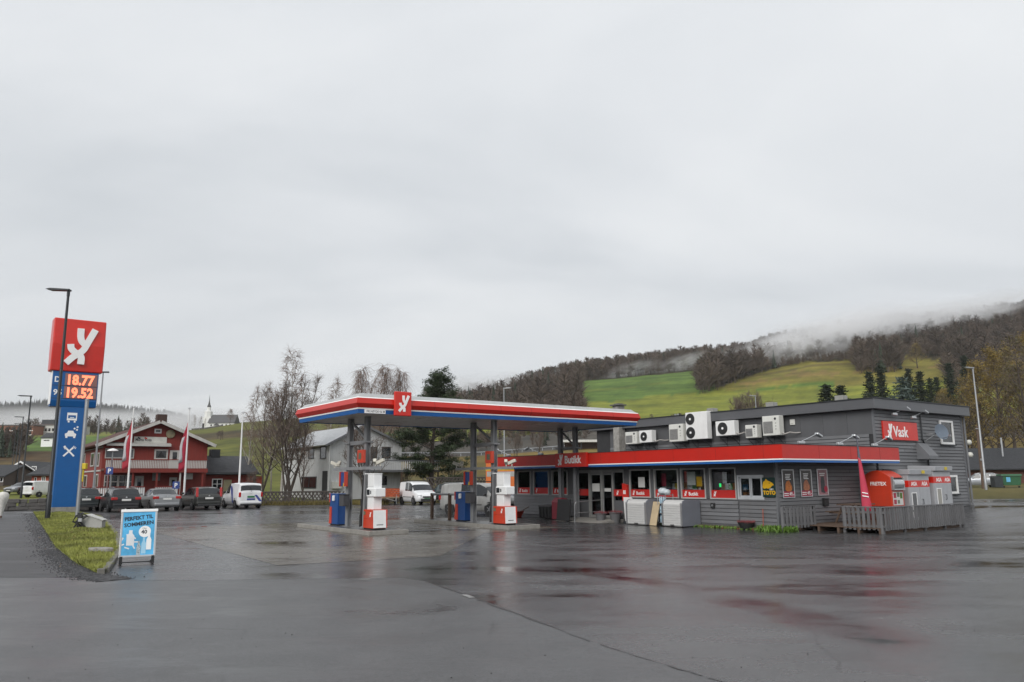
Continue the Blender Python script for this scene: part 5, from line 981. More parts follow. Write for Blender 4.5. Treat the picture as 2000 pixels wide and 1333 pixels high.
def vehicle(kind, name, label, cat, loc, head, body, group=None, plate=PLATE, sides=True, rails=None, lamps='low', extra=None, glassm=DGL, lite=False, scale=1.0, glass_x=None):
    K = KIND[kind]; r_ = thing(name, label, cat, loc, head, group); W_ = K['W']; rows = np.array(K['rows']); xs = np.unique(np.concatenate([rows[:, 0], np.linspace(rows[0, 0], rows[-1, 0], 44), list(K['rear']), list(K['front']), list(K['glass'])] + [[s_ - .04, s_ + .04] for s_ in K['split']]))
    I = [np.interp(xs, rows[:, 0], rows[:, j]) for j in range(1, 5)]
    n_ = len(xs); ring = []
    xe = (xs - xs[0]) / (xs[-1] - xs[0])
    plan = 1 - .16 * np.clip((.07 - xe) / .07, 0, 1) ** 2 - .20 * np.clip((xe - .86) / .14, 0, 1) ** 2
    for i in range(n_):
        zb, zl, zr, wf = I[0][i], I[1][i], I[2][i], I[3][i]; w_ = W_ * plan[i]
        ring.append([(0, zb), (w_*.86, zb), (w_*.97, zb + .10), (w_, zb + (zl-zb)*.45), (w_*.985, zb + (zl-zb)*.78), (w_*.95, zl), (w_*(wf+.03), zr - .06 if zr - zl > .12 else zl + (zr-zl)*.6), (w_*(wf-.08), zr - .012), (w_*.35, zr + .012), (0, zr + .015)])
    m_ = len(ring[0])
    def pt(i, j, s): y, z = ring[i][j]; return (xs[i], y * s, z)
    mb = MB()
    for s in (1, -1):
        mb.add([pt(i, j, s) for i in range(n_) for j in range(m_)], [(i*m_+j, (i+1)*m_+j, (i+1)*m_+j+1, i*m_+j+1) for i in range(n_-1) for j in range(m_-1)])
        for i in (0, n_-1): mb.add([pt(i, j, s) for j in range(m_)], [tuple(range(m_))])
    bo = ob('body', mb, body, r_, smooth=42)
    bo.data.validate()
    def panel(nm, i0, i1, j0, j1, off, mt, par, ss=(1, -1), one=False):
        for s in ss:
            vs_ = []
            for i in range(i0, i1+1):
                for j in range(j0, j1+1):
                    p = Vector(pt(i, j, s)); a = Vector(pt(min(i+1, n_-1), j, s)) - Vector(pt(max(i-1, 0), j, s)); b = Vector(pt(i, min(j+1, m_-1), s)) - Vector(pt(i, max(j-1, 0), s)); nn = a.cross(b) * (-s)
                    if nn.length < 1e-9: nn = Vector((0, 0, 1))
                    nn.normalize()
                    if nn.dot(Vector((0, p.y, p.z - .7))) < 0: nn = -nn
                    vs_.append(p + nn * off)
            c_ = j1 - j0 + 1; mb = MB().add(vs_, [(i*c_+j, (i+1)*c_+j, (i+1)*c_+j+1, i*c_+j+1) for i in range(i1-i0) for j in range(c_-1)]); ob(nm, mb, mt, par, smooth=50)
    ix = lambda x: int(np.argmin(abs(xs - x)))
    g0, g1 = glass_x or K['glass']
    if sides:
        cut = [g0] + [v for s_ in K['split'] if g0 < s_ < g1 for v in (s_ - .04, s_ + .04)] + [g1]
        for a, b in zip(cut[::2], cut[1::2]): panel('side_window', ix(a), ix(b), 5, 6, .006, glassm, bo)
    panel('windscreen', ix(K['front'][0]), ix(K['front'][1]), 6, 9, .006, glassm, bo)
    xr0, xr1 = K['rear']; panel('rear_window', ix(xr0), ix(xr1), 6, 9, .008, glassm, bo)
    R = K['wr']
    for wx in K['wheels']:
        for s in (1, -1):
            ob('wheel_well_shade', MB().lathe([(R+.07, -.01), (R+.07, .01)], 22, (wx, s * W_ * .985, R+.01), 'y'), BLACK, bo)  # black disc on the body side stands in for the shaded wheel well
            wo = ob('wheel', MB().lathe([(R*.6, -.1), (R*.94, -.1), (R, -.06), (R, .06), (R*.94, .1), (R*.6, .1)], 24, (wx, s * (W_ - .085), R), 'y'), TYRE, r_, smooth=40)
            ob('rim', MB().lathe([(R*.6, .0), (R*.62, .012), (R*.5, .008), (R*.15, -.008), (.02, -.005)], 20, (wx, s * (W_ + .012), R), 'y') if s > 0 else MB().lathe([(R*.6, .0), (R*.62, -.012), (R*.5, -.008), (R*.15, .008), (.02, .005)], 20, (wx, s * (W_ + .012), R), 'y'), RIM, wo, smooth=30)
            if not lite:
                sp_ = MB()
                for q_ in range(5): a = q_ * 1.2566; sp_.rbox((wx + R*.34*math.cos(a), s * (W_ + .028), R + R*.34*math.sin(a)), (R*.44, .008, R*.12), (0, -a, 0))
                ob('spokes', sp_, RIM, wo)
    rx = xs[0]; zl = rows[2][2]
    for s in (1, -1):
        if lamps == 'tall': ob('tail_light', MB().rbox((rx+.10, s*W_*.86, (zl + rows[3][3]) / 2 - .05), (.14, .15, .62), (0, .12 if kind == 'wagon' else 0, 0)), LAMPR, r_, bevel=.03)
        elif lamps == 'mid': ob('tail_light', MB().rbox((rx+.06, s*W_*.87, zl - .12), (.14, .16, .34)), LAMPR, r_, bevel=.03)
        else: ob('tail_light', MB().rbox((rx+.07, s*W_*.76, zl - .14), (.16, .36, .17)), LAMPR, r_, bevel=.03)
        ob('headlight', MB().rbox((xs[-1]-.16, s*W_*.66, rows[-2][2]-.04), (.26, .34, .16), (0, .3, s*.3)), LAMPC, r_, bevel=.03)
        ob('mirror', MB().rbox((g1 - .02, s*(W_ + .09), rows[6][2] + .1), (.10, .18, .14)), PLAST if 'van' in kind else body, r_, bevel=.03)
        if rails if rails is not None else K['rails']: ob('roof_rail', MB().tube([(-1.5, s*W_*.68, 1.47), (-1.3, s*W_*.68, 1.53), (.0, s*W_*.68, 1.54), (.25, s*W_*.68, 1.47)], .02, 6), METAL, r_)
    ob('rear_bumper', MB().rbox((rx+.1, 0, .45), (.26, W_*1.7, .2)), body if kind != 'smallvan' else body, r_, bevel=.06); ob('bumper_trim', MB().rbox((rx+.08, 0, .31), (.24, W_*1.6, .12)), PLAST, r_, bevel=.03)
    ob('number_plate', MB().rbox((rx-.02, 0, zl-.22 if kind != 'smallvan' else .85), (.02, .52, .12)), plate, r_); ob('number_plate', MB().rbox((xs[-1]+.015, 0, .48), (.02, .52, .12)), plate, r_)
    ob('grille', MB().rbox((xs[-1]-.0, 0, .62), (.06, .8, .12)), PLAST, r_, bevel=.02)
    ob('badge', MB().lathe([(.05, 0), (.05, .015)], 12, (rx-.0 if kind != 'sedan' else rx, 0, zl-.06), 'x'), ALU, r_)
    if extra: extra(r_, bo, panel, ix, W_, xs)
    if scale != 1: r_.scale = (scale,)*3
    return r_
CARG = 'cars parked in a row along the terrace wall'
def spot(px, py): q = G(px, py); return (float(q[0]), float(q[1]), .0)
def rear(px, py, off=2.2, ang=0):       # a car whose rear bumper stands at this ground pixel, heading away
    q = G(px, py); a = math.atan2(q[1], q[0]) ; h = R_(90 + ang); return (float(q[0] + off*math.cos(h)), float(q[1] + off*math.sin(h)), 0.), h
l, h = rear(166, 999, ang=36); vehicle('wagon', 'parked_car', 'dark green grey estate car parked behind the blue price pillar', 'car', l, h, paint_('car_slate', (.025, .032, .034), .2), CARG, lamps='low', scale=1.06)
l, h = rear(244, 1001, ang=36); vehicle('wagon', 'parked_car', 'black estate car with silver roof rails parked beside the silver saloon', 'car', l, h, paint_('car_black', (.012, .013, .016), .1), CARG, lamps='low', scale=1.06)
l, h = rear(324, 999, ang=36); vehicle('sedan', 'parked_car', 'silver saloon car parked between the two dark estate cars', 'car', l, h, paint_('car_silver', (.34, .35, .36), .6, .35), CARG, lamps='low', scale=1.06)
l, h = rear(406, 996, ang=36); vehicle('wagon', 'parked_car', 'dark grey estate car with tall red corner lamps', 'car', l, h, paint_('car_grey', (.04, .042, .04), .3), CARG, lamps='tall', rails=False, scale=1.06)
VWHITE = paint_('van_white', (.74, .75, .76)); VSTR = mat('van_blue', (.05, .07, .27), .4, var=.3, scale=3)
def caddy_marks(r_, bo, panel, ix, W_, xs):
    ob('livery_stripe', MB().prism([(-1.0, .42), (-.72, .42), (-.35, 1.25), (-.2, 1.62), (-.5, 1.62), (-.68, 1.25)], 'y', W_*.985, W_*1.003), VSTR, r_); ob('livery_panel', MB().prism([(-.6, .52), (-.2, .52), (-.15, .72), (-.55, .72)], 'y', W_*1.0, W_*1.004), PLATE, r_)
    ob('livery_stripe', MB().prism([(-.82, .5), (-.62, .5), (-.25, .98), (-.42, .98)], 'x', xs[0]-.02, xs[0]+.01), VSTR, r_); ob('livery_text', MB().box(xs[0]-.018, xs[0]+.01, -.3, .28, .62, .73), VSTR, r_); ob('wiper', MB().tube([(xs[0]-.03, 0, 1.2), (xs[0]-.0, .02, 1.55)], .012, 5), BLACK, r_)
l, h = rear(489, 994, ang=36); vehicle('smallvan', 'parked_van', 'white delivery van with blue diagonal stripes and green number plate', 'van', l, h, VWHITE, CARG, PLATEG, lamps='mid', extra=caddy_marks, glass_x=(.1, .95))
def roofbars(r_, bo, panel, ix, W_, xs):
    for x in (-1.3, -.3, .4): ob('roof_bar', MB().box(x-.03, x+.03, -.66, .66, 1.87 if W_ < .93 else 1.94, 1.92 if W_ < .93 else 1.99), BLACK, r_)
    ob('side_moulding', MB().box(-1.0, 1.0, -W_-.012, -W_+.02, .58, .63).box(-1.0, 1.0, W_-.02, W_+.012, .58, .63), PLAST, r_); ob('lower_grille', MB().rbox((xs[-1]-.0, 0, .42), (.08, 1.15, .16)), PLAST, r_, bevel=.03)
q = G(815, 986); vehicle('smallvan', 'parked_van', 'white high roof van facing out beside the orange trailer', 'van', (float(q[0]) - .1, float(q[1]) + .9, 0), R_(-62), VWHITE, None, PLATEG, extra=roofbars, glass_x=(-.62, .95), lamps='mid')
q = G(930, 1006); vehicle('midvan', 'parked_van', 'dirty silver panel van with roof bars parked beyond the crash rail', 'van', (float(q[0]) + .15, float(q[1]) + .7, 0), R_(-38), mat('van_silver', (.38, .38, .37), .4, .3, var=.1, coat=.2, dirt=.55), None, PLATEG, extra=roofbars, lamps='mid', glass_x=(-.7, 1.35), scale=.93)
q = on(905, 70); vehicle('wagon', 'parked_car', 'dark blue car mostly hidden behind the silver panel van', 'car', (q[0], 69.5, 0), R_(-20), paint_('car_teal', (.02, .035, .04), .2), None, lite=True, rails=True, scale=1.1)
q = G(996, 1000); vehicle('sedan', 'parked_car', 'navy blue saloon showing between the near pump and the shop corner', 'car', (float(q[0]) - .9, float(q[1]) + 2.2, 0), R_(-60), paint_('car_navy', (.012, .025, .06), .2), None, lite=True)
# trailer
q = G(752, 986); r_ = thing('car_trailer', 'rusty orange slatted car trailer with its drawbar down', 'trailer', (float(q[0]) - .1, float(q[1]) + 1.2, 0), R_(-62))
ORW = mat('trailer_orange', (.42, .085, .03), .65, var=.35, scale=5, dirt=.4)
for s in (1, -1):
    for k in range(4): ob('side_board', MB().box(-1.3, 1.2, s*.72-.02, s*.72+.02, .62 + k*.17, .75 + k*.17), ORW, r_)
    ob('wheel', MB().lathe([(.18, -.08), (.29, -.08), (.29, .08), (.18, .08)], 18, (-.1, s*.85, .29), 'y'), TYRE, r_); ob('mudguard', MB().prism([(-.5, .5), (-.4, .66), (.2, .66), (.3, .5), (.25, .5), (.15, .62), (-.36, .62), (-.45, .5)], 'y', s*.76, s*.97), WHITE, r_)
for x in (-1.3, 1.2):
    for k in range(4): ob('end_board', MB().box(x-.02, x+.02, -.70, .70, .62 + k*.17, .75 + k*.17), ORW, r_)
ob('bed', MB().box(-1.3, 1.2, -.72, .72, .5, .6), mat('trailer_bed', (.28, .2, .13), .7, var=.3), r_); ob('drawbar', MB().tube([(1.2, .4, .48), (2.3, 0, .3), (1.2, -.4, .48)], .035, 6), METAL, r_); ob('jockey_wheel', MB().tube([(2.2, .1, .05), (2.2, .1, .75)], .03, 8), METAL, r_)
# far road vehicles
p = on(50, 100); vehicle('sedan', 'parked_car', 'small grey car parked far down the road by the red house', 'car', p, R_(-100), paint_('car_pale', (.22, .23, .25), .5), None, lite=True)
p = on(92, 92); vehicle('smallvan', 'parked_van', 'white van standing by the red house behind the lamp post', 'van', p, R_(70), VWHITE, None, lite=True, lamps='mid', sides=False)

# ------------------------------------------------------------------ restaurant building
BRED = mat('barn_red', (.21, .028, .02), .7, var=.14, scale=1.4, stretch=(8, 8, .5), bump=.2, bscale=6, dirt=.1)
def tilemat(name, c, sc=3.2):
    m = mat(name, c, .6, var=.25, scale=3)
    t = m.node_tree; n = t.nodes.new; l = t.links.new; tc = n('ShaderNodeTexCoord'); w1 = n('ShaderNodeTexWave'); w1.bands_direction = 'X'; w1.inputs['Scale'].default_value = sc; l(tc.outputs['Object'], w1.inputs['Vector'])
    w2 = n('ShaderNodeTexWave'); w2.bands_direction = 'Y'; w2.wave_profile = 'SAW'; w2.inputs['Scale'].default_value = sc * .8; l(tc.outputs['Object'], w2.inputs['Vector']); a = n('ShaderNodeMath'); l(w1.outputs['Fac'], a.inputs[0]); l(w2.outputs['Fac'], a.inputs[1])
    b = n('ShaderNodeBump'); b.inputs['Strength'].default_value = .9; b.inputs['Distance'].default_value = .06; l(a.outputs[0], b.inputs['Height']); l(b.outputs[0], m.node_tree.nodes['Principled BSDF'].inputs['Normal']); return m
TILER = tilemat('tile_red', (.105, .04, .032)); TILEB = tilemat('tile_dark', (.035, .037, .042))
def win(parent, x0, x1, z0, z1, y, fm=WHITE, mull=0, t=.09, pane=DGL, trans=0, xdir=False):
    def bx(a, b, c, d, e, f): return (a, b, c, d, e, f) if not xdir else (c, d, a, b, e, f)
    yo = y - .06 if not xdir else y; yi = y - .002 if not xdir else y + .06
    mb = MB()
    for q_ in ((x0, x0+t, z0, z1), (x1-t, x1, z0, z1), (x0+t, x1-t, z0, z0+t), (x0+t, x1-t, z1-t, z1)): mb.box(*bx(q_[0], q_[1], yo, yi, q_[2], q_[3]))
    for k in range(mull): xm = x0 + (x1-x0) * (k+1) / (mull+1); mb.box(*bx(xm-.03, xm+.03, yo+.005, yi-.005, z0+t, z1-t))
    for k in range(trans):
        zm = z0 + (z1-z0) * (k+1) / (trans+1)
        mb.box(*bx(x0+t, x1-t, yo+.01, yi-.01, zm-.025, zm+.025))
    f_ = ob('window', mb, fm, parent); ob('pane', MB().box(*bx(x0+t*.8, x1-t*.8, yo+.03, yi-.012, z0+t*.8, z1-t*.8)), pane, f_); return f_
P_ = D(311, 950, 66.5); SB = st(P_)[0]            # gable plane, square to the station's own grid
GRID = R_(90) - TH
def bx_at(px, py): return PS(px, py, SB)
xL, _ = bx_at(199, 900); xR, _ = bx_at(404, 900); xc, zap = bx_at(311, 820); _, zeL = bx_at(200, 866)
TRIM = mat('trim_offwhite', (.50, .49, .46), .5, var=.06, dirt=.25)
mr = thing('restaurant_building', 'red timber restaurant with white trimmed gable and long white balcony', 'building', S(SB, xL), GRID)
Wm = xR - xL; Hp = zap - .25; xp = xc - xL; He = zeL; HeR = bx_at(404, 868)[1]; DEP = 19
ob('gable_wall', MB().prism([(0, 0), (Wm, 0), (Wm, HeR), (xp, Hp), (0, He)], 'y', 0, DEP), BRED, mr)
def slope(x0, z0, x1, z1, y0, y1, th, mt, nm, par):
    d = Vector((x1-x0, z1-z0)).normalized(); n_ = Vector((-d.y, d.x)) * th
    if n_.y < 0: n_ = -n_
    return ob(nm, MB().prism([(x0, z0), (x1, z1), (x1+n_.x, z1+n_.y), (x0+n_.x, z0+n_.y)], 'y', y0, y1), mt, par)
ovL = .6; sL = (Hp - He) / xp; sR = (Hp - HeR) / (Wm - xp)
slope(-ovL, He - ovL*sL, xp, Hp, -.7, DEP+.3, .16, TILER, 'roof', mr); slope(Wm + .45, HeR - .45*sR, xp, Hp, -.7, DEP+.3, .16, TILER, 'roof', mr)
slope(-ovL, He - ovL*sL - .1, xp, Hp - .1, -.76, -.702, .26, TRIM, 'barge_board', mr); slope(Wm + .45, HeR - .45*sR - .1, xp, Hp - .1, -.76, -.702, .26, TRIM, 'barge_board', mr)
def ml(px, py): x, z = bx_at(px, py); return x - xL, z
cx, cz = ml(329, 806); ob('chimney', MB().box(cx-.4, cx+.4, 2.2, 3.0, Hp-1.2, cz), mat('chimney_brown', (.06, .035, .028), .8), mr); 
# side wall towards the road: windows and a door, placed on the plane of that wall
def side_at(px, py): q_, z = PT(px, py, xL); return SB - q_, z
for a, b, c, d in ((160, 168, 886, 912), (177, 186, 884, 912), (190, 196, 884, 912), (163, 171, 928, 953), (186, 193, 926, 956)):
    y0, z1 = side_at(b, c); y1, z0 = side_at(a, d); win(mr, y0, max(y1, y0 + .9), z0, z1, -.062, TRIM, 0, .1, xdir=True)
ob('string_board', MB().box(-.06, -.003, .2, DEP-.2, bx_at(199, 918)[1]-.12, bx_at(199, 918)[1]), TRIM, mr)
ob('snow_guard', MB().box(-.02, .0, 0, DEP, He-.34, He-.26), METAL, mr)
# gable details
x0, z1 = ml(302, 838); x1, z0 = ml(315, 847); win(mr, x0, x1, z0, z1, 0)
x0, z1 = ml(262, 853); x1, z0 = ml(325, 866); sg = ob('sign_board', MB().box(x0, x1, -.08, -.005, z0, z1), mat('sign_cream', (.62, .61, .56), .5), mr); text('lettering', 'Mama Rosa', (z1-z0)*.75, (x0+.1, -.085, z0+.12), FRONT, mat('ink2', (.05, .045, .05), .5), sg, .002, .006, xs=.72)
for q_ in ((.03, .02), (.16, .06)): ob('sign_mark', MB().rbox((x0 + .25 + q_[0]*4, -.085, z1 - .12), (.22, .006, .12), (0, .4, 0)), RED if q_[0] > .1 else INK, sg)
x0, z0 = ml(333, 848); ob('round_sign', MB().lathe([(.36, 0), (.36, .1), (.3, .12)], 20, (x0, -.005, z0), 'y'), mat('round_sign', (.30, .26, .16), .5, var=.4, scale=3), mr)
x0, z1 = ml(207, 866); x1, z0 = ml(332, 872); ob('awning_box', MB().prism([(-.5, z0-.05), (-.003, z0), (-.003, z1+.1), (-.5, z1-.02)], 'x', x0, x1), TRIM, mr)
x0, z1 = ml(206, 876); x1, z0 = ml(261, 896); win(mr, x0, x1, z0, z1, 0, TRIM, 0, .07, mat('blind_grey', (.10, .11, .12), .3, var=.2, stretch=(1, 1, 9)))
x0, z1 = ml(302, 878); x1, z0 = ml(327, 898); wc = win(mr, x0, x1, z0, z1, 0, TRIM, 0, .12); ob('curtain', MB().prism([(x0+.2, z0+.15), (x1-.2, z0+.15), ((x0+x1)/2, z1-.2)], 'y', -.062, -.05), BLACK, wc)
x0, z1 = ml(332, 880); x1, z0 = ml(350, 902); dd = ob('balcony_door', MB().box(x0, x1, -.06, -.003, z0-.7, z1), TRIM, mr); ob('pane', MB().box(x0+.22, x1-.22, -.07, -.061, z1-.75, z1-.15), DGL, dd)
# balcony
bx0, bzt = ml(199, 899); bx1, bzb = ml(394, 916)
ba = ob('balcony', MB().box(bx0, bx1, -1.7, -.003, bzb-.16, bzb), mat('balcony_floor', (.10, .04, .03), .7), mr); ob('balcony_rail', MB().box(bx0, bx1, -1.72, -1.60, bzt, bzt+.06), BRED, ba)
n_ = 60; slm = mesh_of('slat', MB().box(-.045, .045, -.012, .012, 0, bzt - bzb - .03)); slm.materials.append(TRIM)
for k in range(n_): link('slat', slm, None, ba, loc=(bx0 + .1 + (bx1-bx0-.2) * k / (n_-1), -1.66, bzb + .01))
for k in range(5): ob('balcony_post', MB().box(-.06, .06, -.06, .06, 0, bzb-.16), TRIM if k == 3 else BRED, mr, loc=(bx0 + .3 + (bx1-bx0-.6) * k / 4, -1.6, 0))
ob('fascia_board', MB().box(bx0-.05, bx1+.05, -1.76, -1.722, bzb-.34, bzb-.02), BRED, mr)
# ground floor
for a, b, mu in ((204, 229, 1), (232, 257, 1)): x0, z1 = ml(a, 928); x1, z0 = ml(b, 955); win(mr, x0, x1, z0, z1, 0, TRIM, mu, .06, DGL, 1)
for a, b, c in ((264, 281, 930), (331, 346, 933)): x0, z1 = ml(a, c); x1, _ = ml(b, c); dd = ob('door', MB().box(x0, x1, -.06, -.003, .1, z1), TRIM, mr); ob('pane', MB().box(x0+.18, x1-.18, -.07, -.061, z1-1.0, z1-.2), DGL, dd); ob('door_handle', MB().box(x1-.16, x1-.1, -.1, -.061, 1.0, 1.12), DMET, dd)
x0, z1 = ml(298, 922); x1, z0 = ml(312, 939); ob('shutter', MB().box(x0, x1, -.05, -.003, z0, z1), mat('shutter_grey', (.24, .25, .25), .6), mr); x0, z1 = ml(368, 925); ob('heat_pump_box', MB().box(x0-.3, x0+.3, -.3, -.003, z1-.5, z1), ACW, mr)
# terrace rail in front
tr = thing('terrace_rail', 'low white slatted terrace rail with red cap in front of the restaurant', 'fence', S(SB + 2.6, xL - 1), GRID)
zr0 = 1.55
for a, b in ((150, 270), (289, 336)):
    x0 = ml(a, 960)[0] + 1; x1 = ml(b, 960)[0] + 1; ob('cap_rail', MB().box(x0, x1, -.06, .06, zr0, zr0+.08), BRED, tr); n_ = int((x1-x0) / .16)
    for k in range(n_): ob('slat', MB().box(-.055, .055, -.012, .012, .85, zr0-.005), WHITE, tr, loc=(x0 + .08 + k*.16, 0, 0)) if k == 0 and a == 150 else link('slat', [o for o in tr.children if o.name.startswith('slat')][0].data, None, tr, loc=(x0 + .08 + k*.16, 0, 0))
    for k in range(4): ob('post', MB().box(-.05, .05, -.05, .05, 0, zr0), BRED, tr, loc=(x0 + .05 + (x1-x0-.1)*k/3, .08, 0))
hw = thing('stone_wall', 'low dark rubble wall with dry shrubs behind the parked cars', 'wall', S(SB + 3.4, xL - 3), GRID); rs = random.Random(9); STN = mat('rubble', (.09, .085, .08), .85, var=.4, scale=2, bump=.4)
x = -4.0
while x < Wm + 6:
    z = 0
    for c_ in range(3):
        w_ = rs.uniform(.45, .8); h_ = rs.uniform(.26, .32); ob('stone', MB().rbox((w_/2, rs.uniform(-.05, .05), h_/2), (w_, .5, h_), (rs.uniform(-.05, .05), rs.uniform(-.06, .06), rs.uniform(-.08, .08))), STN, hw, loc=(x + rs.uniform(-.1, .1), 0, z), bevel=.05); z += h_ * .95
    x += .62
# annex
ax = thing('annex_building', 'low red annex with dark tiled roof and chimney right of the restaurant', 'building', S(SB - 1.2, xR + .25), GRID)
aw = bx_at(503, 930)[0] - xR; az = bx_at(420, 924)[1]; ar = bx_at(420, 887)[1]
ob('wall', MB().box(0, aw, 0, 6, 0, az), BRED, ax); ob('roof', MB().prism([(-.5, az-.1), (3, ar-.2), (6.5, az-.1), (6.5, az+.05), (3, ar-.04), (-.5, az+.05)], 'x', -.1, aw+.1), tilemat('tile_slate', (.06, .063, .07)), ax); ob('chimney', MB().box(1.1, 1.9, 2.6, 3.4, ar-.3, ar+.55), DMET, ax); ob('gutter', MB().tube([(-.1, -.55, az-.1), (aw+.3, -.55, az-.1)], .06, 6), DMET, ax)
win(ax, .6, 1.5, az-1.9, az-.5, 0, WHITE, 1, .08, DGL, 2); ob('door', MB().box(1.6, 2.3, -.05, -.003, .1, az-.6), mat('door_tan', (.30, .27, .17), .6), ax); ob('sign_board', MB().box(3.7, 5.0, -.08, -.003, az-1.05, az-.3), mat('orange_sign', (.36, .045, .02), .5), ax)
# flagpoles with hanging pennants
for k, (pxb, pxt, yt, lb, cl) in enumerate([(247, 262, 797, 'white flagpole with red and white pennant in front of the restaurant balcony', (.42, .03, .05)), (358, 362, 800, 'white flagpole with crimson and grey pennant at the right of the balcony', (.40, .02, .05)), (465, 470, 808, 'bare white flagpole behind the striped delivery van', None)]):
    Y = 61.; b_ = D(pxb, 985, Y); H = float(D(pxt, yt, Y)[2]); r_ = thing('flagpole', lb, 'flagpole', (float(b_[0]), Y, 0), 0, 'white flagpoles by the parked cars')
    dx = float(D(pxt, yt, Y)[0] - b_[0]) * 0.12
    ob('pole', MB().tube([(0, 0, 0), (0, 0, H)], [.09, .045], 10), WHITE, r_, smooth=50); ob('finial', MB().lathe([(.02, H), (.09, H+.03), (.09, H+.1), (.02, H+.15)], 10), ALU, r_)
    if cl:
        zt = H - 1.0; mb = MB(); zz = np.linspace(zt, zt - 3.6, 12); vs_ = []
        for i, z in enumerate(zz): w_ = .08 + .42 * min(1, i / 5); vs_ += [(-.05, 0, z), (-.05 - w_*.5, .12*math.sin(i*.8), z-.1), (-.05 - w_, .05*math.cos(i), z-.25)]
        mb.v = vs_; mb.f = [(i*3+j, i*3+j+1, (i+1)*3+j+1, (i+1)*3+j) for i in range(11) for j in (0, 1)]
        f_ = ob('pennant', mb, mat('pennant_%d' % k, cl, .7, var=.2), r_, smooth=80); f_.modifiers.new('t', 'SOLIDIFY').thickness = .01
        mb = MB(); mb.v = [(x-.012, y-.02, z) for x, y, z in vs_]; mb.f = [(i*3+1, i*3+2, (i+1)*3+2, (i+1)*3+1) for i in range(3, 9)]; f_ = ob('pennant_field', mb, mat('pennant_white', (.5, .48, .5), .7), r_, smooth=80); f_.modifiers.new('t', 'SOLIDIFY').thickness = .008
p = D(212, 985, 61.5); r_ = thing('mushroom_lamp', 'small lamp with white mushroom shade by the restaurant corner', 'lamp', (float(p[0]), 61.5, 0)); H = float(D(212, 880, 61.5)[2]); ob('pole', MB().tube([(0, 0, 0), (0, 0, H)], .05, 8), METAL, r_); ob('shade', MB().lathe([(.05, H-.1), (.4, H-.05), (.36, H+.03), (.15, H+.12), (.02, H+.15)], 14), CLEANW, r_, smooth=50)
for pxs, Y, yy, lb in ((214, 60.8, 920, 'blue parking sign on a thin post by the restaurant windows'), (344, 60.8, 948, 'blue parking sign low on a post behind the silver saloon')):
    p = D(pxs, yy, Y); r_ = thing('parking_sign', lb, 'road sign', (float(p[0]), Y, 0)); z = float(p[2]); ob('post', MB().tube([(-.12, .04, 0), (-.12, .04, z+.3)], .025, 6).tube([(.12, .04, 0), (.12, .04, z+.3)], .025, 6), METAL, r_); pl_ = ob('plate', MB().box(-.27, .27, -.01, .01, z-.27, z+.27), mat('sign_blue', (.02, .05, .22), .4), r_); text('lettering', 'P', .48, (-.14, -.012, z-.17), FRONT, CLEANW, pl_, .002, .01)

# ------------------------------------------------------------------ grey house
P_ = D(642, 950, 74.); SG = st(P_)[0]
def gh(px, py): return PS(px, py, SG)
gx0, _ = gh(642, 900); gx1, _ = gh(784, 900); gap, gza = gh(703, 838); _, gzl = gh(642, 866)
GW = mat('house_grey', (.58, .59, .59), .75, var=.12, scale=2, stretch=(5, 5, .4), dirt=.2)
hs = thing('grey_house', 'pale grey two storey timber house with balcony behind the canopy', 'house', S(SG, gx0, 0.), GRID); W_ = gx1 - gx0; xp_ = gh(706, 900)[0] - gx0; za = gza + .3; DG = 12
ob('gable_wall', MB().prism([(0, 0), (W_, 0), (W_, gzl), (xp_, za), (0, gzl)], 'y', 0, DG), GW, hs)
mb = MB(); 
for k in range(int(W_ / .24)):
    x = .1 + k*.24; zt = gzl + (za - gzl) * (x / xp_ if x < xp_ else (W_-x) / (W_-xp_)) - .1; mb.box(x-.02, x+.02, -.02, 0, .1, zt)
stuff(ob('batten', mb, GW, hs))
GROOF = mat('metal_roof', (.42, .43, .44), .5, .3, var=.15, dirt=.2)
sl1 = (za - gzl) / xp_
slope(-.5, gzl-.5*sl1, xp_, za, -.5, DG+.4, .1, GROOF, 'roof', hs); slope(W_+.5, gzl-.5*(za-gzl)/(W_-xp_), xp_, za, -.5, DG+.4, .1, GROOF, 'roof', hs)
slope(-.5, gzl-.5*sl1-.08, xp_, za-.08, -.56, -.502, .2, GREYT, 'barge_board', hs); slope(W_+.5, gzl-.5*(za-gzl)/(W_-xp_)-.08, xp_, za-.08, -.56, -.502, .2, GREYT, 'barge_board', hs)
mb = MB()
for k in range(int(DG / .24)): mb.box(-.02, 0, .1 + k*.24 - .02, .1 + k*.24 + .02, .1, gzl - .15)
stuff(ob('batten', mb, GW, hs))
def gside(px, py): q_, z = PT(px, py, gx0); return SG - q_, z
for a, b, c, d in ((603, 614, 876, 897), (626, 638, 872, 897), (590, 619, 931, 954)):
    y0, z1 = gside(b, c); y1, z0 = gside(a, d); win(hs, y0, y1, z0, z1, -.07, DMET, 1 if b-a > 20 else 0, .08, xdir=True)
y0, z1 = gside(642, 920); y1, z0 = gside(629, 960); ob('doorway', MB().box(-.03, -.003, y0+.2, y1, .1, z1), DARK, hs)  # dark sheet on the wall stands in for the shaded opening
for a, b, c, d in ((719, 736, 873, 896), (746, 762, 873, 896), (734, 755, 930, 948)): x0, z1 = gh(a, c); x1, z0 = gh(b, d); win(hs, x0-gx0, x1-gx0, z0, z1, 0, DMET, 1 if a == 734 else 0, .08)
x0, zt = gh(690, 897); x1, zb_ = gh(842, 915); bl = ob('balcony', MB().box(x0-gx0, x1-gx0, -1.8, -.01, zb_-.4, zb_-.2), GREYT, hs); ob('balcony_rail', MB().box(x0-gx0, x1-gx0, -1.86, -1.74, zt-.2, zt-.1), GREYT, bl)
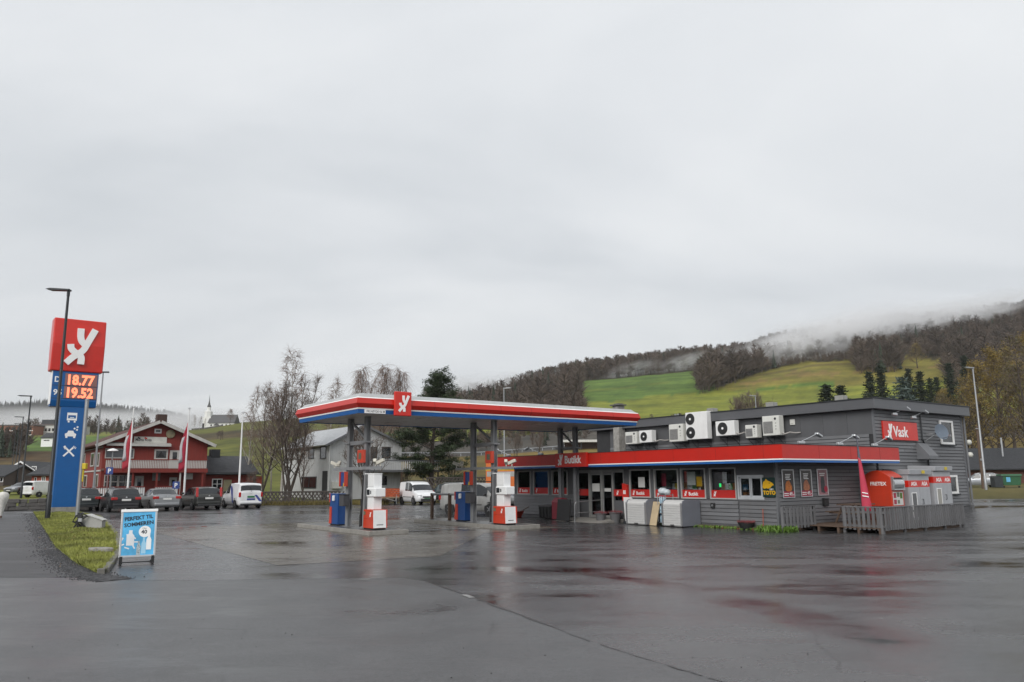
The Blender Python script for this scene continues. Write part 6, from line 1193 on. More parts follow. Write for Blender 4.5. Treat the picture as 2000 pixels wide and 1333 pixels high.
slm2 = mesh_of('slat', MB().box(-.07, .07, -.012, .012, 0, zt - zb_ - .0)); slm2.materials.append(GW); n_ = 36
for k in range(n_): link('slat', slm2, None, bl, loc=(x0-gx0+.1 + (x1-x0-.2)*k/(n_-1), -1.8, zb_-.2))
for x in (x0-gx0+.3, (x0+x1)/2-gx0, x1-gx0-.2): ob('balcony_post', MB().box(x-.06, x+.06, -1.8, -1.68, 0, zb_-.4), WOODB, hs)
xs_, zs_ = gh(678, 873); ob('satellite_dish', MB().lathe([(.01, 0), (.3, .05), (.45, .13), (.3, .08)], 16, (xs_-gx0, -.2, zs_-.2), 'y'), mat('dish_grey', (.4, .4, .4), .5), hs, smooth=40)
xs_, zs_ = gh(656, 943); ob('heat_pump_box', MB().box(xs_-gx0-.45, xs_-gx0+.45, -.35, -.01, zs_-.55, zs_+.1), ACW, hs, bevel=.02)
ob('down_pipe', MB().tube([(.05, -.08, .2), (.05, -.08, gzl-.1)], .05, 6), WHITE, hs)
# crossed lattice fence behind the lot
def lattice(px0, px1, Y0, Y1, H, label, name='lattice_fence'):
    a = np.array(on(px0, Y0)); b = np.array(on(px1, Y1)); le = float(np.hypot(*(b-a)[:2])); r_ = thing(name, label, 'fence', tuple(a), math.atan2(b[1]-a[1], b[0]-a[0])); FW = mat('fence_brown', (.06, .05, .045), .8, var=.25)
    sl_a = mesh_of('slat', MB().rbox((0, -.02, 0), (.10, .02, H*1.25), (0, .62, 0))); sl_b = mesh_of('slat', MB().rbox((0, .01, 0), (.10, .02, H*1.25), (0, -.62, 0))); sl_a.materials.append(FW); sl_b.materials.append(FW); n_ = int(le / .3)
    for k in range(n_): link('slat', sl_a, None, r_, loc=(.3 + k*.3, 0, H/2)); link('slat', sl_b, None, r_, loc=(.3 + k*.3, 0, H/2))
    ob('rail', MB().box(0, le, -.05, .05, H-.04, H+.06), FW, r_); ob('rail', MB().box(0, le, -.04, .04, .02, .1), FW, r_)
    for k in range(int(le/2.2)+1): ob('post', MB().box(-.05, .05, .02, .12, 0, H+.05), FW, r_, loc=(min(le-.05, .05 + k*2.2), 0, 0))
lattice(505, 665, 65.4, 66.6, 1.15, 'brown crossed lattice fence below the bare birches'); lattice(712, 790, 69, 70, 1.2, 'brown crossed lattice fence behind the orange trailer'); lattice(835, 1010, 72, 74, 2.0, 'dark lattice fence behind the silver panel van')
# orange machine behind the shop corner
p = on(985, 66); r_ = thing('orange_container', 'orange container with a yellow stripe behind the shop corner', 'container', (p[0], 64., .0), R_(-20)); z1 = float(D(985, 903, 64)[2]); ob('shell', MB().box(-1.6, 1.6, 0, 2.2, .6, z1), mat('orange_paint', (.55, .13, .02), .5, var=.15), r_, bevel=.03); ob('stripe', MB().box(-1.61, 1.61, -.01, 2.21, z1-.65, z1-.5), MAT['warn_yellow'], r_); ob('window_band', MB().box(-1.5, 1.2, -.015, .0, z1-1.15, z1-.75), mat('band_grey', (.3, .3, .28), .5), r_); ob('skid', MB().box(-1.5, 1.5, .1, 2.1, 0, .6), DMET, r_)
# guard rail on the road up the bank
gpts = [on(px_, Y) for px_, Y in ((700, 206), (780, 207), (860, 207), (940, 207), (1020, 207), (1100, 207), (1180, 207))]
r_ = thing('road_guard_rail', 'long steel guard rail along the bank road behind the station', 'guard rail', gpts[0]); o_ = np.array(gpts[0])
for a, b in zip(gpts, gpts[1:]):
    ob('beam', MB().tube([np.array(a)-o_ + np.array([0, 0, .75]), np.array(b)-o_ + np.array([0, 0, .75])], .16, 6), METAL, r_)
    for k in range(4): c_ = np.array(a) + (np.array(b)-a)*k/4; ob('post', MB().box(-.08, .08, -.08, .08, -.3, .7), METAL, r_, loc=tuple(c_-o_))
p = on(1135, 200); r_ = thing('bus_shelter', 'flat roofed shelter with pale roof edge on the bank behind the canopy', 'shelter', p); z = float(D(1135, 860, 200)[2]) - p[2]; ob('roof', MB().box(-5.5, 6, -2, 2, z-.6, z), mat('pale_edge', (.55, .55, .53), .6), r_); ob('wall', MB().box(-4, 5.5, 1.2, 1.6, -.5, z-.6), mat('shelter_wall', (.10, .06, .05), .8), r_)
for x in (-4.5, 0, 5): ob('post', MB().box(x-.12, x+.12, -1.7, -1.46, -.5, z-.6), DMET, r_)

# ------------------------------------------------------------------ far left houses, school, church
def house(name, label, px0, px1, py_e, py_r, py_b, Y, depth, wall, roof, ridge='x', rz=0, wins=(), gable_at=None, extra=None):
    x0, x1 = float(D(px0, py_e, Y)[0]), float(D(px1, py_e, Y)[0]); ze, zr = float(D(px0, py_e, Y)[2]), float(D(px0, py_r, Y)[2]); zb = min(float(D(px0, py_b, Y)[2]), float(tz((x0+x1)/2, Y))) - .5
    r_ = thing(name, label, 'house', ((x0+x1)/2, Y, zb), rz); w2 = (x1-x0)/2; e, t = ze-zb, zr-zb
    if ridge == 'x':
        ob('wall', MB().prism([(0, 0), (depth, 0), (depth, e), (depth/2, t-.15), (0, e)], 'x', -w2, w2), wall, r_); ob('roof', MB().prism([(-.5, e-.25), (depth/2, t), (depth+.5, e-.25), (depth+.5, e-.05), (depth/2, t+.2), (-.5, e-.05)], 'x', -w2-.4, w2+.4), roof, r_)
    else:
        ob('wall', MB().prism([(-w2, 0), (w2, 0), (w2, e), (0, t-.15), (-w2, e)], 'y', 0, depth), wall, r_); ob('roof', MB().prism([(-w2-.5, e-.3), (0, t), (w2+.5, e-.3), (w2+.5, e-.1), (0, t+.2), (-w2-.5, e-.1)], 'y', -.5, depth+.5), roof, r_); ob('barge_board', MB().prism([(-w2-.5, e-.42), (0, t-.12), (w2+.5, e-.42), (w2+.5, e-.12), (0, t+.18), (-w2-.5, e-.12)], 'y', -.56, -.503), WHITE, r_)
    for a, b, c, d in wins: X0, Z1 = D(a, c, Y)[[0, 2]]; X1, Z0 = D(b, d, Y)[[0, 2]]; win(r_, X0-(x0+x1)/2, X1-(x0+x1)/2, Z0-zb, Z1-zb, 0, WHITE, 1 if b-a > 6 else 0, min(.12, (X1-X0)*.15))
    return r_
OCH = mat('ochre_wood', (.36, .13, .035), .75, var=.15); WARM = mat('brick_red', (.30, .075, .05), .8, var=.2)
house('orange_house', 'orange timber house with white barge boards down the road', 5, 76, 927, 903, 962, 135, 12, OCH, TILEB, 'y', R_(8), [(61, 69, 911, 919), (40, 46, 915, 924)])
house('red_house', 'small red brick house with dark pitched roof behind the price pillar', 60, 106, 926, 903, 964, 100, 9, WARM, TILEB, 'x', R_(-10), [(82, 90, 931, 941), (66, 70, 933, 941)])
house('dark_house', 'dark roofed house at the left of the far road', -60, 8, 930, 910, 962, 125, 9, mat('brown_house', (.09, .07, .06), .8), TILEB, 'x', 0, [(0, 6, 933, 942)])
house('white_house', 'small white house with grey roof on the green slope', 81, 108, 855, 846, 866, 330, 8, WHITE, TILEB, 'x', 0, [(85, 97, 859, 862)])
def longblock(name, label, px0, px1, py0, py1, Y, wallm, rows_, n, cat='building'):
    x0, x1 = float(D(px0, py0, Y)[0]), float(D(px1, py0, Y)[0]); zt = float(D(px0, py0, Y)[2]); zb = float(D(px0, py1, Y)[2]) - 2; r_ = thing(name, label, cat, (x0, Y, zb)); W_, H_ = x1-x0, zt-zb
    ob('wall', MB().box(0, W_, 0, 14, 0, H_), wallm, r_); ob('roof', MB().box(-.5, W_+.5, -.5, 14.5, H_+.01, H_+.6), mat('flat_roof', (.12, .1, .1), .8), r_)
    wm = mesh_of('window', MB().box(0, W_/n*.55, -.1, 0, 0, 1.6)); wm.materials.append(DGL)
    for z in rows_:
        ob('sill_band', MB().box(0, W_, -.06, -.003, H_*z - .5, H_*z - .1), WHITE, r_)
        for k in range(n): link('window', wm, None, r_, loc=(W_*(k+.22)/n, 0, H_*z))
    ob('stair_head', MB().box(2, 9, 4, 9, H_+.6, H_+3.4), DMET, r_); return r_
longblock('brick_school', 'long brick school block with two window rows on the far slope', -90, 65, 833, 851, 430, mat('school_brick', (.27, .12, .08), .85, var=.2), (.32, .66), 14); longblock('pale_hall', 'long pale hall with a window band beside the brick school', 66, 150, 831, 848, 440, mat('pale_wall', (.5, .5, .48), .7), (.5,), 12)
# church
Yc = 500.; cxp = D(406, 836, Yc); zb = float(tz(cxp[0], Yc)) - 1; r_ = thing('church', 'white church with slim dark spire on the green hill', 'church', (float(cxp[0]), Yc, zb)); m_ = Yc / FPX
CW = mat('church_white', (.72, .72, .7), .7, var=.05); CD = mat('church_roof', (.085, .085, .088), .7, var=.15)
zz = lambda py: float(D(406, py, Yc)[2]) - zb
ob('tower', MB().box(-2.6, 2.3, -2.4, 2.4, 0, zz(815)), CW, r_); ob('belfry', MB().lathe([(2.6, zz(815)), (2.6, zz(805)), (2.1, zz(803))], 8), CW, r_); ob('belfry_roof', MB().lathe([(2.7, zz(805.4)), (1.6, zz(802.8))], 8), CD, r_); ob('lantern', MB().lathe([(1.25, zz(803.5)), (1.25, zz(796))], 8), CW, r_); ob('spire', MB().lathe([(1.25, zz(796)), (1.2, zz(793.5)), (.75, zz(790.5)), (.3, zz(784)), (.04, zz(771))], 8), CD, r_)
nx1 = float(D(462, 830, Yc)[0] - cxp[0]); ob('nave', MB().box(2.3, nx1, -5, 5, 0, zz(827.5)), CW, r_); ob('nave_roof', MB().prism([(-5.6, zz(827.9)), (0, zz(810.6)), (5.6, zz(827.9))], 'x', 1.6, nx1+.4), CD, r_); ob('porch', MB().box(6.5, 9, -7, -5, 0, zz(833)), CW, r_); ob('porch_roof', MB().prism([(6.0, zz(833)), (7.75, zz(828.5)), (9.5, zz(833))], 'y', -7.3, -5), CD, r_)
for k, x in enumerate((3.5, 10.5, 13, 15.5)): ob('window', MB().box(x, x+.9, -5.12, -5, zz(834), zz(830.5)), DGL, r_)
ob('door', MB().box(-2.72, -1.5, -2.5, -2.4, .8, 4.0), BLACK, r_)
hw = thing('churchyard_wall', 'low grey churchyard wall across the green hilltop', 'wall', (float(cxp[0]), Yc - 12, 0)); 
for a, b in ((370, 385), (385, 400), (400, 415), (415, 430)):
    pa, pb = on(a, Yc-12), on(b, Yc-12); ob('wall_section', MB().add([(pa[0]-cxp[0], 0, pa[2]-.5), (pb[0]-cxp[0], 0, pb[2]-.5), (pb[0]-cxp[0], .8, pb[2]-.5), (pa[0]-cxp[0], .8, pa[2]-.5), (pa[0]-cxp[0], 0, pa[2]+.9), (pb[0]-cxp[0], 0, pb[2]+.9), (pb[0]-cxp[0], .8, pb[2]+.9), (pa[0]-cxp[0], .8, pa[2]+.9)], [(3,2,1,0),(4,5,6,7),(0,1,5,4),(1,2,6,5),(2,3,7,6),(3,0,4,7)]), STN, hw)
# right edge: low building, bins, covered car
p = on(1938, 100); r_ = thing('low_shed', 'long low building with dark roof among the autumn trees', 'building', (p[0], 100., p[2] - .3), R_(-8)); z0 = p[2] - .3; x0 = float(D(1880, 900, 100)[0]) - p[0]; x1 = x0 + 16; ze = float(D(1938, 917, 100)[2]) - z0; zr = float(D(1938, 876, 100)[2]) - z0
ob('wall', MB().box(x0, x1, 0, 8, 0, ze), mat('shed_wall', (.10, .04, .03), .8), r_); ob('roof', MB().prism([(-.7, ze-.1), (4, zr), (8.7, ze-.1), (8.7, ze+.05), (4, zr+.15), (-.7, ze+.05)], 'x', x0-.4, x1+.4), TILEB, r_); ob('flue', MB().tube([(2.2, 2.0, zr-1), (2.2, 2.0, zr+1.4)], .12, 8), METAL, r_)
p = on(1967, 84); GB = mat('bin_green', (.025, .10, .045), .5, var=.1)
r_ = thing('waste_container', 'green waste container on wheels with a blue label', 'waste container', p, R_(-6)); ob('body', MB().prism([(-.85, .25), (.85, .25), (1.0, 1.2), (-1.0, 1.2)], 'y', -.5, .55), GB, r_, bevel=.04); ob('lid', MB().prism([(-.6, 1.21), (.62, 1.21), (.5, 1.42), (-.5, 1.42)], 'x', -1.04, 1.04), GB, r_, bevel=.03); ob('label', MB().box(-.55, -.15, -.525, -.505, .6, 1.1), mat('label_blue', (.12, .40, .62), .5), r_)
for s in (-.75, .75): ob('wheel', MB().lathe([(.1, -.03), (.1, .03)], 12, (s, -.3, .1), 'y'), BLACK, r_)
p = on(1942, 83); r_ = thing('grey_bin', 'charcoal wheeled bin beside the green waste container', 'bin', p); ob('body', MB().prism([(-.4, .06), (.4, .06), (.46, 1.15), (-.46, 1.15)], 'y', -.4, .4), mat('bin_charcoal', (.03, .035, .04), .55), r_, bevel=.03); ob('lid', MB().box(-.48, .48, -.44, .46, 1.16, 1.25), MAT['bin_charcoal'], r_, bevel=.03)
p = on(1908, 88); vehicle('wagon', 'parked_car', 'pale car parked behind the wall corner by the timber pole', 'car', p, R_(160), paint_('car_frost', (.35, .37, .40), .4), None, lite=True)

# ------------------------------------------------------------------ trees
def fast_tubes(polys, sides):            # polys: list of (points array, radii array)
    V, Fs, o = [], [], 0
    for P, r in polys:
        P = np.asarray(P, float); r = np.asarray(r, float); k = len(P); d = P[-1] - P[0]; d = d / (np.linalg.norm(d) + 1e-9)
        a = np.cross(d, [0, 0, 1.] if abs(d[2]) < .9 else [1., 0, 0]); a /= np.linalg.norm(a); b = np.cross(d, a)
        t = 2 * np.pi * np.arange(sides) / sides; off = np.cos(t)[:, None] * a + np.sin(t)[:, None] * b
        V.append((P[:, None, :] + off[None] * r[:, None, None]).reshape(-1, 3))
        i = np.arange(k-1)[:, None] * sides; j = np.arange(sides)[None]; j2 = (j + 1) % sides
        Fs.append((np.stack([i + j, i + j2, i + sides + j2, i + sides + j], -1).reshape(-1, 4)) + o); o += k * sides
    return np.concatenate(V), np.concatenate(Fs)
def npmesh(name, V, Fq, mat_=None):
    me = bpy.data.meshes.new(name); V = np.asarray(V, np.float32); Fq = np.asarray(Fq, np.int32); n_, c = Fq.shape
    me.vertices.add(len(V)); me.vertices.foreach_set('co', V.ravel()); me.loops.add(n_ * c); me.loops.foreach_set('vertex_index', Fq.ravel()); me.polygons.add(n_); me.polygons.foreach_set('loop_start', np.arange(n_) * c); me.polygons.foreach_set('loop_total', np.full(n_, c)); me.update(calc_edges=True)
    if mat_: me.materials.append(mat_)
    return me
def path(g_, p, d, L, n, wob, bend):
    pts = [np.array(p, float)]; d = np.array(d, float)
    for k in range(n):
        d = d + g_.normal(0, wob, 3) + np.array([0, 0, bend / n]); d /= np.linalg.norm(d); pts.append(pts[-1] + d * L / n)
    return np.array(pts)
def bare(seed, H, r0, nprim, f0, Lp, elev, droop, twig, stems=1, nsec=7, nter=5, lean=.03):
    g_ = np.random.default_rng(seed); big, small, tips = [], [], []
    for s_ in range(stems):
        base = np.array([0, 0, 0.]) if stems == 1 else np.append(g_.normal(0, .35, 2), 0); h_ = H * (1 if s_ == 0 else g_.uniform(.7, .95)); d0 = np.append(g_.normal(0, lean if stems == 1 else .14, 2), 1)
        T = path(g_, base, d0, h_, 12, .035, .1); R = r0 * (1 - np.linspace(0, 1, 13) ** .9 * .93) * (1 if s_ == 0 else .75); big.append((T, R))
        for k in range(nprim):
            f = f0 + (1 - f0) * (k + g_.random()) / nprim; i = min(11, int(f * 12)); t = f * 12 - i; p = T[i] * (1-t) + T[i+1] * t; az = k * 2.4 + g_.normal(0, .5); el = R_(elev + g_.normal(0, 10) + 18 * f); L = Lp * (1.08 - f ** 1.6) * g_.uniform(.75, 1.15) + .4
            B = path(g_, p, [math.cos(az)*math.cos(el), math.sin(az)*math.cos(el), math.sin(el)], L, 6, .10, .35); rb = max(.018, R[i] * .42); big.append((B, np.linspace(rb, .014, 7)))
            for q_ in range(nsec):
                f2 = .2 + .8 * (q_ + g_.random()) / nsec; i2 = min(5, int(f2*6)); t2 = f2*6 - i2; p2 = B[i2]*(1-t2) + B[i2+1]*t2; dd = B[i2+1]-B[i2]; dd /= np.linalg.norm(dd); dd = dd + g_.normal(0, .55, 3); dd /= np.linalg.norm(dd); L2 = L * .42 * (1.15 - f2*.6) * g_.uniform(.6, 1.2)
                Cc = path(g_, p2, dd, L2, 4, .13, .3 - droop); small.append((Cc, np.linspace(.022, .012, 5)))
                for w_ in range(nter):
                    i3 = g_.integers(1, 5); dd3 = (Cc[i3] - Cc[i3-1]); dd3 /= np.linalg.norm(dd3) + 1e-9; dd3 = dd3 + g_.normal(0, .6, 3) + np.array([0, 0, -.8*droop]); dd3 /= np.linalg.norm(dd3)
                    D3 = path(g_, Cc[i3], dd3, twig * g_.uniform(.5, 1.3), 3, .15, -1.6 * droop); small.append((D3, np.linspace(.012, .007, 4))); tips.append(D3[-1]); tips.append(D3[1])
    return fast_tubes(big, 7), fast_tubes(small, 3), np.array(tips)
BARK = mat('bark_brown', (.07, .055, .045), .9, var=.35, scale=3, stretch=(6, 6, 1), bump=.4); BIRCH = mat('bark_birch', (.36, .34, .30), .8, var=.5, scale=4, stretch=(2, 2, 7)); TWIG = mat('twig_brown', (.15, .115, .095), .9, var=.2); TWIGR = mat('twig_reddish', (.18, .12, .09), .9, var=.2)
def bare_proto(name, seed, bark, twigm, leaves=None, **k):
    (a, b), (c, d), tips = bare(seed, **k); tm = npmesh('trunk', a, b, bark); tm.polygons.foreach_set('use_smooth', [True]*len(tm.polygons)); cm = npmesh('crown', c, d, twigm); lm = None
    if leaves:
        n_, size, m_ = leaves; g_ = np.random.default_rng(seed + 5); P = tips[g_.integers(0, len(tips), n_)] + g_.normal(0, .16, (n_, 3)); A = g_.normal(0, 1, (n_, 3)); A /= np.linalg.norm(A, axis=1)[:, None]; B = np.cross(A, g_.normal(0, 1, (n_, 3))); B /= np.linalg.norm(B, axis=1)[:, None]; s_ = size * g_.uniform(.6, 1.3, (n_, 1)); V = np.stack([P - A*s_, P + B*s_*.6, P + A*s_, P - B*s_*.6], 1).reshape(-1, 3); lm = npmesh('leaves', V, np.arange(4*n_).reshape(-1, 4), m_)
    return tm, cm, lm
def plant_tree(name, label, proto, loc, rz, sc, cat='tree', group=None):
    r_ = thing(name, label, cat, loc, rz, group); r_.scale = sc if isinstance(sc, tuple) else (sc,)*3
    t_ = link('trunk', proto[0], None, r_); link('crown', proto[1], None, r_)
    if proto[2]: link('foliage', proto[2], None, r_)
    return r_
LEAFY = mat('leaf_yellow', (.19, .135, .03), .7, var=.5, scale=.8); LEAFO = mat('leaf_olive', (.10, .085, .03), .7, var=.5, scale=.8)
pB1 = bare_proto('birch', 31, BIRCH, TWIGR, H=15, r0=.17, nprim=28, f0=.22, Lp=3.8, elev=40, droop=.3, twig=.8, nsec=7, nter=5)
pB2 = bare_proto('birch', 47, BARK, TWIG, H=15, r0=.2, nprim=24, f0=.18, Lp=3.8, elev=44, droop=.05, twig=.7, stems=2, nsec=6, nter=5)
pB3 = bare_proto('weep', 12, BARK, TWIGR, H=14, r0=.22, nprim=22, f0=.3, Lp=4.5, elev=38, droop=.9, twig=1.7, nsec=8, nter=6)
pB4 = bare_proto('shrub', 63, BARK, TWIG, H=6.5, r0=.13, nprim=14, f0=.25, Lp=3.2, elev=48, droop=-.1, twig=.6, stems=3, nsec=6, nter=4)
pA1 = bare_proto('autumn', 71, BARK, TWIG, (5200, .12, LEAFY), H=18, r0=.3, nprim=26, f0=.15, Lp=5, elev=38, droop=.1, twig=.8)
pA2 = bare_proto('autumn', 82, BARK, TWIG, (3000, .12, LEAFO), H=17, r0=.3, nprim=24, f0=.15, Lp=5, elev=40, droop=.1, twig=.8, stems=2, nsec=6)
BT = 'bare trees beside the annex'
def tr(px_, Y, ytop, proto, ph, rz, label, group=None, name='bare_tree', wx=1.0):
    p = on(px_, Y); H = float(D(px_, ytop, Y)[2]) - p[2]; s_ = H / ph; return plant_tree(name, label, proto, p, rz, (s_*wx, s_*wx, s_), 'tree', group)
tr(552, 70, 697, pB1, 15, .4, 'tallest bare birch with pale trunk between annex and grey house', name='birch_tree')
tr(560, 71.5, 720, pB2, 15, 3.6, 'twin stemmed bare tree close behind the tallest birch')
tr(510, 71, 745, pB2, 15, 1.9, 'dark twin stemmed bare tree rising over the annex roof', wx=.85); tr(486, 73, 762, pB1, 15, 2.4, 'slender bare birch beside the annex roof', name='birch_tree', wx=.8); tr(532, 74, 755, pB1, 15, 4.4, 'slim pale birch between the dark bare trees', name='birch_tree', wx=.7); tr(583, 69, 775, pB4, 6.5, 1.2, 'many stemmed bare tree leaning beside the grey house wall', wx=.75)
tr(598, 68.6, 760, pB2, 15, 5.2, 'thin bare tree in front of the grey house roof', wx=.55)
tr(640, 98, 745, pB1, 15, 2.2, 'reddish bare birch behind the grey house roof', name='birch_tree'); tr(705, 100, 725, pB3, 14, .5, 'weeping bare birch behind the left of the emblem box', name='birch_tree', wx=.85); tr(750, 101, 722, pB3, 14, 2.7, 'wide weeping bare birch between emblem box and pine', name='birch_tree', wx=.95); tr(775, 103, 728, pB3, 14, 4.1, 'weeping bare birch touching the dark pine', name='birch_tree', wx=.8)
tr(737, 71.5, 842, pB4, 6.5, .9, 'spreading bare apple tree in front of the grey house balcony', wx=1.1)
for k, (px_, Y, yt, lb) in enumerate([(375, 470, 812, 'small bare tree at the left end of the churchyard'), (386, 480, 815, 'bare tree between churchyard edge and church tower'), (396, 478, 818, 'bare tree touching the church tower'), (445, 470, 800, 'large bare tree in front of the church roof'), (421, 330, 843, 'round bare bush on the slope below the church'), (432, 320, 842, 'dark bare bush beside the round one below the church')]): tr(px_, Y, yt, pB3 if k == 3 else pB4 if k > 3 else pB1, 14 if k == 3 else 6.5 if k > 3 else 15, k * 1.3, lb, wx=1.3 if k > 2 else 1)
# pine
NEED = mat('pine_needle', (.028, .045, .016), .7, var=.5, scale=.7)
def needles(P, g_, n, size, rad, flat=.6):
    m_ = len(P); c = np.repeat(P, n, 0) + g_.normal(0, 1, (m_*n, 3)) * np.array([rad, rad, rad*flat]); A = g_.normal(0, 1, (m_*n, 3)); A[:, 2] = abs(A[:, 2]) * .6; A /= np.linalg.norm(A, axis=1)[:, None]; B = np.cross(A, g_.normal(0, 1, (m_*n, 3))); B /= np.linalg.norm(B, axis=1)[:, None]; s_ = size * g_.uniform(.6, 1.4, (m_*n, 1)); V = np.stack([c - B*s_*.22, c + B*s_*.22, c + A*s_], 1).reshape(-1, 3); return V, np.arange(3*m_*n).reshape(-1, 3)
g_ = np.random.default_rng(4); big = []; clumps = []; HP = 13.5
T = path(g_, [0, 0, 0], [.02, 0, 1], HP, 12, .02, .1); big.append((T, .26 * (1 - np.linspace(0, 1, 13)*.9)))
for k in range(58):
    f = .12 + .87 * (k + g_.random()) / 58; i = min(11, int(f*12)); p = T[i] + (T[i+1]-T[i]) * (f*12-i); az = k*2.4 + g_.normal(0, .3); L = (4.5 if f < .55 else 3.6 * (1.12 - f) / .57) * g_.uniform(.65, 1.1) * (.8 if f < .25 else 1); el = R_(-8 + 38*f + g_.normal(0, 8))
    Bq = path(g_, p, [math.cos(az)*math.cos(el), math.sin(az)*math.cos(el), math.sin(el)], L, 5, .08, .35); big.append((Bq, np.linspace(.06, .015, 6)))
    for q_ in range(int(7 + L * 4)): j = g_.integers(2, 6); clumps.append(Bq[j] + g_.normal(0, .3, 3) * np.array([1, 1, .6]))
pv = fast_tubes(big, 6); nv = needles(np.array(clumps), g_, 62, .17, .20)
pPine = (npmesh('trunk', *pv, BARK), npmesh('crown', *nv, NEED), None)
tr(842, 78, 716, pPine, HP + 1.0, .6, 'large dark green pine behind the white high roof van', name='pine_tree', wx=1.15)
# spruces
def spruce(seed, H, R, col_, name):
    g_ = np.random.default_rng(seed); c = []; big = [(np.array([[0, 0, 0], [0, 0, H*.95]]), np.array([.22, .03]))]; z = H * .06
    while z < H * .97:
        f = z / H; rr = R * (1 - f) ** .85 * g_.uniform(.85, 1.1); n_ = int(7 + 6 * (1-f))
        for k in range(n_):
            az = g_.uniform(0, 6.28); L = rr * g_.uniform(.75, 1.1)
            for s_ in np.linspace(.2, 1, max(2, int(L / .35))): c.append([L*s_*math.cos(az), L*s_*math.sin(az), z - .35*L*s_ + .12*L*s_*s_])
        z += .38
    return npmesh('trunk', *fast_tubes(big, 6), BARK), npmesh('crown', *needles(np.array(c), g_, 11, .34, .16, .4), col_), None
SPR = mat('spruce_needle', (.016, .028, .014), .75, var=.45, scale=.6); SPB = mat('spruce_blue', (.06, .085, .075), .75, var=.4, scale=.6)
pS1 = spruce(1, 12, 2.6, SPR, 's'); pS2 = spruce(2, 12, 2.1, SPR, 's'); pS3 = spruce(3, 11, 4.0, SPB, 's')
for k, (px_, Y, yt, pr_, lb, wx) in enumerate([(1625, 150, 747, pS1, 'dark spruce left of the pale roof vent', 1.6), (1652, 152, 748, pS2, 'narrow dark spruce right behind the pale roof vent', 1.5), (1712, 190, 722, pS2, 'dark spruce left of the blue spruce', 1.2), (1735, 200, 710, pS2, 'tall dark spruce behind the left of the blue spruce', 1.1), (1790, 200, 716, pS1, 'dark spruce rising behind the blue spruce', 1.0), (1812, 205, 722, pS2, 'dark spruce right of the blue spruce', 1.2), (1832, 190, 735, pS1, 'broad dark spruce over the right end of the parapet', 1.0), (1845, 205, 733, pS2, 'slim dark spruce next to the autumn trees', 1.0), (1872, 220, 705, pS1, 'tall dark spruce standing among the autumn trees', 1.0), (1905, 225, 690, pS2, 'tallest dark spruce behind the leaning lamp head', 1.0)]): tr(px_, Y, yt, pr_, 12, k*1.1, lb, 'dark spruces behind the shop', 'spruce_tree', wx)
tr(1776, 130, 733, pS3, 11, .3, 'pale blue green spruce with layered boughs above the parapet', None, 'spruce_tree', 1.1)
for k, (px_, Y, yt, pr_, h_, lb) in enumerate([(1880, 128, 742, pA2, 17, 'olive brown autumn tree right of the shop parapet'), (1925, 120, 712, pA1, 18, 'yellow leaved autumn tree behind the lamp post'), (1962, 116, 690, pA1, 18, 'tall yellow leaved autumn tree above the green waste container'), (2005, 112, 672, pA2, 17, 'tall brown autumn tree at the end of the dark shed'), (1945, 140, 705, pA2, 17, 'olive autumn tree in the second row behind the dark shed'), (2040, 125, 660, pA1, 18, 'wide yellow autumn tree beyond the waste container'), (1900, 145, 745, pA1, 18, 'small golden autumn tree between shop and dark shed'), (1985, 150, 688, pA1, 18, 'golden autumn tree in the second row'), (1855, 150, 765, pA1, 18, 'low golden autumn tree behind the parapet end')]): tr(px_, Y, yt, pr_, h_, k*1.7, lb, 'autumn trees by the dark shed', 'autumn_tree', 1.0)
for k, (px_, Y, yt, lb) in enumerate([(1480, 190, 772, 'bare shrub behind the short lamp over the shop roof'), (1508, 188, 775, 'spreading bare shrub right of the short lamp'), (1455, 192, 785, 'small bare shrub left of the short lamp'), (880, 88, 890, 'bare shrub at the foot of the pine'), (1002, 170, 850, 'thin bare shrub on the bank behind the near pump'), (1048, 172, 850, 'bare shrub on the bank left of the shop sign'), (790, 84, 915, 'bare shrub beneath the pine beside the balcony'), (500, 68.2, 925, 'bare shrub by the annex wall behind the striped van')]): tr(px_, Y, yt, pB4, 6.5, k*.9, lb, None, 'bare_shrub')
# dry grass along the far fence
mb = MB(); rs = random.Random(14)
for k in range(9000):
    px_ = rs.uniform(500, 760); Y = rs.uniform(65.3, 66.8); d = ray(px_, 900); X = d[0]/d[1]*Y; h_ = rs.uniform(.12, .42); a = rs.uniform(0, 6.28)
    mb.add([(X-.02*math.cos(a), Y-.02*math.sin(a), 0), (X+.02*math.cos(a), Y+.02*math.sin(a), 0), (X+rs.gauss(0, .1), Y, h_)], [(0, 1, 2)])
me = bpy.data.meshes.new('dry_grass'); me.from_pydata(mb.v, [], mb.f); stuff(tag(link('dry_grass', me, mat('dry_grass', (.15, .12, .035), .8, var=.5, scale=.6)), 'dry yellow grass along the foot of the lattice fence', 'grass'))

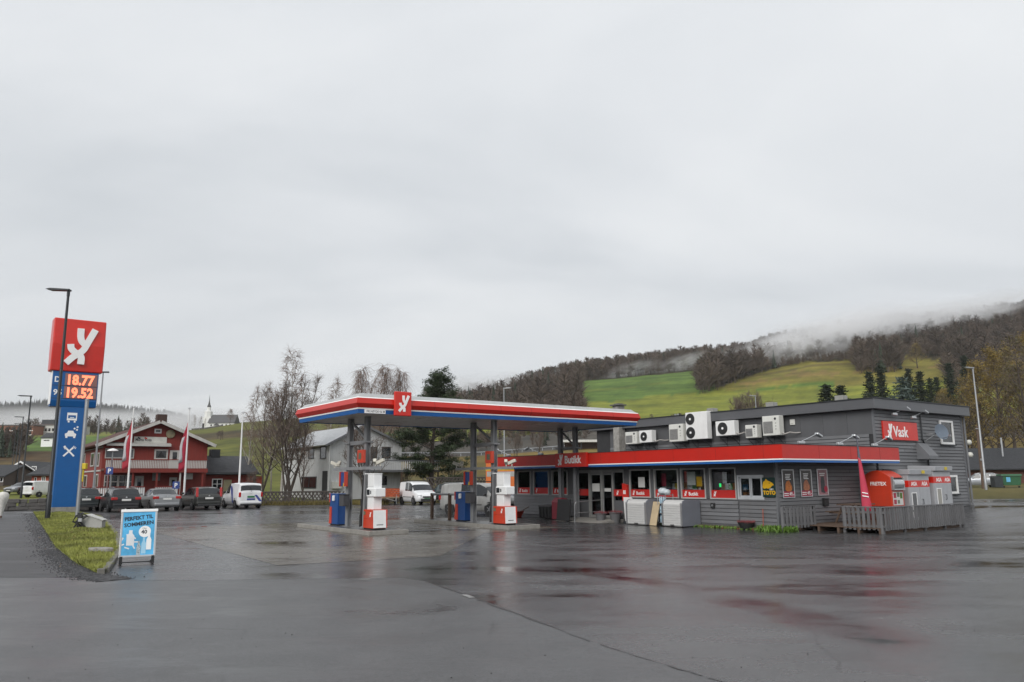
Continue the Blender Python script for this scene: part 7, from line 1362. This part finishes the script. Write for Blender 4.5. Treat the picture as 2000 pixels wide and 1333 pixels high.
# ------------------------------------------------------------------ woods on the hillsides (one mass each)
def far_bare(seed, H=14):
    g_ = np.random.default_rng(seed); V, Fc = [], []
    def tri(a, b, c): o = len(V); V.extend([a, b, c]); Fc.append((o, o+1, o+2))
    for k in range(3): t = k*2.1; tri([.2*math.cos(t), .2*math.sin(t), -1.5], [.2*math.cos(t+2.1), .2*math.sin(t+2.1), -1.5], [0, 0, H*.8])
    for k in range(105):
        f = g_.uniform(.22, .95); az = g_.uniform(0, 6.28); el = g_.uniform(.3, 1.2); L = H * .30 * (1.15 - f) * g_.uniform(.6, 1.5) + .8; s0 = g_.uniform(0, .7) * H * .2 * (1.1-f); p = np.array([s0*math.cos(az), s0*math.sin(az), H*f*.92]); d = np.array([math.cos(az)*math.cos(el), math.sin(az)*math.cos(el), math.sin(el)]); q_ = np.cross(d, g_.normal(0, 1, 3)); q_ /= np.linalg.norm(q_); w_ = g_.uniform(.10, .3); tri(p - q_*w_, p + q_*w_, p + d*L)
    return np.array(V, float), np.array(Fc)
def far_fir(seed, H=17):
    g_ = np.random.default_rng(seed); V, Fc = [], []
    for lv in range(9):
        z = H * (.06 + .1*lv); R = 2.7 * (1 - lv/9.5) * g_.uniform(.85, 1.1); n_ = 8
        for k in range(n_):
            a = k*6.283/n_ + g_.uniform(-.2, .2); rr = R * g_.uniform(.7, 1.15); o = len(V); V.extend([[rr*math.cos(a-.32), rr*math.sin(a-.32), z - .5], [rr*math.cos(a+.32), rr*math.sin(a+.32), z - .3], [0, 0, z + H*.17]]); Fc.append((o, o+1, o+2))
    return np.array(V, float), np.array(Fc)
PB = [far_bare(i) for i in range(5)]; PF = [far_fir(i+50) for i in range(4)]
FT = lambda px: np.interp(px, [820, 890, 1130, 1138, 1385, 1400, 1520, 1700, 1850, 1862, 2150], [300, 318, 338, 562, 578, 430, 515, 505, 488, 330, 320])
g_ = np.random.default_rng(77)
def wood(name, label, n, pxr, yr, firf, bsz, mats_, dens=None):
    for kind, protos, mt, lb in (('bare', PB, mats_[0], 'bare brown '), ('fir', PF, mats_[1], 'dark conifer ')):
        Vs, Fs, o = [], [], 0
        for k in range(n):
            px_ = g_.uniform(*pxr); lo, hi = yr(px_); Y = lo + (hi - lo) * g_.random() ** .8
            isf = g_.random() < firf(px_, Y)
            if isf != (kind == 'fir'): continue
            d = ray(px_, 800); X = d[0]/d[1]*Y; z = float(tz(X, Y)); V, Fc = protos[g_.integers(len(protos))]; s_ = bsz * g_.choice([.5, .7, .85, 1.0, 1.2, 1.4]) * g_.uniform(.85, 1.15) * (1 if kind == 'bare' else .78); a = g_.uniform(0, 6.28); c_, s2 = math.cos(a), math.sin(a); Vr = np.stack([V[:, 0]*c_ - V[:, 1]*s2, V[:, 0]*s2 + V[:, 1]*c_, V[:, 2]], 1) * np.array([s_*1.15, s_*1.15, s_]) + [X, Y, z]; Vs.append(Vr); Fs.append(Fc + o); o += len(V)
        if Vs: stuff(tag(link(name, npmesh(name, np.concatenate(Vs), np.concatenate(Fs), mt)), lb + label, 'woodland'))
WB = mat('far_bare_wood', (.088, .066, .052), .95, var=.6, scale=.025); WF = mat('far_fir_wood', (.028, .042, .026), .95, var=.35, scale=.03); WBO = mat('far_left_wood', (.03, .032, .03), .95, var=.3, scale=.01)
firf = lambda px_, Y: .24 if px_ < 1010 else (.12 if px_ < 1140 else .05)
wood('hillside_wood', 'wood covering the upper hillside above the green fields', 6400, (830, 2150), lambda px_: (FT(px_), 840 if px_ < 1500 else 760), firf, .86, (WB, WF))
wood('field_edge_wood', 'copse running down between the two hillside fields', 460, (1368, 1540), lambda px_: (405 + max(0, px_-1385)*.75, 470 + max(0, px_-1368)*1.0), lambda a, b: .03, .9, (WB, WF))
wood('field_edge_wood', 'clump of trees at the right end of the brown field', 150, (1675, 1765), lambda px_: (425, 500), lambda a, b: .05, .95, (WB, WF))
wood('field_edge_wood', 'ragged hedge across the brown hillside field', 90, (1480, 1700), lambda px_: (500, 512), lambda a, b: 0, .4, (WB, WF))
wood('field_edge_wood', 'belt of trees along the lower edge of the green field', 260, (1010, 1140), lambda px_: (262, 335), lambda a, b: .06, .55, (WB, WF))
wood('bank_scrub', 'scrub along the bank above the road behind the shop', 420, (690, 1700), lambda px_: (228, 262), lambda a, b: .12, .26, (WB, WF))
wood('distant_mountain_wood', 'forest on the far blue mountain ridge', 3400, (-120, 480), lambda px_: (1500, 2750), lambda a, b: .85, 1.15, (WBO, WBO))
wood('distant_mountain_wood', 'trees around the far school and fields', 150, (-60, 330), lambda px_: (265, 300) if px_ < 60 else (455, 520), lambda a, b: .1, .6, (WB, WF))
for (px_, Y, yt, lb, m_) in ((1810, 440, 672, 'single golden tree in the brown wood on the hillside', 0), (1778, 455, 705, 'single golden tree at the top edge of the hillside field', 0), (1510, 500, 703, 'golden bush at the upper edge of the brown field', 0)): tr(px_, Y, yt, pA1, 18, 1.0, lb, None, 'autumn_tree', 1.6)

# wood added across the road, out of view, to darken the shop glass
Vs, Fs, o = [], [], 0
for k in range(520):
    X, Y = g_.uniform(-125, -74), g_.uniform(-60, 82); V, Fc = (PF if g_.random() < .5 else PB)[g_.integers(4)]; s_ = g_.uniform(.6, 1.0); a = g_.uniform(0, 6.28); c_, s2 = math.cos(a), math.sin(a); Vs.append(np.stack([V[:, 0]*c_ - V[:, 1]*s2, V[:, 0]*s2 + V[:, 1]*c_, V[:, 2]], 1) * np.array([s_*1.3, s_*1.3, s_]) + [X, Y, 0]); Fs.append(Fc + o); o += len(V)
stuff(tag(link('added_reflection_wood', npmesh('added_reflection_wood', np.concatenate(Vs), np.concatenate(Fs), WF)), 'unseen mixed wood added across the road to darken the shop windows', 'woodland'))
# ------------------------------------------------------------------ mist
def fogmat(name, dens, nscale, thr=.42):
    m = bpy.data.materials.new(name); m.use_nodes = True; t = m.node_tree; t.nodes.clear(); n = t.nodes.new; l = t.links.new; o = n('ShaderNodeOutputMaterial'); pv_ = n('ShaderNodeVolumePrincipled'); pv_.inputs['Color'].default_value = (.98, .98, .985, 1); pv_.inputs['Anisotropy'].default_value = .2
    tc = n('ShaderNodeTexCoord'); ln = n('ShaderNodeVectorMath'); ln.operation = 'LENGTH'; l(tc.outputs['Object'], ln.inputs[0]); mr_ = n('ShaderNodeMapRange'); mr_.interpolation_type = 'SMOOTHSTEP'; l(ln.outputs['Value'], mr_.inputs[0]); mr_.inputs[1].default_value = .98; mr_.inputs[2].default_value = .1
    nz = n('ShaderNodeTexNoise'); nz.inputs['Scale'].default_value = nscale; nz.inputs['Detail'].default_value = 5; nz.inputs['Roughness'].default_value = .6; nz.inputs['Distortion'].default_value = .6; l(tc.outputs['Object'], nz.inputs['Vector']); r2 = n('ShaderNodeMapRange'); l(nz.outputs['Fac'], r2.inputs[0]); r2.inputs[1].default_value = thr - .12; r2.inputs[2].default_value = thr + .22
    a = n('ShaderNodeMath'); a.operation = 'MULTIPLY'; l(mr_.outputs[0], a.inputs[0]); l(r2.outputs[0], a.inputs[1]); b = n('ShaderNodeMath'); b.operation = 'MULTIPLY'; l(a.outputs[0], b.inputs[0]); b.inputs[1].default_value = dens; l(b.outputs[0], pv_.inputs['Density']); l(pv_.outputs[0], o.inputs['Volume']); return m
import bmesh
bm = bmesh.new(); bmesh.ops.create_icosphere(bm, subdivisions=3, radius=1); FOGM = bpy.data.meshes.new('fog_bank'); bm.to_mesh(FOGM); bm.free()
def fog(px_, py_, Y, wpx, hpx, depth, dens, label, ns=2.2, tilt=0, thr=.42):
    me = FOGM.copy(); c = D(px_, py_, Y); m_ = Y / FPX; o = link('fog_bank', me, fogmat('mist', dens, ns, thr), None, loc=tuple(map(float, c))); o.scale = (wpx/2*m_, depth/2, hpx/2*m_); o.rotation_euler = (0, tilt, 0); stuff(tag(o, label, 'mist')); return o
MW = [(1585, 679, 542, 350, 109, 0.221, 'thickest bank of mist lying over the bare wood above the brown field'), (1680, 651, 562, 240, 86, 0.187, 'ragged mist tuft on the crest right of the thickest bank'), (1500, 701, 537, 170, 80, 0.170, 'ragged mist tuft over the top of the copse'),
      (1790, 633, 572, 260, 80, 0.145, 'mist wisp trailing along the wooded crest above the blue spruce'), (1905, 611, 582, 250, 73, 0.119, 'mist wisp on the crest above the lamp by the waste container'), (1430, 719, 542, 140, 75, 0.111, 'mist wisp drifting down over the copse'),
      (1330, 717, 582, 140, 39, 0.068, 'thin mist streak at the top edge of the bright green field'), (1230, 733, 592, 150, 41, 0.064, 'thin mist streak above the left half of the bright green field'), (985, 763, 602, 180, 64, 0.111, 'mist wisp before the conifers above the canopy roof'), (900, 771, 642, 180, 75, 0.111, 'mist fading the hill behind the pine'), (1090, 746, 622, 110, 41, 0.051, 'faint mist wisp between canopy and green field')]
fog(1610, 662, 560, 480, 120, 190, .035, 'broad thin veil of mist around the thickest bank', 2.0, -.18)
for k, (px_, py_, Y, w_, h_, dn, lb) in enumerate(MW): fog(px_, py_ - 4, Y, w_, h_, 120, dn * .62, lb, 3.0 + .3 * (k % 4), -.2, .47)
fog(150, 826, 1250, 700, 52, 500, .018, 'pale fog layer filling the far valley below the blue mountain', 3.0, 0, .36)
fog(420, 828, 1300, 420, 70, 500, .012, 'pale fog layer behind the white church', 2.4, 0, .36)

hz = MB().box(-4100, 4300, -120, 3600, -1.6, 420)
hm = bpy.data.materials.new('air'); hm.use_nodes = True; t_ = hm.node_tree; t_.nodes.clear(); o_ = t_.nodes.new('ShaderNodeOutputMaterial'); v_ = t_.nodes.new('ShaderNodeVolumePrincipled'); v_.inputs['Color'].default_value = (.95, .96, .98, 1); v_.inputs['Density'].default_value = .00009; t_.links.new(v_.outputs[0], o_.inputs['Volume'])
stuff(tag(ob('haze', hz, hm), 'thin pale damp haze filling the valley air', 'haze'))
